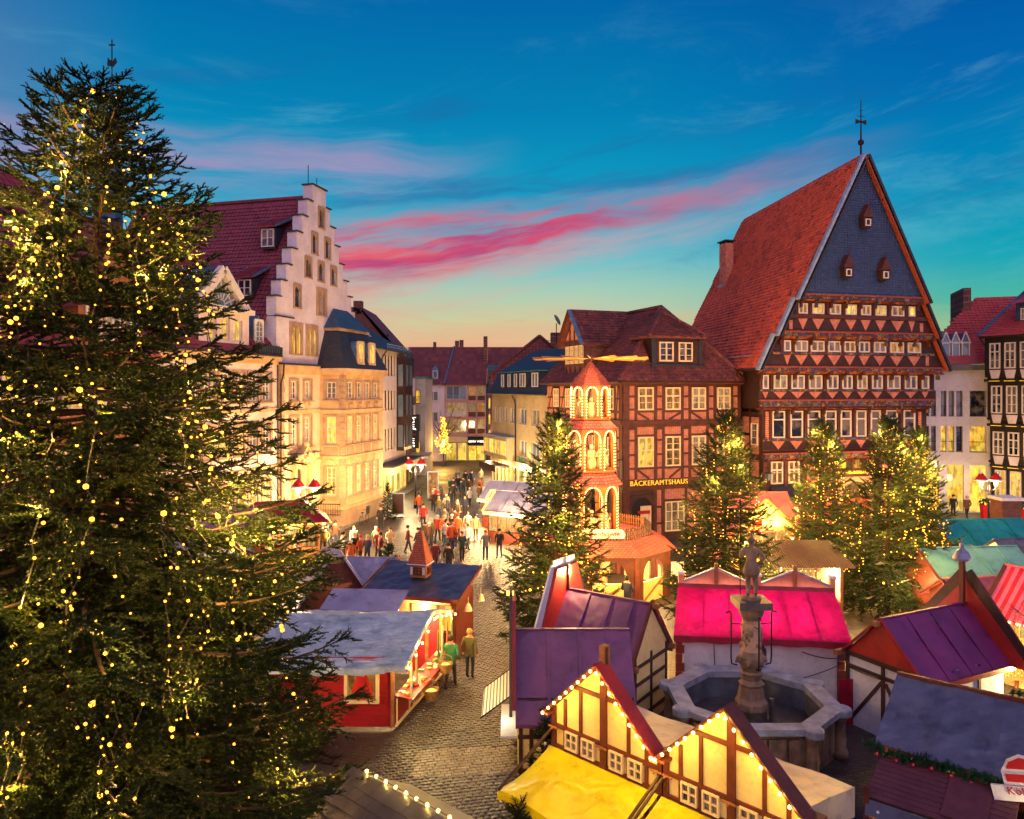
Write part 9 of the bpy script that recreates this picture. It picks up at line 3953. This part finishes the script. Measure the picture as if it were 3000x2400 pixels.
def pyramid():
 root = thing('christmas_pyramid', 'tall three-tier wooden Christmas pyramid with arches of light and a paddle wheel', 'pyramid', (3.85, 37.0, 2.88), 0)
 zb = 2.88
 tiers = [(1.36, 2.95, 5.42), (1.22, 6.1, 8.1), (.94, 8.6, 10.2)]
 skirts = [(1.62, 5.42, 1.1, 6.1), (1.42, 8.1, .85, 8.6), (1.05, 10.2, .06, 11.35)]
 pw = M_['pyr_wood']
 me = bulb_mesh(.036, M_['bulb_big'])
 cnt = 0
 rest = []
 for ti, (r, z0, z1) in enumerate(tiers):
  b = MB()
  b.prismz(octa(r + .1), z0 - .08 - zb, z0 - zb)
  b.obj('platform', pw, root)
  pts = octa(r)
  for k in range(8):
   p, q = Vector((*pts[k], 0)), Vector((*pts[(k + 1) % 8], 0))
   n = Vector(((p + q).x, (p + q).y, 0)).normalized()
   F = T((p + q) / 2 + Vector((0, 0, z0 - zb))) @ RZ(math.degrees(math.atan2(n.y, n.x)) + 90)
   W_ = (q - p).length
   h = z1 - z0
   bd = .12
   ow, oh = W_ - 2 * bd, h - .12
   arch_surround(root, F, -ow / 2, 0, ow, oh, bd, pw, .02, .05, True, name='arch', top=1.0)
   barobj('column', pw, root, p + Vector((0, 0, z0 - zb)), p + Vector((0, 0, z1 - zb)), .09, .09)
   # bulbs round the arch
   P_ = [Vector((x - ow / 2 - (.03 if x < ow / 2 else -.03), -.06, z)) for x, z in arch_pts(ow, oh, True, 9)]
   seg = []
   for i in range(len(P_) - 1):
    L = (P_[i + 1] - P_[i]).length
    m = max(1, round(L / .14))
    seg += [P_[i].lerp(P_[i + 1], t / m) for t in range(m)]
   for w in seg:
    if n.y < -.3 and cnt < 300:
     link('bulb', me, root, F @ T(w))
     cnt += 1
    elif n.y < .5:
     rest.append(F @ w)
  # figures
  rg = random.Random(ti)
  for k in range(5 if ti < 2 else 3):
   a = -math.pi / 2 + (k - 2) * .9
   rr_ = r * .55
   s = (z1 - z0) * (.62 if ti else .5)
   f = MB()
   f.lathe([(.2 * s, 0), (.19 * s, .3 * s), (.13 * s, .6 * s), (.16 * s, .72 * s), (.05 * s, .8 * s)], 10)
   f.sphere((0, 0, .89 * s), .09 * s, 8)
   f.tube([(-.14 * s, -.02, .7 * s), (-.2 * s, -.1 * s, .5 * s), (-.05 * s, -.2 * s, .5 * s)], .035 * s, 6)
   f.tube([(.14 * s, -.02, .7 * s), (.2 * s, -.1 * s, .52 * s), (.05 * s, -.2 * s, .52 * s)], .035 * s, 6)
   f.obj('carved_figure', M_['figure'], root, T((rr_ * math.cos(a), rr_ * math.sin(a), z0 - zb)) @ RZ(rg.uniform(-40, 40)), smooth=True)
  lamp((0, -.2, z1 - zb - .25), 9, (1, .56, .16), .1, root)
  for ax, ay in ((0, -1), (1, 0), (-.6, .6), (.7, .7)):
   lamp((ax * (r + .8), ay * (r + .8), (z0 + z1) / 2 - zb), 9, (1, .52, .15), .15, root)
 V0, F0 = ico_geo(.036)
 b = MB()
 for p in rest:
  b.add(V0, F0, 0, T(p))
 b.obj('bulbs', M_['bulb_big'], root)['kind'] = 'stuff'
 for r0, z0, r1, z1 in skirts:
  b = MB()
  lo, hi = octa(r0), octa(r1)
  for k in range(8):
   j = (k + 1) % 8
   b.face([(*lo[k], z0 - zb), (*lo[j], z0 - zb), (*hi[j], z1 - zb), (*hi[k], z1 - zb)])
  b.prismz(octa(r0), z0 - zb - .06, z0 - zb - .005)
  b.obj('skirt_roof', M_['tile_pink'] if z0 < 10 else M_['turret_roof'], root)
 b = MB()
 b.tube([(0, 0, 8.4), (0, 0, 9.0)], .05, 8)
 b.lathe([(.2, 8.55), (.2, 8.68)], 12)
 wh = b.obj('paddle_hub', M_['oak'], root)
 pb = MB()
 pb.prism([(.15, -.02), (1.3, -.03), (2.85, -.11), (2.85, .11), (1.3, .03), (.15, .02)], -.012, .012)
 pm = pb.mesh('paddle', M_['paddle'])
 for k in range(14):
  link('paddle', pm, wh, T((0, 0, 8.62)) @ RZ(360 / 14 * k + 6) @ RX(58))
 lamp((0, -1.6, 8.3), 6, (1, .6, .2), .1, root)


M_['paddle'] = mat('varnished_paddle', (196, 140, 66), (170, 116, 50), 3, .45)
M_['turret_roof'] = brick_mat('pyramid_shingles', (196, 96, 66), (168, 76, 52), (110, 50, 36), .16, .12, .014, .6, .7)
pyramid()


# ------------------------------------------------------------------ street lamps, posters, bicycles, props
def street_lamp(label, x, y, h, watt):
 root = thing('street_lamp', label, 'street lamp', (x, y, 0), 0, 'two-armed street lamps with red caps')
 b = MB()
 b.lathe([(.16, 0), (.14, .5), (.07, .7), (.055, h - .4), (.08, h - .35), (.04, h + .2)], 10)
 b.obj('pole', M_['iron'], root)
 for s in (-1, 1):
  b = MB()
  b.tube([(0, 0, h - .5), (s * .35, 0, h - .35), (s * .5, 0, h - .15)], .03, 6)
  b.obj('arm', M_['iron'], root)
  b = MB()
  b.lathe([(.1, 0), (.2, .42)], 6)
  lt = b.obj('lantern', M_['lantern'], root, T((s * .5, 0, h - .12)))
  b = MB()
  b.lathe([(.4, .42), (.4, .46), (.22, .72), (.08, .92), (.02, .95)], 14)
  b.obj('cap', M_['hat_red'], lt, smooth=True)
  b = MB()
  b.lathe([(.38, .37), (.45, .4), (.45, .45), (.38, .48)], 14)
  b.sphere((s * .1, -.1, .95), .1, 8)
  b.obj('cap_trim', M_['hat_white'], lt, smooth=True)
  lamp((s * .5, -.0, h - .3), watt, (1, .66, .3), .18, root)


M_['lantern'] = emit('lantern_glass', (255, 214, 140), 2.2)
street_lamp('two-armed street lamp with red caps before the sandstone portal', -12.6, 46.0, 3.7, 70)
street_lamp('two-armed street lamp with red caps down the street', -8.1, 63.0, 3.4, 70)
street_lamp('two-armed street lamp with red caps by the black timbered house', 33.0, 52.0, 3.4, 40)
street_lamp('two-armed street lamp with red cap at the far shop corner', -2.2, 88.0, 3.4, 40)


def bicycle(label, x, y, rz):
 root = thing('bicycle', label, 'bicycle', (x, y, 0), rz, 'bicycles parked along the houses')
 for s in (-.52, .52):
  b = MB()
  ring = [(s + .33 * math.cos(a), 0, .34 + .33 * math.sin(a)) for a in [2 * math.pi * k / 16 for k in range(17)]]
  b.tube(ring, .02, 5)
  for k in range(4):
   a = k * math.pi / 4
   b.tube([(s - .31 * math.cos(a), 0, .34 - .31 * math.sin(a)), (s + .31 * math.cos(a), 0, .34 + .31 * math.sin(a))], .006, 3)
  b.obj('wheel', M_['wire'], root)
 b = MB()
 for p, q in (((-.52, .34), (-.15, .34)), ((-.15, .34), (-.3, .85)), ((-.52, .34), (-.28, .78)), ((-.28, .78), (.36, .82)), ((-.15, .34), (.38, .72)), ((.52, .34), (.34, .98))):
  b.tube([(p[0], 0, p[1]), (q[0], 0, q[1])], .018, 5)
 b.obj('frame', M_['lead'], root)
 b = MB()
 b.tube([(.22, -.24, 1.0), (.34, -.1, 1.02), (.34, .1, 1.02), (.22, .24, 1.0)], .016, 5)
 b.obj('handlebar', M_['iron'], root)
 b = MB()
 b.box(-.42, -.18, -.06, .06, .86, .92)
 b.obj('saddle', M_['black_ink'], root)


bicycle('bicycle leaning at the foot of the sandstone bay, near corner', -12.6, 51.2, 60)
bicycle('bicycle leaning against the plinth of the sandstone bay, farther along', -10.95, 55.6, 78)
bicycle('bicycle parked by the shop canopy in the street', -8.4, 68.0, 80)
bicycle('bicycle parked near the far street stall', -6.6, 70.0, 85)


def poster(label, x, y, h, rz, m):
 root = thing('poster_stand', label, 'poster stand', (x, y, 0), rz)
 block('frame', M_['lead_pale'], root, -.5, .5, -.03, .03, .2, h)
 block('print', m, root, -.42, .42, -.045, -.03, .28, h - .08)
 block('foot', M_['iron'], root, -.4, .4, -.25, .25, 0, .06)


poster('framed poster on a stand in the street by the potted spruce', -8.9, 58.6, 1.9, 10, M_['dark_glass_panel'])
poster('tall yellow lit advertising column farther down the street', -7.1, 67.5, 2.6, 0, M_['lit_warm'])


def lit_street_tree():
 root = thing('lit_street_tree', 'bare street tree wrapped in warm lights before the far shops', 'tree', (-8.9, 97, 0))
 rg = random.Random(14)
 b = MB()
 b.tube([(0, 0, 0), (.1, 0, 2.5), (0, 0, 4.5)], [.16, .13, .1], 7)
 b.obj('trunk', M_['bark'], root)
 t = MB()
 pts = []
 for k in range(26):
  a = rg.uniform(0, 6.28)
  z = rg.uniform(2.4, 4.4)
  e = Vector((math.cos(a) * rg.uniform(1, 2.4), math.sin(a) * 1.2, z + rg.uniform(1.5, 4.2)))
  t.tube([(0, 0, z), e * .5 + Vector((0, 0, z * .5)), e], [.05, .035, .015], 4)
 for k in range(220):
  z = rg.uniform(1.6, 6.4)
  w = .25 + .8 * (1 - abs(z - 2.8) / 3.6)
  pts.append((rg.gauss(0, .4) * w, rg.gauss(0, .3) * w, z))
 t.obj('branches', M_['bark'], root)['kind'] = 'stuff'
 fairy_lights('warm lights wound on the bare street tree before the far shops', (-8.9, 97, 0), pts, .07, M_['bulb'], [(0, -.6, 3.0)], 120)


lit_street_tree()


def planter(label, x, y):
 root = thing('red_planter', label, 'planter', (x, y, .1), 0, 'red planters by the shop door')
 b = MB()
 b.lathe([(.22, 0), (.33, 1.2), (.3, 1.2)], 4, 0, None, R(45))
 b.obj('pot', M_['hat_red'], root)
 rg = random.Random(int(x * 10))
 V0, F0 = ico_geo(.06)
 l, g = MB(), MB()
 for k in range(60):
  d = Vector((rg.gauss(0, 1), rg.gauss(0, 1), rg.gauss(0, .8))).normalized() * rg.uniform(.15, .42)
  c = Vector((0, 0, 1.4)) + d
  if k % 3 == 0:
   l.add(V0, F0, 0, T(c))
  g.tube([Vector((0, 0, 1.25)), c], [.03, .06], 4)
 g.obj('foliage', M_['garland'], root)['kind'] = 'stuff'
 l.obj('lights', M_['bulb'], root)['kind'] = 'stuff'


planter('red planter with lit ball plant, left of the shop door', 35.6, 56.6)
planter('red planter with lit ball plant, right of the shop door', 37.0, 54.6)


def chimney_prop():
 root = thing('brick_chimney_prop', 'decorative brick chimney with snowy top standing behind the teal roof', 'chimney', (28.6, 43.5, 0))
 b = MB()
 b.box(-.55, .55, -.55, .55, 0, 3.6)
 b.obj('stack', M_['brick_dark'], root)
 b = MB()
 b.box(-.65, .65, -.65, .65, 3.6, 3.78)
 b.obj('snowy_top', M_['hat_white'], root)


chimney_prop()
